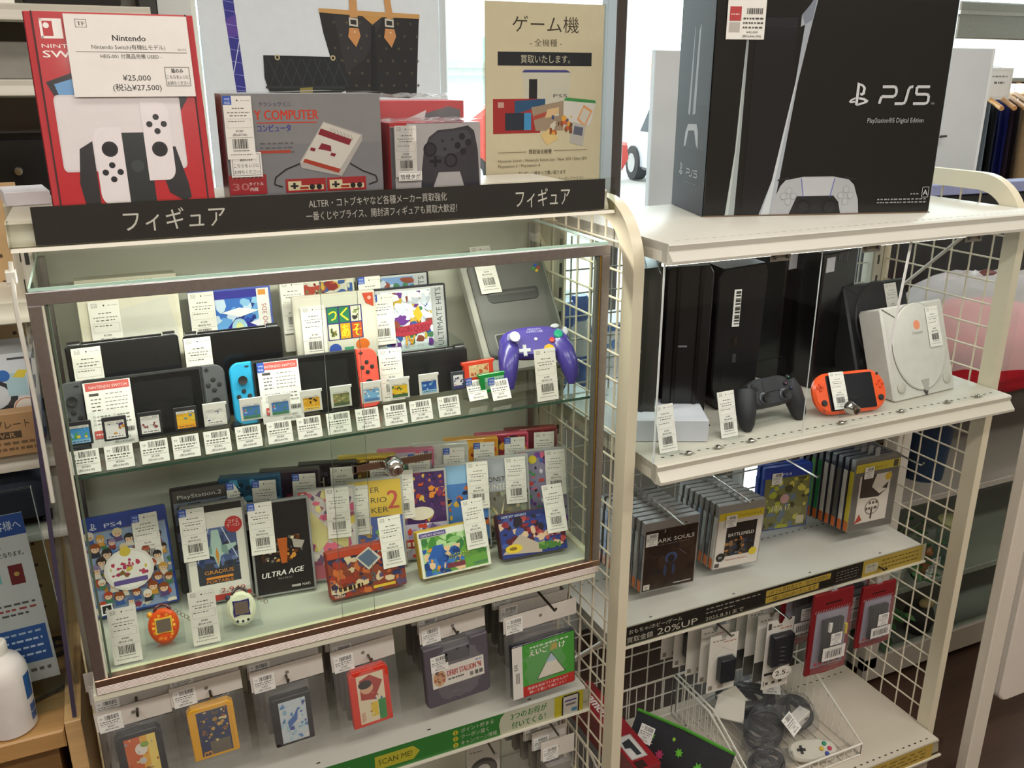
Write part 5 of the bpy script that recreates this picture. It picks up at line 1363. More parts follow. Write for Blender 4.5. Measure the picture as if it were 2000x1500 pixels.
# long red box along the left wires
t = thing('controller_box', 'long dark red box with white rounded lettering, on its side in the left basket', 'box', (.965, .262, ZB + .006), -90)
MB().slab(rrect(.3, .182, .001, 1), 0, .06, 'pp', '#8a2228', .001).build('carton', t)
q = MB(); p = Pr(q, 0, .0, .3, .182, -.0003, 'pg', '#7d7d80'); p.rect(0, .6, 1, 1, '#7f2026'); q.build('side_print', t, 0)
q = MB().at(0, 0, .1822, -90); p = Pr(q, .0, .0, .3, .06, 0, 'pg', '#8f242b')
p.txt('namco', .27, .3, .42, '#e6d8d2', 'C', .3, 2).rect(.66, .12, .9, .78, '#a9a6a4').rect(.67, .16, .89, .74, '#c9c6c2').pts([(.7, .6), (.72, .25), (.78, .2), (.79, .4), (.87, .42), (.87, .62)], '#34373c').rect(.92, .1, .99, .5, '#3a2624')
q.build('top_print', t, 0)
# splattered pouch
t = thing('soft_pouch', 'black soft pouch splattered with green and pink, lying in the left basket', 'pouch', (1.06, .17, ZB + .02), -62, None, 40)
q = MB()
def pouch(u, v): return (.25 * u, -.022 * math.sin(PI * u) ** .4 * math.sin(PI * v) ** .4, .12 * v)
q.grid(pouch, 14, 10, 'fb', '#232226'); q.grid(lambda u, v: (.25 * u, .012 * math.sin(PI * u) ** .4 * math.sin(PI * v) ** .4, .12 * (1 - v)), 14, 10, 'fb', '#232226')
q.build('body', t)
q = MB(); p = Pr(q, .02, .015, .21, .09, -.0225, 'fb')
rnd = random.Random(4)
for i, (u, v, r_, c) in enumerate([(.2, .7, .07, '#5aa02f'), (.35, .35, .09, '#a82f5a'), (.55, .6, .08, '#5fb02f'), (.62, .2, .06, '#a82f5a'), (.8, .45, .1, '#5aa83a'), (.9, .15, .07, '#b0305f'), (.1, .25, .05, '#a82f5a'), (.45, .85, .04, '#8fc03a')]):
    p.pts([(u + r_ * (1 if k % 2 else .55) * math.cos(2 * PI * k / 14) * .6, v + r_ * (1 if k % 2 else .55) * 1.6 * math.sin(2 * PI * k / 14)) for k in range(14)], c)
p.txt('Splat', .14, .45, .16, '#b9b6b2', 'C', .2, 0, 15)
q.build('splatter_print', t, 0)
small_price(t, .03, -.026, .055, 2, .036, .04, 980)
MB().tube([(0, -.002, .118), (.12, -.003, .122), (.25, -.002, .118)], .004, 'fb', '#4f9a2f', 6).build('zip', t)
# cables wrapped in film
def wrapped(label, x, y, z, rx, ry, rz_, seed, c='#1a1a1c', yaw=0, extra=None):
    t = thing('cable_bundle', label, 'cable', (x, y, z), yaw)
    rnd = random.Random(seed)
    q = MB()
    for i in range(7):
        a = rnd.uniform(0, .6); o = rnd.uniform(-.3, .3)
        q.tube([(rx * (.75 - .08 * i) * math.cos(b), ry * (.7 + .05 * (i % 3)) * math.sin(b), rz_ + rz_ * .6 * math.sin(b + i) * .5 + o * rz_) for b in [2 * PI * k / 16 for k in range(16)]], .0052, 'mt', c, 6, closed=True)
    q.build('cable_coil', t)
    q = MB().blob((0, 0, rz_), rx, ry, rz_, 'fi', '#f4f4f4', 20, 12, lambda a, b: .16 * math.sin(5 * b + 3 * a) * math.sin(a) + .1 * rnd.uniform(-1, 1))
    q.build('film', t, 180)
    if extra: extra(t)
wrapped('film wrapped coil of black cable, rear of the right basket', 1.45, .2, ZB + .004, .1, .055, .035, 1, yaw=-20)
wrapped('film wrapped coil of black cable, middle of the right basket', 1.42, .09, ZB + .004, .085, .055, .04, 2, '#232325', 25)
wrapped('film wrapped coil of dark cable by the right wires of the basket', 1.535, .11, ZB + .004, .055, .07, .032, 3, '#1d1b1c', -30)
wrapped('film wrapped coil of black cable at the front of the right basket', 1.36, .005, ZB + .004, .06, .04, .03, 4, '#161618')
small_price(thing('price_card', 'small white price label on top of the rear cable coil', 'price card', (1.47, .16, ZB + .078), -30, None, 60), 0, 0, 0, 3, .045, .045, 980)
small_price(thing('price_card', 'small white price label on the cable coil at the basket front', 'price card', (1.44, .01, ZB + .07), 25, None, 50), 0, 0, 0, 1, .045, .045, 980)
t = thing('white_adapter', 'small white boxy adapter among the cables in the right basket', 'adapter', (1.49, .05, ZB + .04), 20)
MB().slab(rrect(.06, .026, .003, 2), 0, .03, 'gl', '#d8d4cc', .002).build('body', t); MB().box(.06, .008, .008, .075, .02, .018, 'me', '#b4b0a8').build('plug', t)
t = thing('paper_packet', 'folded white paper packet at the left rear of the right basket', 'packet', (1.315, .16, ZB + .06), -50, None, 35)
MB().slab([(0, 0), (.075, .004), (.07, .06), (.004, .055)], 0, .012, 'pp', '#d4cfc4', .002).build('paper', t); MB().slab([(.0, .05), (.04, .085), (.075, .06)], .004, .008, 'pp', '#c9c4b6', .001).build('flap', t)
t = thing('game_controller', 'pale game controller with coloured buttons in film at the basket front', 'game controller', (1.49, -.005, ZB + .024), -20, None, 62)
MB().slab(pad_outline(.06, .028), -.008, .01, 'mt', '#c4c0b2', .005).build('body', t)
for a, b, c in ((.03, .012, '#2f8a6a'), (.04, 0, '#b83a5a'), (.02, 0, '#c8a83a'), (.03, -.012, '#3a4a9a')): MB().dome(a, b, -.008, .0055, .004, 'gl', c, 12).build('button', t)
MB().at(-.03, -.008, 0).box(-.003, -.003, -.01, .003, 0, .01, 'mt', '#2a2a2c').box(-.01, -.003, -.003, .01, 0, .003, 'mt', '#2a2a2c').build('direction_pad', t)

# ================================================================ bagged cartridges on the hook shelf
def cart_fc(t, x, z, w, h, body, ops, y=-.012, lip=True):
    """cartridge hung on its side, label facing out"""
    q = MB().slab([(0, 0), (w, 0), (w, h * .93), (w * .9, h), (w * .1, h), (0, h * .93)] if lip else rrect(w, h, .003, 2), 0, .016, 'mt', body, .0015)
    if lip: q.box(w * .92, -.001, h * .06, w * .99, .0, h * .9, 'mt', body)
    o = q.build('cartridge', t); o.location = (x, y, z)
    q = MB(); p = Pr(q, w * .18, h * .06, w * .68, h * .86, -.0003, 'pg'); draw(p, ops)
    q.build('cartridge_label', o, 0)
    return o
def bag(label, x, y, z, w, h, card, body=None, seed=1, rz=0, roll=0, group=None, yen=480, detail=True):
    """header card at the top (hole at its middle), clear bag below; x, z = lower left of the bag"""
    t = thing('bagged_game', label, 'bagged game', (x, y, z), rz, group, 0, roll)
    q = MB().box(0, -.0008, h - card, w, .0008, h, 'pp', '#d6cfc6')
    q.slab(ell(w * .5, h - card * .45, .0035, .0035, 12), -.0012, -.0007, 'mt', '#7f7a73')
    q.build('header_card', t)
    small_price(t, .004, -.0022, h - card - .003, seed, .036, .033, yen)
    if body: body(t)
    rnd = random.Random(seed)
    dep = .022 if body else .012
    nz = [[rnd.uniform(-1, 1) for _ in range(17)] for _ in range(17)]
    def fr(u, v):
        k = math.sin(PI * min(1, max(0, v))) ** .5
        i, j = int(u * 12), int(v * 16)
        return (w * u, -(.002 + dep * math.sin(PI * u) ** .6 * k) + .0022 * nz[i][j], (h - card) * v)
    q = MB(); q.grid(fr, 12, 16, 'fi', '#ffffff'); q.build('clear_bag', t, 180)
    return t
def behind(label, x, y0, z, w, h, card, n, seed, group, dx=-.002, dz=.003, step=.03, tint='#7d786f'):
    for i in range(n):
        t = thing('bagged_game', label % ORD[i + 1], 'bagged game', (x + dx * (i + 1), y0 + step * (i + 1), z + dz * (i + 1)), 0, group)
        MB().box(0, -.0008, h - card, w, .0008, h, 'pp', '#cfc8bf').build('header_card', t)
        if i < 2: small_price(t, .003, -.002, h - card, seed + i, .036, .03)
        MB().slab(rrect(w * .62, (h - card) * .72, .003, 2, w * .2, .012), -.006, .008, 'mt', tint, .001).build('cartridge', t)
        MB().box(.001, -.0105, 0, w - .001, -.0102, h - card, 'cv', '#fdfdfd').build('clear_bag', t)
HK = [(.05, -.098), (.163, -.1), (.288, -.108), (.434, -.11), (.598, -.1), (.782, -.122)]
for i, (hx_, hz) in enumerate(HK):
    hook('chrome display hook for bagged games, %s from the left under the glass case' % 'first second third fourth fifth sixth'.split()[i], hx_, .03 if i < 5 else -.005, .322, hz + (0 if i < 5 else .042), 1, -.004, '#6a655d')
DK = ['#e8b43a', '#c8552f', '#e6dcc0', '#5a8ab0']
bag('bagged black cartridge with an orange and yellow label, leftmost of the hanging bags', -.008, .05, -.262, .114, .17, .036,
    lambda t: cart_fc(t, .022, .01, .07, .112, '#1b1a1c', [('r', 0, 0, 1, 1, '#e0a83a'), ('r', 0, 0, .5, 1, '#c8642f'), ('r', .72, 0, 1, 1, '#e8cf6a'), ('e', .5, .74, .2, .12, '#e2ddd0'), ('e', .62, .82, .14, .06, '#8aa84a'), ('e', .48, .5, .12, .07, '#c9c4b8'), ('b', 501, ['#8a9ab0', '#d8c89a', '#b0502f'], 8, (.04, .08)), ('t', 'ドア', .78, .3, .12, '#2a2622', 'C', .2, 1, 90), ('t', 'ドア', .3, .2, .08, '#8a3a20', 'C', .2, 0, 90)]), 1, 0, -2)
bag('bagged yellow cartridge with a dark blue label, second of the hanging bags', .106, .05, -.248, .114, .166, .036,
    lambda t: cart_fc(t, .02, .018, .074, .104, '#e0a51f', [('r', 0, 0, 1, 1, '#2f3a5a'), ('r', .3, 0, .95, .3, '#6a6456'), ('b', 511, ['#a8843a', '#c8a04a', '#3a4a7a', '#8a5a3a', '#5a4a3a', '#d8c88a'], 30, (.06, .13), .1, .25, .95, 1), ('t', '3', .32, .06, .16, '#d8902f', 'C', .16, 1, 90)]), 2, 0, -2)
bag('bagged black cartridge with a pale blue and white label, third of the hanging bags', .234, .05, -.262, .124, .172, .04,
    lambda t: cart_fc(t, .026, .012, .068, .1, '#1a191b', [('r', 0, 0, 1, 1, '#c4d0d4'), ('b', 521, ['#8ab4c8', '#5a8ab8', '#a8c8d4', '#dcd8cc', '#4a5a9a', '#e4e2da'], 28, (.07, .16)), ('p', [(.3, .35), (.62, .5), (.7, .8), (.5, .62), (.26, .5)], '#4a6fae'), ('t', 'SEGA', .92, .86, .04, '#3a5a9a', 'C', .18, 0, 90)], lip=False), 3, 0, -2)
bag('bagged red cartridge with a black haired figure shape on its label', .376, .05, -.278, .116, .188, .042,
    lambda t: cart_fc(t, .024, .018, .073, .122, '#d8361f', [('r', 0, 0, 1, 1, '#e2d4b4'), ('p', [(.1, .5), (.6, .45), (.95, .8), (.5, .98), (.1, .9)], '#a83a2f'), ('e', .35, .72, .24, .12, '#d8a884'), ('e', .3, .8, .26, .09, '#231d1c', 9), ('r', .72, 0, 1, .42, '#2f8a3f'), ('r', .44, .1, .7, .4, '#e0c23a'), ('b', 531, ['#2f5ab0', '#a83a2f', '#e8e0cc'], 8, (.04, .08), .4, .1, .9, .6), ('t', 'TECMO', .2, .14, .07, '#b03a2a', 'C', .42, 0, 90)]), 4, 0, -3)
def sfc_body(t):
    o = MB().slab([(0, .006), (.006, 0), (.122, 0), (.128, .006), (.128, .132), (.092, .132), (.09, .12), (.04, .12), (.038, .132), (0, .132)], 0, .018, 'mt', '#57525a', .002).build('cartridge', t); o.location = (.0, -.014, .006)
    MB().box(.04, -.002, .094, .09, .0, .12, 'mt', '#3a363d', .001).build('notch', o)
    q = MB(); p = Pr(q, .013, .042, .104, .044, -.0004, 'pg', '#e0dbd0'); p.ell(.14, .48, .12, .4, '#c89a6a').blobs(541, ['#8a4a2f', '#e0c09a', '#5a3a2a', '#b05a3a'], 12, (.03, .06), .04, .15, .24, .85).txt("DERBY STALLION '96", .62, .46, .3, '#b0342f', 'C', .66, 1).dashes(.3, .26, .6, .08, 2, '#4a4642', 6).rect(.72, .14, .78, .34, '#77736d').rect(.82, .14, .88, .34, '#4a4642').rect(.9, .14, .97, .34, '#6a665f').dashes(.84, .84, .96, .06, 2, '#5a6ab0', 2)
    q.build('cartridge_label', o, 0)
    small_price(o, .012, -.002, .08, 2, .034, .034, 980)
bag('bagged wide dark grey cartridge with a white and red horse race label', .54, .05, -.266, .13, .182, .038, sfc_body, 5, 0, -3)
def ds_body(t):
    o = MB().slab(rrect(.137, .124, .003, 2), 0, .015, 'gl', '#2a2b33', .001).build('case', t); o.location = (.008, -.018, .008)
    q = MB(); p = Pr(q, .0, .002, .135, .12, -.0004, 'pg', '#4a9a3f'); p.rect(0, 0, .16, 1, '#dedad2').rect(.16, .0, 1, .2, '#b8342f').txt('DS', .08, .62, .06, '#3a3836', 'C', .1, 1, 90).dashes(.05, .3, .11, .2, 3, '#8a8680', 2)
    p.pts([(.38, .26), (.62, .73), (.86, .26)], '#3a4a3a').pts([(.4, .275), (.62, .70), (.84, .275)], '#dcd6c6').pts([(.53, .54), (.62, .70), (.71, .54)], '#a8c0cc').txt('えいご', .42, .76, .1, '#f0ece2', 'C', .3, 1).txt('漬', .66, .76, .1, '#e0a03a', 'C', .12, 1).txt('け', .8, .76, .1, '#f0ece2', 'C', .1, 1).dashes(.28, .9, .9, .03, 4, '#c8dcc0', 8).txt('英語を始めていませんか？', .56, .115, .045, '#f0dcd6', 'C', .66).txt('聞いて書いて身につく！', .56, .035, .045, '#f0dcd6', 'C', .6)
    q.build('cover_print', o, 0)
bag('bagged green and red game case with a white triangle, rightmost of the hanging bags', .704, .045, -.298, .158, .19, .036, ds_body, 6, 0, -2)
behind('%s bagged cartridge from the front on the orange labelled hook', -.008, .05, -.262, .114, .17, .036, 3, 1, 'bags on the first hook', -.006, .006)
behind('%s bagged cartridge from the front on the yellow cartridge hook', .106, .05, -.248, .114, .166, .036, 3, 2, 'bags on the second hook', -.005, .006)
behind('%s bagged cartridge from the front on the pale blue labelled hook', .234, .05, -.262, .124, .172, .04, 4, 3, 'bags on the third hook', -.006, .005)
behind('%s bagged cartridge from the front on the red cartridge hook', .376, .05, -.278, .116, .188, .042, 5, 4, 'bags on the fourth hook', -.004, .005, .025)
behind('%s bagged cartridge from the front on the wide grey cartridge hook', .54, .05, -.266, .13, .182, .038, 5, 5, 'bags on the fifth hook', -.004, .005, .025)
behind('%s bagged game from the front on the green triangle case hook', .704, .045, -.298, .15, .19, .036, 5, 6, 'bags on the sixth hook', .0, .006, .034)

# green promotional strip on the hook shelf edge
t = thing('shelf_sign', 'green and yellow promotional strip on the edge of the shelf below the hanging bags', 'sign', (-.01, .036, -.374))
MB().box(0, .0, .0, .898, .001, .055, 'cv', '#f2f2ee').box(0, -.002, -.002, .898, .004, .003, 'pt', '#e4dfd0').box(0, .003, .003, .898, .004, .05, 'pt', '#cfcabc').build('clear_holder', t)
q = MB(); p = Pr(q, .0, .003, .885, .05, .0028, 'pg', '#3f8f45')
p.txt('ト', .455, .25, .4, '#e6ece0', 'C', .03, 1).pts([(.5, .18), (.585, .18), (.6, .48), (.585, .78), (.5, .78)], '#d8d04a').txt('SCAN ME!', .545, .36, .26, '#4a5a2a', 'C', .075)
for i, s_ in enumerate(('ポイント貯まる', 'クーポン届く', 'キャンペーン情報')):
    v = .7 - i * .29
    p.ell(.682, v + .07, .0065, 0, '#d8d04a', 12).txt('123'[i], .682, v + .0, .14, '#4a5a2a').txt(s_, .695, v, .16, '#e6ece0', 'L', [.078, .066, .086][i])
p.pts([(.79, 0), (.925, 0), (.925, 1), (.8, 1), (.79, .8), (.786, .5)], '#e2e2d4').txt('3つのお得が', .86, .58, .26, '#3f8f45', 'C', .09, 1).txt('付いてくる！', .86, .14, .26, '#3f8f45', 'C', .085, 1)
p.rect(.925, 0, 1, 1, '#d9cb3f').pts([(.944, 0), (.944, .88), (.95, .95), (.984, .95), (.99, .88), (.99, 0)], '#2f2d33').rect(.948, 0, .986, .88, '#e4e0e2').rect(.952, .62, .982, .7, '#5a58a0').rect(.955, .42, .98, .52, '#8a7a8a').rect(.97, .08, .984, .26, '#5a9ac8')
q.build('strip_card', t, 0)

# below the green strip
hook('chrome display hook under the green strip, holding the disc bag', .69, .07, .32, -.44, 1, -.004)
t = thing('bagged_disc', 'white backed disc in a clear bag, hanging under the green strip', 'bagged game', (.655, .14, -.6), -3)
MB().box(0, 0, 0, .075, .002, .125, 'pp', '#d0ccc4').build('white_card', t)
q = MB(); p = Pr(q, 0, 0, .075, .125, -.0003, 'pg'); p.ell(.5, .48, .42, 0, '#4a4644', 26).ell(.5, .48, .2, 0, '#c9c5bd', 20).ell(.52, .52, .34, .14, '#5a5654', 16).ell(.5, .48, .2, 0, '#c9c5bd', 20).dashes(.1, .88, .5, .02, 3, '#77736d', 3); q.build('disc_print', t, 0)
MB().slab(rrect(.08, .13, .002, 2, -.0025, -.002), -.006, .004, 'cv', '#ececea', .002).build('clear_bag', t)
hook('chrome display hook under the green strip, holding the stack of white headed bags', .822, .04, .32, -.418, 1, -.004)
bag('white headed bag nearest under the right end of the green strip', .785, .05, -.57, .078, .135, .045, lambda t: (MB().box(.01, -.012, .0, .066, .0, .08, 'mt', '#7a746c', .001).box(.05, -.0125, .0, .066, -.0118, .03, 'pg', '#d8603a').build('game_card', t)), 7)
behind('%s white headed bag from the front in the stack under the green strip', .785, .05, -.57, .078, .135, .045, 6, 8, 'white headed bags in a stack', -.006, .004, .03)

# ================================================================ boxes on top of the left unit
ZT = .6885
t = thing('console_box', 'red upright game console box with a white price card on its front', 'box', (.047, .047, ZT), 1, None, 9, 0, .09)
W_, H_, D_ = .207, .247, .09
q = MB().slab(rrect(W_, H_, .001, 1), 0, D_, 'pp', '#b3262c', .001)
q.box(-.0004, -.0006, 0, .0, .001, H_, 'mt', '#2a0f10').box(.0085, -.0006, 0, .0105, .001, H_ + .0005, 'mt', '#3a1113').box(W_ - .0105, -.0006, 0, W_ - .0085, .001, H_ + .0005, 'mt', '#3a1113')
q.build('carton', t)
q = MB(); p = Pr(q, .0107, .0, W_ - .0214, H_, -.0007, 'pg', '#b7282e')
def jc_print(p, u0, v0, w, h, left, c):
    a = p.w / p.h
    pts = rrect(w, h, (.06, .004, .004, .06) if left else (.004, .06, .06, .004), 6, u0, v0)
    p.pts(pts, c)
    xc = u0 + w * .52
    sz, bz = (v0 + h * .72, v0 + h * .42) if left else (v0 + h * .4, v0 + h * .72)
    p.ell(xc, sz, .055, 0, '#242326', 18).ell(xc, sz, .042, 0, '#19181b', 18)
    for dx, dy in ((0, .05), (0, -.05), (.05, 0), (-.05, 0)): p.ell(xc + dx, bz + dy * a, .022, 0, '#242326', 12)
p.frame(.035, .865, .175, .965, .003, '#ece6e0').rect(.115, .865, .175, .965, '#ece6e0').ell(.075, .93, .02, 0, '#ece6e0', 10)
p.txt('NINTENDO', .03, .818, .02, '#ece6e0', 'L', .36).txt('SWITCH', .03, .77, .036, '#ece6e0', 'L', .44, 1)
p.pts([(.02, .645), (.5, .78), (.95, .56), (.88, .48), (.1, .5)], '#2a2528').pts([(.07, .635), (.45, .72), (.45, .55), (.1, .55)], '#6a9ac8').pts([(.45, .72), (.8, .6), (.75, .52), (.45, .54)], '#6a3a6a')
p.pts(rrect(.84, .40, .03, 4, .05, .18), '#d2c8c8').pts(rrect(.82, .38, .03, 4, .06, .19), '#dbd2d2')
p.pts([(.16, .0), (.14, .12), (.17, .3), (.26, .34), (.26, .0)], '#2e2c2e').pts([(.88, .1), (.89, .02), (.84, .0), (.74, .05), (.72, .12), (.76, .3), (.82, .3)], '#2e2c2e')
p.rect(.44, .0, .64, .38, '#2b2f30').ell(.54, .2, .045, 0, '#3a3f41', 14)
jc_print(p, .27, .0, .19, .41, True, '#e2d9da'); jc_print(p, .61, .12, .19, .42, False, '#e2d9da')
q.build('front_print', t, 0)
q = MB().box(0, 0, 0, .152, .0008, .104, 'pp', '#e6e0da'); p = Pr(q, 0, 0, .152, .104, 0)
p.frame(.085, .84, .175, .94, .0006, '#3a3836').txt('TF', .13, .865, .045, '#3a3836', 'C', .06, 1).txt('Nintendo', .5, .685, .075, '#2a2826', 'C', .27, 1).txt('Nintendo Switch(有機ELモデル)', .49, .585, .05, '#35322f', 'C', .6).txt('36176', .93, .575, .025, '#6a6560', 'C', .07).rect(.06, .545, .97, .551, '#4a4642').txt('HEG-001 付属品完備 USED -', .5, .475, .045, '#3f3c38', 'C', .5)
p.txt('¥25,000', .52, .2, .07, '#2a2826', 'C', .23).txt('(税込¥27,500)', .515, .08, .07, '#2a2826', 'C', .4).frame(.76, .13, .97, .37, .0006, '#35322f').txt('箱のみ', .865, .3, .045, '#2a2826', 'C', .1, 1).txt('こちらをレジに', .865, .225, .04, '#2a2826', 'C', .19).txt('お持ちください', .865, .15, .04, '#2a2826', 'C', .19)
o = q.build('price_card', t, 0); o.location = (.046, -.0045, .14)
# grey retro console box
t = thing('console_box', 'grey retro console box with red lettering, wrapped in film, beside the red box', 'box', (.276, .056, ZT), -1)
W_, H_, D_ = .226, .156, .075
MB().slab(rrect(W_, H_, .001, 1), 0, D_, 'pp', '#8f8c8c', .001).build('carton', t)
q = MB(); q.box(0, -.0004, 0, W_, 0, .02, 'pg', '#87868a'); p = Pr(q, 0, .018, W_, H_ - .018, -.0004, 'pg', '#8f8e8f')
p.rect(.0, .0, 1, .5, '#87868a')
p.txt('クラシックミニ', .22, .88, .035, '#4a4670', 'L', .2, 1).txt('Y COMPUTER', .19, .745, .1, '#d8432f', 'L', .4, 1).rect(.2, .71, .58, .72, '#d8432f').txt('コンピュータ', .2, .63, .06, '#3a3aa0', 'L', .21, 1)
for i in range(3): p.dashes(.21, .5 - i * .045, .42, .016, i, '#6a686c', 5)
p.rect(.2, .41, .4, .438, '#b84a3a')
L2 = lambda pts: [p.line(*a, *b, .0022, '#2f2e32') for a, b in zip(pts, pts[1:])]
L2([(.46, .3), (.36, .24), (.29, .16), (.28, .09), (.33, .06)]); L2([(.78, .28), (.86, .2), (.95, .14), (.96, .08), (.9, .05)])
p.pts([(.45, .31), (.62, .72), (.87, .58), (.87, .52), (.72, .15), (.46, .25)], '#b9b4ae').pts([(.46, .31), (.62, .71), (.86, .57), (.7, .2)], '#dcd6cc').pts([(.58, .59), (.6, .65), (.8, .53), (.78, .47)], '#8a2a35').pts([(.575, .44), (.6, .5), (.66, .47), (.66, .41)], '#8a2a3a').pts([(.47, .31), (.485, .345), (.715, .225), (.7, .185)], '#b0402f').pts([(.52, .43), (.53, .46), (.56, .445), (.55, .415)], '#8a2a3a').pts([(.65, .37), (.66, .4), (.69, .385), (.68, .355)], '#8a2a3a')
for i in range(7): p.line(.66 + i * .022, .655 - i * .013, .675 + i * .022, .60 - i * .013, .0012, '#b4aea4')
for u in (.35, .62):
    p.rect(u, .0, u + .26, .14, '#a82f34').rect(u + .015, .02, u + .245, .115, '#dccfa8').rect(u + .1, .07, u + .245, .125, '#a82f34').rect(u + .03, .055, u + .08, .075, '#2a282a').rect(u + .047, .035, u + .063, .1, '#2a282a').ell(u + .17, .05, .018, 0, '#2a282a', 12).ell(u + .215, .05, .018, 0, '#2a282a', 12).rect(u + .09, .03, u + .145, .055, '#a83a2f')
p.rect(.0, .0, .23, .2, '#a8343a').txt('30', .07, .045, .075, '#c8787a', 'C', .1, 1).txt('タイトル', .165, .09, .03, '#ecd8d4', 'C', .09, 1).txt('内蔵', .15, .035, .03, '#ecd8d4', 'C', .05, 1).txt('ファミコンソフト', .115, .165, .026, '#ecd8d4', 'C', .2, 1)
q.build('front_print', t, 0)
MB().box(-.0006, .002, 0, -.0001, D_ - .002, H_, 'pg', '#8a3a3e').build('side_print', t)
price(t, .001, -.0055, .068, 1, 7000, 3, s=.93)
q = MB().box(0, 0, 0, .043, .0004, .034, 'pp', '#e6e2dc'); p = Pr(q, 0, 0, .043, .034, 0); p.frame(.05, .06, .95, .94, .0006, '#35322f').txt('箱のみ', .5, .66, .14, '#2a2826', 'C', .4, 1).txt('こちらをレジに', .5, .4, .13, '#2a2826', 'C', .82).txt('お持ちください', .5, .14, .13, '#2a2826', 'C', .82)
o = q.build('notice_label', t, 0); o.location = (.004, -.005, .043)
q = MB(); q.grid(lambda u, v: (-.002 + (W_ + .004) * u, -.0035 - .001 * math.sin(9 * u + 5 * v), -.0 + (H_ + .003) * v), 10, 8, 'cv', '#f6f6f6'); q.grid(lambda u, v: (-.002 + (W_ + .004) * u, -.0035 + (D_ + .004) * v, H_ + .003 + .001 * math.sin(12 * u)), 10, 4, 'fi', '#ffffff'); q.build('film_wrap', t, 180)
# controller box
t = thing('controller_box', 'grey and red controller box in crinkled film, right of the grey retro console box', 'box', (.515, .05, ZT), -1)
W_, H_, D_ = .146, .112, .085
MB().slab(rrect(W_, H_, .001, 1), 0, D_, 'pp', '#b0343a', .001).build('carton', t)
q = MB(); p = Pr(q, 0, .01, W_, H_ - .01, -.0004, 'pg', '#b2aeae'); p.rect(.0, .96, .18, 1, '#b8383c').rect(0, 0, .04, .95, '#55555a')
p.pts([(.32, .0), (.33, .3), (.36, .6), (.42, .8), (.52, .9), (.7, .92), (.86, .96), (.93, .88), (.97, .6), (.98, .3), (.99, .0), (.82, .0), (.76, .28), (.52, .28), (.44, .0)], '#3e3d44').pts([(.42, .74), (.52, .86), (.84, .9), (.9, .8), (.8, .6), (.6, .5), (.46, .55)], '#4a4a52')
p.ell(.43, .62, .075, 0, '#26252a').ell(.43, .62, .055, 0, '#34333a').ell(.66, .45, .075, 0, '#26252a').ell(.66, .45, .055, 0, '#3a3940').pts([(.47, .52), (.5, .52), (.5, .47), (.55, .47), (.55, .42), (.5, .42), (.5, .36), (.47, .36), (.47, .42), (.42, .42), (.42, .47), (.47, .47)], '#242328')
for a, b in ((.79, .8), (.86, .71), (.74, .67), (.8, .58)): p.ell(a, b, .036, 0, '#2a2930', 12)
p.ell(.57, .74, .016, 0, '#2a2930', 8).ell(.68, .76, .014, 0, '#2a2930', 8).rect(.58, .6, .61, .64, '#2a2930')
q.build('front_print', t, 0)
q = MB().at(0, 0, H_ + .0006, -90); p = Pr(q, 0, 0, W_, D_, 0, 'pg', '#b8343c'); p.pts([(.5, .2), (.92, .25), (.95, .75), (.8, .85), (.6, .45)], '#4a4a50').pts([(.3, .3), (.62, .35), (.6, .5), (.35, .4)], '#c9c4c4'); q.build('top_print', t, 0)
price(t, .006, -.0045, .034, 0, 3000, 5, s=.82)
q = MB().box(0, 0, 0, .037, .0004, .014, 'pp', '#e6e2dc'); p = Pr(q, 0, 0, .037, .014, 0); p.frame(.04, .08, .96, .92, .0005, '#35322f').txt('管理タグ', .5, .22, .4, '#2a2826', 'C', .84, 1)
o = q.build('notice_label', t, 0); o.location = (.01, -.0052, .028)
rnd = random.Random(8)
nz = [[rnd.uniform(-1, 1) for _ in range(20)] for _ in range(20)]
q = MB(); q.grid(lambda u, v: (-.004 + (W_ + .008) * u, -.004 + (D_ + .01) * v, H_ + .004 + .003 * nz[int(u * 12)][int(v * 8)]), 12, 8, 'fi', '#ffffff'); q.grid(lambda u, v: (-.004 + (W_ + .008) * u, -.0045, (H_ + .004) * v), 4, 4, 'cv', '#fafafa'); q.grid(lambda u, v: (W_ + .004 + .002 * nz[int(u * 6)][int(v * 6)], -.004 + (D_ + .01) * u, (H_ + .004) * v), 6, 6, 'fi', '#ffffff'); q.build('film_wrap', t, 180)
t = thing('controller_box', 'red controller box in crinkled film, lying behind the grey and red controller box', 'box', (.505, .16, ZT), -3)
MB().slab(rrect(.17, .142, .001, 1), 0, .1, 'pp', '#b02a32', .001).build('carton', t)
q = MB(); p = Pr(q, 0, 0, .17, .142, -.0004, 'pg', '#b22c34'); p.pts([(.5, .72), (.6, .86), (.85, .94), (.96, .9), (.97, .74), (.8, .7)], '#55565c').pts([(.38, .78), (.62, .9), (.6, .8), (.44, .74)], '#cfc8c8'); q.build('front_print', t, 0)
q = MB(); q.grid(lambda u, v: (-.008 + .19 * u, -.006 - .003 * nz[int(u * 14)][int(v * 10)], .005 + .148 * v), 14, 10, 'fi', '#ffffff'); q.grid(lambda u, v: (-.008 + .19 * u, -.006 + .115 * v, .15 + .004 * nz[int(u * 14)][int(v * 6)]), 14, 6, 'fi', '#ffffff'); q.build('film_wrap', t, 180)
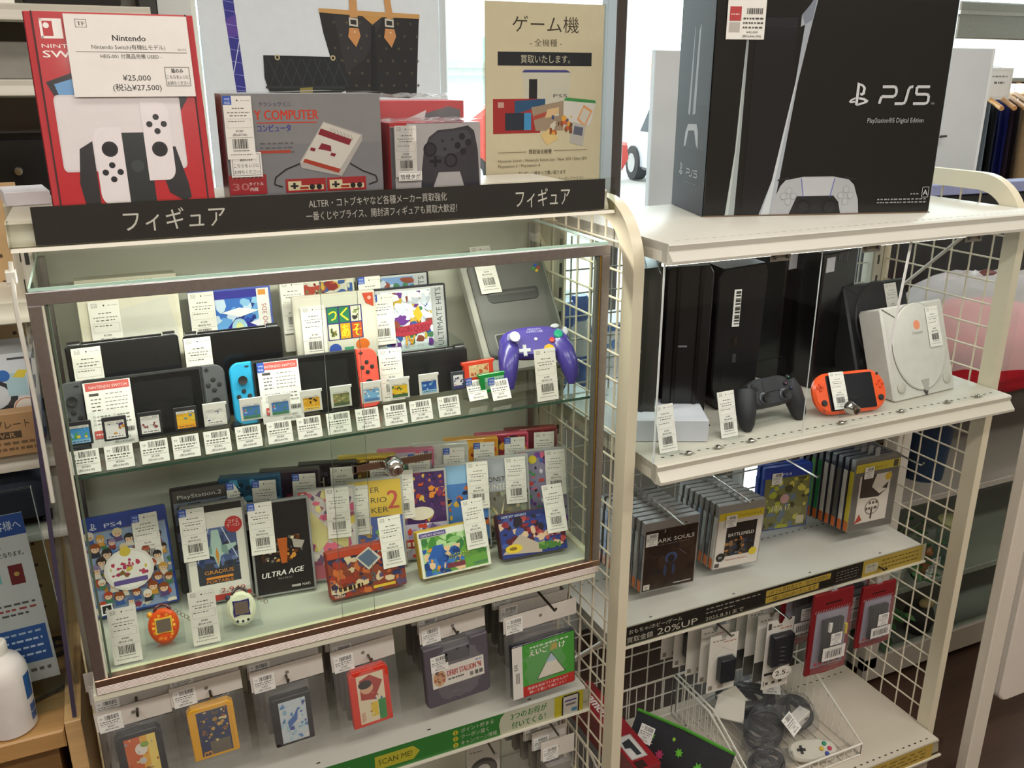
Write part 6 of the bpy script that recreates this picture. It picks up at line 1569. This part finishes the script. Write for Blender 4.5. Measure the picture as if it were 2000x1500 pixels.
# beige poster in a clear stand behind
t = thing('poster_stand', 'beige printed poster about buying game consoles in a clear stand', 'poster', (.794, .336, .6))
MB().box(-.004, 0, -.0, .256, .0015, .402, 'cv', '#f4f4f0').box(-.004, .004, 0, .256, .0055, .402, 'cv', '#f4f4f0').box(-.004, -.0, -.004, .256, .007, .0, 'cl', '#eef0ee').build('clear_stand', t)
q = MB().box(0, .002, .001, .252, .0036, .4, 'pp', '#d8c8a8')
p = Pr(q, 0, 0, .252, .4, .0019, 'pp', '#e3d8c2')
p.txt('ゲーム機', .5, .875, .058, '#3a3428', 'C', .56, 0).txt('- 全機種 -', .5, .81, .026, '#4a4236', 'C', .27).rect(.1, .72, .9, .782, '#232733').txt('買取いたします。', .5, .735, .03, '#dcd4c4', 'C', .42)
p.pts([(.3, .69), (.72, .69), (.7, .53), (.33, .53)], '#dcd8d2').pts([(.3, .69), (.32, .702), (.68, .702), (.72, .69)], '#4a4a9a').rect(.36, .56, .43, .66, '#26282e').txt('PS5', .63, .575, .016, '#4a4a50', 'C', .12)
p.rect(.06, .41, .46, .57, '#b03038').rect(.1, .53, .15, .555, '#d8b0ac').pts([(.24, .56), (.24, .5), (.5, .54), (.5, .57)], '#2f5a8a').rect(.16, .425, .32, .505, '#2a3348').rect(.32, .425, .38, .505, '#3a8ac0')
p.pts([(.38, .53), (.66, .56), (.66, .42), (.42, .42)], '#9a8674').pts([(.4, .49), (.58, .52), (.58, .5), (.4, .47)], '#a8453a').pts([(.52, .52), (.62, .53), (.62, .49), (.5, .48)], '#d0b088').pts([(.66, .56), (.95, .55), (.9, .44), (.66, .44)], '#cfccca').pts([(.66, .56), (.68, .575), (.94, .56), (.95, .545)], '#3a8a4a').pts([(.78, .47), (.84, .54), (.92, .51), (.85, .43)], '#d89a6a').pts([(.8, .475), (.84, .525), (.9, .505), (.85, .445)], '#c8c4bc')
p.pts([(.46, .4), (.56, .44), (.62, .38), (.52, .35)], '#d8bc84').pts([(.72, .36), (.74, .46), (.86, .44), (.84, .34)], '#b4b0ae').pts([(.75, .4), (.76, .44), (.84, .43), (.83, .39)], '#5a5e74').blobs(601, ['#d8a03a', '#5a3a24', '#c85a3a', '#3a4a7a', '#c9c4b4', '#8a4a2a'], 16, (.02, .04), .54, .4, .74, .5)
p.rect(.1, .32, .34, .323, '#8a7c64').rect(.58, .322, .88, .325, '#8a7c64').txt('買取強化機種', .46, .312, .018, '#4a4236', 'C', .2).txt('Nintendo Switch / Nintendo Switch Lite / New 3DS / New 2DS', .1, .275, .014, '#6a604e', 'L', .78).txt('Playstation 5 / Playstation 4', .1, .25, .014, '#6a604e', 'L', .36)
p.txt('古いゲーム機すべて買い取ります', .48, .21, .016, '#4a4236', 'C', .42).txt('ファミリーコンピューター / ゲームボーイ / スーパーファミコン', .1, .178, .014, '#6a604e', 'L', .76)
q.build('poster_print', t, 0)

# ================================================================ behind the left unit: bag poster, dark shelves
PX = lambda x: (x - 390) * .001252
PZ = lambda y: .818 + (190 - y) * .00117
t = thing('bag_poster', 'large pale printed window panel picturing a black tote and a quilted bag', 'poster', (.37, 1.02, 0))
MB().box(0, 0, .25, .585, .012, 1.5, 'ag', '#d9dde4').build('panel', t)
q = MB()
p = Pr(q, 0, .25, .585, 1.25, -.0004, 'pp', '#dde1e8')
U = lambda x: PX(x) / .585
V = lambda y: (PZ(y) - .25) / 1.25
def PP(pts, c): p.pts([(U(a), V(b)) for a, b in pts], c)
PP([(432, -40), (452, -40), (463, 180), (445, 180)], '#2f2f8a'); p.rect(U(390), V(620), U(465), V(178), '#dde1e8')
PP([(436, 40), (456, 30), (457, 70), (440, 75)], '#5a3f9a')
for k, y_ in enumerate((5, 22, 48, 72, 95, 118, 142, 165)): p.line(U(434 + y_ * .06), V(y_), U(454 + y_ * .06), V(y_ + 4), .001, '#9aa0d8')
p.line(U(443), V(140), U(462), V(65), .0016, '#d8dcf0')
PP([(612, 18), (816, 22), (814, 40), (805, 185), (790, 192), (660, 186), (632, 120), (618, 60)], '#1d1a1c')
PP([(640, 25), (740, 28), (700, 110), (660, 140)], '#2b282c')
rnd = random.Random(3)
for i in range(7):
    for j in range(6):
        a_, b_ = 640 + i * 26 + (j % 2) * 13, 40 + j * 25
        if (i + j) % 2: PP([(a_, b_ - 4), (a_ + 1.5, b_ - 1), (a_ + 4, b_), (a_ + 1.5, b_ + 1), (a_, b_ + 4), (a_ - 1.5, b_ + 1), (a_ - 4, b_), (a_ - 1.5, b_ - 1)], '#5a4c38')
        else: p.ell(U(a_), V(b_), .006, 0, '#4a3f30', 8)
PP([(716, 45), (722, 45), (724, 180), (710, 180)], '#0f0e10')
PP([(612, 14), (816, 20), (816, 29), (700, 27), (612, 22)], '#c8975a'); PP([(697, 26), (738, 27), (717, 43)], '#c4904e')
for a_ in (679, 752):
    PP([(a_ - 6, -60), (a_ + 7, -60), (a_ + 9, 30), (a_ - 7, 30)], '#c8935a') if a_ < 700 else PP([(a_ - 16, -60), (a_ - 4, -60), (a_ + 9, 30), (a_ - 5, 32)], '#c8935a')
    PP([(a_ - 9, 30), (a_ + 9, 32), (a_ + 9, 48), (a_ - 9, 46)], '#c9c4b8'); PP([(a_ - 6, 34), (a_ + 6, 35), (a_ + 6, 44), (a_ - 6, 43)], '#2a2420')
    PP([(a_ - 9, 50), (a_ + 10, 51), (a_ + 13, 66), (a_ + 3, 88), (a_ - 12, 68)], '#c98a54'); p.ell(U(a_ + 2), V(58), .004, 0, '#d8c49a', 8)
PP([(500, 106), (640, 108), (652, 118), (655, 176), (640, 182), (506, 178), (499, 150)], '#16181a')
for i in range(7):
    p.line(U(508 + i * 22), V(112), U(530 + i * 22), V(168), .0011, '#3f4448'); p.line(U(530 + i * 20), V(112), U(508 + i * 20), V(168), .0011, '#3a3e42')
PP([(500, 166), (655, 166), (655, 172), (500, 170)], '#2b2e30')
for a_ in (526, 634): p.ell(U(a_), V(110), .011, 0, '#c0b088', 12).ell(U(a_), V(110), .006, 0, '#16181a', 10)
PP([(565, 170), (590, 168), (590, 180), (565, 180)], '#8a7a3a')
q.build('poster_print', t, 0)
# dark shelving against the back wall
t = thing('back_shelf', 'grey shelving with white shelf edges against the back wall, far left', 'shelf', (-.75, .78, 0))
MB().box(0, .26, FL, .98, .27, 1.6, 'pt', '#8d8a80').build('back_panel', t)
for z_ in (1.0, .862, .55, .2): 
    q = MB(); shelf(q, 0, 1.0, 0, .26, z_, '#d2cdc0', .03); q.build('shelf', t)
upright(.99, 1.03, .2, .28, 1.6, '#3a3836').build('upright', t)
MB().box(1.03, .2, FL, 1.1, .28, 1.6, 'pt', '#d5d6d4').build('side_panel', t)
t = thing('boxed_device', 'black boxed device with an orange band on the top back shelf', 'box', (.02, .83, 1.0005))
MB().slab(rrect(.18, .2, .01, 3), 0, .1, 'gl', '#19181a', .003).box(.03, -.001, .018, .14, .0, .06, 'pg', '#d86a2a').build('carton', t)
t = thing('price_card', 'white price card standing at the left of the top back shelf', 'price card', (-.1, .8, 1.0005), 0, None, 4)
price(t, 0, 0, 0, 0, 26000, 3, s=2.6)
t = thing('dark_device', 'black device with three round studs, under the white shelves at the far left', 'device', (-.4, .8, .5805 - .03))
MB().slab(rrect(.62, .2, .01, 3), 0, .2, 'gl', '#111214', .004).build('body', t)
for a_, b_ in ((.365, .135), (.34, .1), (.39, .1)): MB().dome(a_, b_, 0, .009, .006, 'me', '#b8b4aa', 12).build('stud', t)
t = thing('storage_box', 'plain grey storage box on the upper left back shelf', 'box', (-.35, .84, .8625)); MB().slab(rrect(.5, .07, .004, 2), 0, .16, 'mt', '#8a8880', .002).build('body', t)
t = thing('paper_box', 'small white paper box left of the red console box, behind the header sign', 'box', (-.02, .2, ZT), 8); MB().slab(rrect(.06, .02, .001, 1), 0, .09, 'pp', '#d8d8dc', .001).build('carton', t)

# ================================================================ far left: neighbour shelves, counter, stand
t = thing('pegboard_shelf', 'shelving with beige pegboard back left of the glass case', 'shelf', (-.95, .27, 0))
q = MB().box(0, .16, FL, .93, .168, .7, 'mt', '#c9a679')
for i in range(16):
    for j in range(26): q.add([(.4 + i * .035 - .003, .1595, -.5 + j * .045 - .003), (.4 + i * .035 + .003, .1595, -.5 + j * .045 - .003), (.4 + i * .035 + .003, .1595, -.5 + j * .045 + .003), (.4 + i * .035 - .003, .1595, -.5 + j * .045 + .003)], [(0, 1, 2, 3)], 'mt', '#5a4630')
q.build('pegboard', t)
for z_, th_ in ((.535, .034), (.288, .034), (.135, .012)): q = MB(); shelf(q, 0, .93, 0, .16, z_, '#d6cfc0', th_); q.build('shelf', t)
upright(.932, .948, .0, .03, .7, '#d9d3c4').build('upright', t)
t = thing('gift_box', 'white picture box of a kitchen gadget with a pale blue side, left pegboard shelf', 'box', (-.35, .28, .2885))
MB().slab(rrect(.325, .16, .001, 1), 0, .1, 'pg', '#cfd2d6', .001).build('carton', t)
q = MB(); p = Pr(q, 0, 0, .325, .16, -.0004, 'pg', '#cdd0d6')
p.pts([(.75, .3), (1, .55), (1, .1), (.7, .1)], '#7a96c0').ell(.78, .55, .12, .2, '#3a3c42').ell(.78, .57, .09, .14, '#c8ccd2').ell(.93, .42, .06, 0, '#e6ddd4').ell(.93, .42, .055, 0, '#c07a5a').ell(.93, .42, .05, 0, '#e8e0d8').rect(.86, .56, .95, .8, '#a8c4cc').pts([(.89, .76), (.92, .83), (.96, .82), (.94, .74)], '#d8c04a').ell(.85, .78, .03, 0, '#3a6ab0').rect(.86, .18, .9, .3, '#e6e8ea').txt('わたあめ', .84, .06, .09, '#2a2a2a', 'C', .22, 1).ell(.975, .1, .015, 0, '#c03a3a', 10).rect(.88, .94, .98, .96, '#4a4c50')
q.build('front_print', t, 0)
t = thing('cardboard_box', 'brown cardboard box printed with dark lettering, under the white picture box', 'box', (-.4, .262, .2885 - .0), 0)
t.location = (-.38, .245, .2885); MB().slab(rrect(.345, .072, .001, 1), 0, .028, 'pp', '#a8825a', .001).build('carton', t)
q = MB(); p = Pr(q, 0, 0, .345, .072, -.0004, 'pp'); p.txt('ホットプレート', .84, .66, .16, '#4a3826', 'C', .26).rect(.74, .42, .93, .58, '#4a3a2a').txt('24W-R', .84, .44, .12, '#b08a60', 'C', .13).dashes(.74, .28, .98, .06, 2, '#6a5238', 6).dashes(.82, .14, .98, .06, 3, '#6a5238', 5); q.build('front_print', t, 0)

CZ = -.15
t = thing('counter', 'light wooden counter at the lower left beside the glass case', 'counter', (-.9, .11, 0))
MB().box(0, 0, CZ - .035, .835, .31, CZ, 'wd', '#b48a56', .003).build('top', t)
MB().box(.0, .02, FL, .82, .3, CZ - .035, 'wd', '#7a5a36').build('body', t)
MB().box(.837, -.0, FL, .862, .31, CZ + .012, 'wd', '#cfa873', .001).build('end_panel', t)
t = thing('clear_partition', 'tall clear acrylic partition slotted into the wooden counter end', 'partition sheet', (-.047, .118, CZ + .013), 0, None, 0, 0)
MB().at(0, 0, 0, 0, 2.5).box(-.003, 0, 0, .003, .3, .62, 'cl', '#eef0f4').box(-.0033, -.0008, 0, .0033, .0, .62, 'gl', '#4a4258').build('sheet', t)
t = thing('power_cord', 'white cord hanging down the left side of the glass case', 'cord', (0, 0, 0))
MB().tube([(-.012, .02, .64), (-.013, .012, .61), (-.014, .008, .58), (-.012, .006, .5), (-.011, .006, .42), (-.012, .008, .3)], .003, 'mt', '#dcd8cc', 8).build('cord', t)
MB().box(-.02, .012, .612, -.008, .03, .628, 'mt', '#e0dccf', .001).build('clip', t)
t = thing('pump_bottle', 'white round-shouldered bottle with blue printing on the wooden counter', 'bottle', (-.142, .152, CZ + .0005))
MB().lathe([(.034, 0), (.038, .004), (.039, .06), (.039, .1), (.037, .115), (.03, .13), (.018, .14), (.016, .145)], 'mt', '#dcd4d0', 28).build('body', t)
MB().lathe([(.0165, .142), (.0165, .16), (.015, .163), (.005, .164), (.005, .18)], 'mt', '#d8d2c8', 20).build('cap', t)
q = MB()
for a0, a1, z0, z1, c in ((-35, -8, .06, .105, '#2f5f9a'), (-30, -20, .018, .032, '#2f5a9a'), (-18, -8, .018, .032, '#2f5a9a'), (-30, -20, .034, .048, '#2f5a9a'), (-18, -8, .034, .048, '#2f5a9a')):
    q.grid(lambda u, v: (.0393 * math.cos(R(a0 + (a1 - a0) * u)), .0393 * math.sin(R(a0 + (a1 - a0) * u)), z0 + (z1 - z0) * v), 4, 1, 'pg', c)
q.build('label_print', t)
t = thing('notice_stand', 'clear upright notice stand with a blue headed notice, on the wooden counter', 'notice', (-.29, .21, CZ + .0005), 0, None, 0, -2)
MB().box(0, .0, .0, .246, .003, .385, 'cl', '#eef2f2').box(0, .006, 0, .246, .009, .385, 'cl', '#eef2f2').box(.0, -.05, .0, .246, .06, .004, 'cl', '#eef2f2').box(.2455, 0, 0, .2465, .009, .385, 'gl', '#b9c4c4').build('clear_stand', t)
q = MB().box(.015, .0035, .03, .225, .0048, .345, 'pp', '#dcd6d2'); p = Pr(q, .015, .03, .21, .315, .0034, 'pp', '#dcd6d4')
p.rect(0, .88, 1, 1, '#2f4f98').txt('買取のお客様へ', .76, .917, .042, '#e6e8f0', 'C', .43).txt('買取には、', .7, .82, .024, '#3a3836', 'C', .22).txt('必要となります。', .83, .765, .024, '#3a3836', 'C', .24, 1).rect(.64, .62, .76, .71, '#8ac4c4').pts([(.82, .6), (.92, .6), (.92, .715), (.82, .715)], '#7a2a2c').ell(.87, .66, .02, 0, '#c8a05a', 10).dashes(.4, .48, .95, .012, 3, '#5a5854', 8).dashes(.4, .45, .95, .012, 4, '#b04a44', 8).dashes(.4, .42, .9, .012, 5, '#5a5854', 8)
p.rect(.2, .12, .98, .34, '#3a62a8')
for i in range(4): p.dashes(.5, .3 - i * .045, .94, .012, i, '#c8d4e8', 7)
p.dashes(.5, .06, .95, .02, 8, '#5a5854', 6)
q.build('notice_print', t, 0)
t = thing('wire_ring_stand', 'black wire ring stand on the counter behind the clear notice stand', 'stand', (-.085, .36, CZ + .001))
q = MB().tube([(.03 * math.cos(a), .03 * math.sin(a), .004) for a in [2 * PI * i / 20 for i in range(20)]], .004, 'mt', '#1d1c1e', 8, closed=True); q.cyl((-.03, 0, .004), (.03, 0, .004), .003, 'mt', '#1d1c1e', 6).cyl((0, -.03, .004), (0, .03, .004), .003, 'mt', '#1d1c1e', 6); q.build('ring_base', t)
MB().cyl((0, 0, .004), (-.05, .04, .08), .003, 'mt', '#1d1c1e', 8).build('rod', t)
t = thing('metal_bar', 'short grey metal bar lying on the counter by the clear notice stand', 'bar', (-.12, .2, CZ + .004), 24); MB().cyl((0, 0, 0), (.07, .0, 0), .0035, 'me', '#77716a', 8).build('rod', t)
t = thing('dark_cushion', 'dark blue grey padded item on the low pegboard shelf behind the notice stand', 'cushion', (-.28, .29, .1355)); MB().slab(rrect(.24, .09, (.01, .01, .04, .03), 5), 0, .1, 'fb', '#2a2f3c', .02).build('body', t)

# ================================================================ behind and right of the wire sided shelf
t = thing('window_table', 'low white display table along the window behind the wire sided shelf', 'table', (.98, .45, 0))
MB().box(0, 0, .12, 1.0, .5, .15, 'pt', '#d8d8d6', .003).build('top', t)
for x_ in (.02, .93):
    for y_ in (.02, .43): MB().box(x_, y_, FL, x_ + .05, y_ + .05, .12, 'pt', '#cfcdc8').build('leg', t)
MB().box(.02, .46, FL, .98, .48, .1, 'pt', '#c9c7c2').build('back_panel', t)
for x_, y_, w_, h_, d_, c_, s_ in ((1.0, .6, .17, .2, .12, '#d3dbe6', 'white toy box with pale blue printing on the window table'), (1.2, .62, .16, .12, .12, '#dfe2e4', 'small white box on the window table beside the pale blue toy box'), (1.45, .66, .2, .16, .12, '#c8ccd2', 'pale grey box on the window table behind the black consoles')):
    t = thing('toy_box', s_, 'box', (x_, y_, .1505)); MB().slab(rrect(w_, h_, .001, 1), 0, d_, 'pp', c_, .001).build('carton', t)
    q = MB(); p = Pr(q, 0, 0, w_, h_, -.0004, 'pg'); p.blobs(int(x_ * 300), ['#6a94c8', '#b8cce0', '#e6e8ea', '#8ab0d8'], 12, (.08, .16)).rect(0, .82, 1, .95, '#5a84c0'); q.build('front_print', t, 0)
for x_, y_, s_ in ((1.06, .5, 'blue capped white bottle on the window table, right of the wire side post'), (1.12, .54, 'second blue capped white bottle behind the first on the window table')):
    t = thing('toy_bottle', s_, 'bottle', (x_, y_, .1505)); MB().lathe([(.025, 0), (.027, .004), (.027, .07), (.026, .078)], 'gl', '#2f5fb0', 16).build('base', t); MB().lathe([(.026, .078), (.026, .15), (.02, .165)], 'gl', '#dfe2e6', 16).build('body', t); MB().lathe([(.02, .165), (.024, .17), (.024, .215), (.018, .225)], 'gl', '#2f62c0', 16).build('cap', t)
t = thing('plush_figure', 'bright blue soft toy sitting on the window table beyond the glass case', 'soft toy', (.99, .52, .1505))
MB().blob((0, 0, .05), .035, .03, .05, 'fb', '#2f86c8').build('body', t); MB().blob((0, -.005, .115), .032, .03, .032, 'fb', '#3a94d4').build('head', t)
for s_ in (-1, 1): MB().blob((s_ * .035, -.01, .06), .013, .014, .03, 'fb', '#2f86c8', 10, 7).build('arm', t)
t = thing('black_monitor', 'large black screen standing behind the wire side, right of the console shelf', 'screen', (2.0, .5, .0605), -4)
MB().slab(rrect(.9, .5, .01, 3), 0, .05, 'gl', '#17171a', .004).build('screen', t); MB().box(.3, -.06, 0, .6, .12, .012, 'gl', '#1d1d20', .003).build('foot', t)
MB().slab(rrect(.9, .03, .003, 2, 0, .5), -.004, .054, 'mt', '#8d93b8', .002).build('top_edge', t)
# side table and cabinet to the right
t = thing('side_cabinet', 'white glass fronted cabinet with plants, right of the wire sided shelf', 'cabinet', (1.98, .3, 0))
q = MB().box(0, 0, FL + .06, .05, .05, .055, 'pt', '#d6cfc2', .002).box(-.12, .06, FL + .02, -.06, .1, .02, 'pt', '#cfc8bc', .002)
q.build('corner_post', t)
MB().box(0, 0, .03, 1.1, .5, .06, 'pt', '#b9b2a8', .003).build('top', t)
for z_ in (-.27, -.56, -.8): MB().box(.02, .02, z_ - .02, 1.08, .48, z_, 'pt', '#a39d92', .002).build('shelf', t)
MB().box(0, .48, FL, 1.1, .5, .03, 'pt', '#8f897e').build('back_panel', t)
MB().box(0, 0, FL + .02, 1.1, .025, FL + .1, 'pt', '#c4bcb0', .002).build('bottom_rail', t)
MB().box(1.08, 0, FL, 1.1, .5, .03, 'pt', '#b9b2a8').build('side_panel', t)
MB().box(.05, .01, FL + .1, 1.1, .014, -.29, 'cl', '#f2f8f6').build('glass_front', t)
MB().box(.0, .05, FL + .1, .004, .48, -.29, 'cl', '#f2f8f6').build('glass_side', t)
def plant(label, x, y, z, n, seed, r=.09, h=.14, pot='#d6d2ca'):
    t = thing('potted_plant', label, 'plant', (x, y, z))
    MB().lathe([(.03, 0), (.04, .01), (.045, .06), (.04, .065)], 'mt', pot, 16).build('pot', t)
    rnd = random.Random(seed)
    q = MB()
    for i in range(n):
        a = rnd.uniform(0, 2 * PI); e = rnd.uniform(.1, 1.2); l_ = r * rnd.uniform(.6, 1.3)
        bx, by, bz = l_ * math.cos(a) * math.cos(e * .6), l_ * math.sin(a) * math.cos(e * .6), .06 + h * math.sin(e) * rnd.uniform(.3, 1)
        q.tube([(0, 0, .05), (bx * .5, by * .5, bz * .7 + .03), (bx, by, bz)], .0016, 'mt', '#4a6a3a', 4)
        ux, uy = math.cos(a), math.sin(a); s_ = rnd.uniform(.022, .036)
        dz = rnd.uniform(-.5, .2)
        pts = [(0, 0), (.35, .42), (.8, .3), (1.2, 0), (.8, -.3), (.35, -.42)]
        vs = [(bx + s_ * (p_[0] * ux - p_[1] * uy), by + s_ * (p_[0] * uy + p_[1] * ux), bz + s_ * p_[0] * dz + .25 * s_ * abs(p_[1])) for p_ in pts]
        q.add(vs, [(0, 1, 2, 3), (0, 3, 4, 5)], 'mt', rnd.choice(['#2f5a2f', '#3f6e38', '#27492a', '#4f7a42']))
    q.build('foliage', t)
plant('leafy green plant with trailing stems on the middle cabinet shelf', 2.1, .36, -.559, 46, 1, .1, .16)
plant('small green plant on the bottom shelf of the white cabinet', 2.12, .42, -.799, 36, 2, .09, .12)
t = thing('figurine', 'small orange and white ornament with price stickers among the cabinet plants', 'ornament', (2.22, .34, -.559))
MB().blob((0, 0, .035), .022, .02, .036, 'gl', '#b06a42').build('body', t); MB().blob((0, -.012, .03), .014, .012, .024, 'gl', '#e0dcd2', 10, 7).build('belly', t); MB().blob((0, 0, .085), .017, .016, .018, 'gl', '#b06a42', 12, 8).build('head', t)
small_price(t, -.012, -.03, .05, 2, .035, .03, 300); small_price(t, -.03, -.028, .015, 1, .03, .03, 300)
t = thing('dark_figurine', 'dark brown ornament with a pale bow at the bottom of the white cabinet', 'ornament', (2.28, .38, -.799)); MB().blob((0, 0, .06), .05, .045, .06, 'fb', '#2f2826').build('body', t); MB().blob((0, -.02, .12), .03, .02, .014, 'fb', '#a8895a', 10, 7).build('bow', t)
t = thing('glass_jar', 'clear glass jar with a gold rim on the middle cabinet shelf', 'jar', (2.34, .36, -.559)); MB().lathe([(.0, 0), (.045, 0), (.045, .15), (.043, .15), (.043, .004), (0, .004)], 'cl', '#eef4f2', 20).build('jar', t); MB().lathe([(.046, .145), (.047, .155), (.043, .158)], 'gl', '#c8b88a', 20).build('rim', t)
t = thing('blue_bin', 'dark blue cylindrical bin on the upper cabinet shelf', 'bin', (2.26, .44, -.2695)); MB().lathe([(.06, 0), (.075, .22), (.078, .225), (.07, .225), (.055, .01)], 'mt', '#182c44', 24).build('body', t)
t = thing('red_carton', 'small dark red carton beside the dark blue bin', 'box', (2.13, .44, -.2695)); MB().slab(rrect(.06, .09, .001, 1), 0, .08, 'pp', '#5a2f26', .001).build('carton', t)
# film wrapped red cushion on the cabinet
t = thing('wrapped_cushion', 'bright red cushion half wrapped in pale crinkled film, beyond the right wire side', 'cushion', (2.18, .27, .0605), -12)
rnd = random.Random(9)
MB().blob((0, 0, .13), .25, .13, .13, 'fb', '#d3182f', 30, 16, lambda a, b: .05 * math.sin(6 * b) * math.sin(a) + .04 * math.sin(9 * a + 2 * b)).build('cushion', t)
nn = [[rnd.uniform(-1, 1) for _ in range(40)] for _ in range(40)]
q = MB(); q.grid(lambda u, v: ((.05 + .215 * math.sin(PI * (.5 * v + .02))) * math.cos(2 * PI * u) * 1.08, .16 * math.sin(2 * PI * u) * math.sin(PI * (.5 * v + .02)), .13 + .22 * math.cos(PI * .5 * v) - .02 + .012 * nn[int(u * 24) % 24][int(v * 12)]), 24, 12, 'hf', '#f4f0ee'); q.build('film', t, 180)
# white post and panel at the far right
t = thing('white_stand', 'white square post with a round cornered side panel at the far right edge', 'stand', (1.93, -.1, 0))
MB().box(0, 0, FL, .05, .03, .6, 'pt', '#dcd2c4', .003).build('post', t)
MB().slab(rrect(.5, .5, .03, 5, .075, -.63), .0, .03, 'pt', '#dcd2c8', .004).build('side_panel', t)
# partition board, clothes rack and air duct by the window
t = thing('partition_board', 'tall plain white board with a thin bar handle, right of the black console box', 'board', (2.02, .8, FL))
MB().box(0, 0, .02, .7, .02, 1.815, 'pt', '#d9dcde', .002).box(.7, -.001, .02, .712, .021, 1.815, 'pt', '#f0f2f2').build('board', t); MB().cyl((.44, -.01, 1.55), (.53, -.02, 1.555), .004, 'me', '#9a9a98', 8).build('handle', t); MB().box(0, -.12, 0, .05, .12, .02, 'pt', '#cfcfcc').box(.65, -.12, 0, .7, .12, .02, 'pt', '#cfcfcc').build('foot', t)
t = thing('window_board', 'plain pale grey board standing at the window left of the black console box', 'board', (1.575, .96, FL)); MB().box(0, 0, 0, .4, .02, 1.8, 'pt', '#cfd0d2', .002).build('board', t)
t = thing('steel_duct', 'grey metal ventilation box high beside the window', 'ventilation box', (2.62, .86, .985)); MB().box(0, 0, 0, .36, .18, .11, 'al', '#b9bcb8', .004).build('body', t); MB().box(-.02, -.02, .07, .38, .16, .08, 'al', '#d0d2ce').build('seam', t)
t = thing('clothes_rack', 'metal clothes rail by the window on the right', 'clothes rack', (2.95, .93, FL))
MB().cyl((-.15, 0, 1.72), (.9, 0, 1.72), .011, 'me', '#b4b4b2', 12).build('rail', t)
for x_ in (-.15, .9): MB().cyl((x_, 0, 0), (x_, 0, 1.73), .011, 'me', '#b4b4b2', 12).build('post', t); 
for x_ in (-.15, .9): MB().box(x_ - .02, -.1, 0, x_ + .02, .1, .02, 'me', '#9a9a98').build('foot', t)
CL = [('black trousers', '#1b1a1e', .0, .8), ('royal blue skirt', '#1f2a86', .06, .75), ('dark plum skirt', '#35242f', .11, .75), ('beige short sleeved blouse', '#cba97c', .16, .34), ('brown speckled skirt', '#4a3428', .22, .7), ('black dress', '#17161a', .3, .85), ('black cardigan', '#201e22', .44, .6)]
for i, (n_, c_, x_, l_) in enumerate(CL):
    t = thing('hanging_garment', n_ + ' on a wooden hanger on the window side clothes rail', 'garment', (2.86 + x_, .93, 1.72 + FL), 62)
    MB().tube([(-.17, 0, -.085), (-.02, 0, -.045), (.02, 0, -.045), (.17, 0, -.085)], .008, 'wd', '#c8935a', 8).tube([(0, 0, -.045), (0, 0, .0), (.012, 0, .014), (.02, 0, .004)], .002, 'me', '#c8c8c8', 6).build('hanger', t)
    w_ = .15 if 'blouse' not in n_ else .2
    q = MB(); q.grid(lambda u, v: ((u - .5) * 2 * w_ * (.85 + .2 * v) , .009 * math.sin(u * 22 + i) * (.3 + v) - .008, -.06 - l_ * v - .03 * abs(u - .5) * (1 - v)), 24, 8, 'fb', c_); q.grid(lambda u, v: ((.5 - u) * 2 * w_ * (.85 + .2 * v), .012 + .006 * math.sin(u * 20 + i), -.06 - l_ * v - .03 * abs(u - .5) * (1 - v)), 24, 8, 'fb', c_)
    q.build('cloth', t, 180)
t = thing('rail_sign', 'small white printed card hung on the clothes rail', 'sign', (2.79, .86, .8), 0); MB().box(0, 0, 0, .12, .002, .1, 'pp', '#e8e8e4').build('card', t)
q = MB(); p = Pr(q, 0, 0, .12, .1, -.0004); p.dashes(.2, .7, .8, .05, 1, '#8a8a88', 4).dashes(.3, .5, .7, .06, 2, '#5a5a58', 3).frame(.08, .08, .92, .92, .0006, '#b0b0ac'); q.build('card_print', t, 0)
MB().tube([(.06, 0, .1), (.06, .03, .105), (.06, .07, .07)], .0015, 'me', '#c8c8c8', 5).build('string', t)
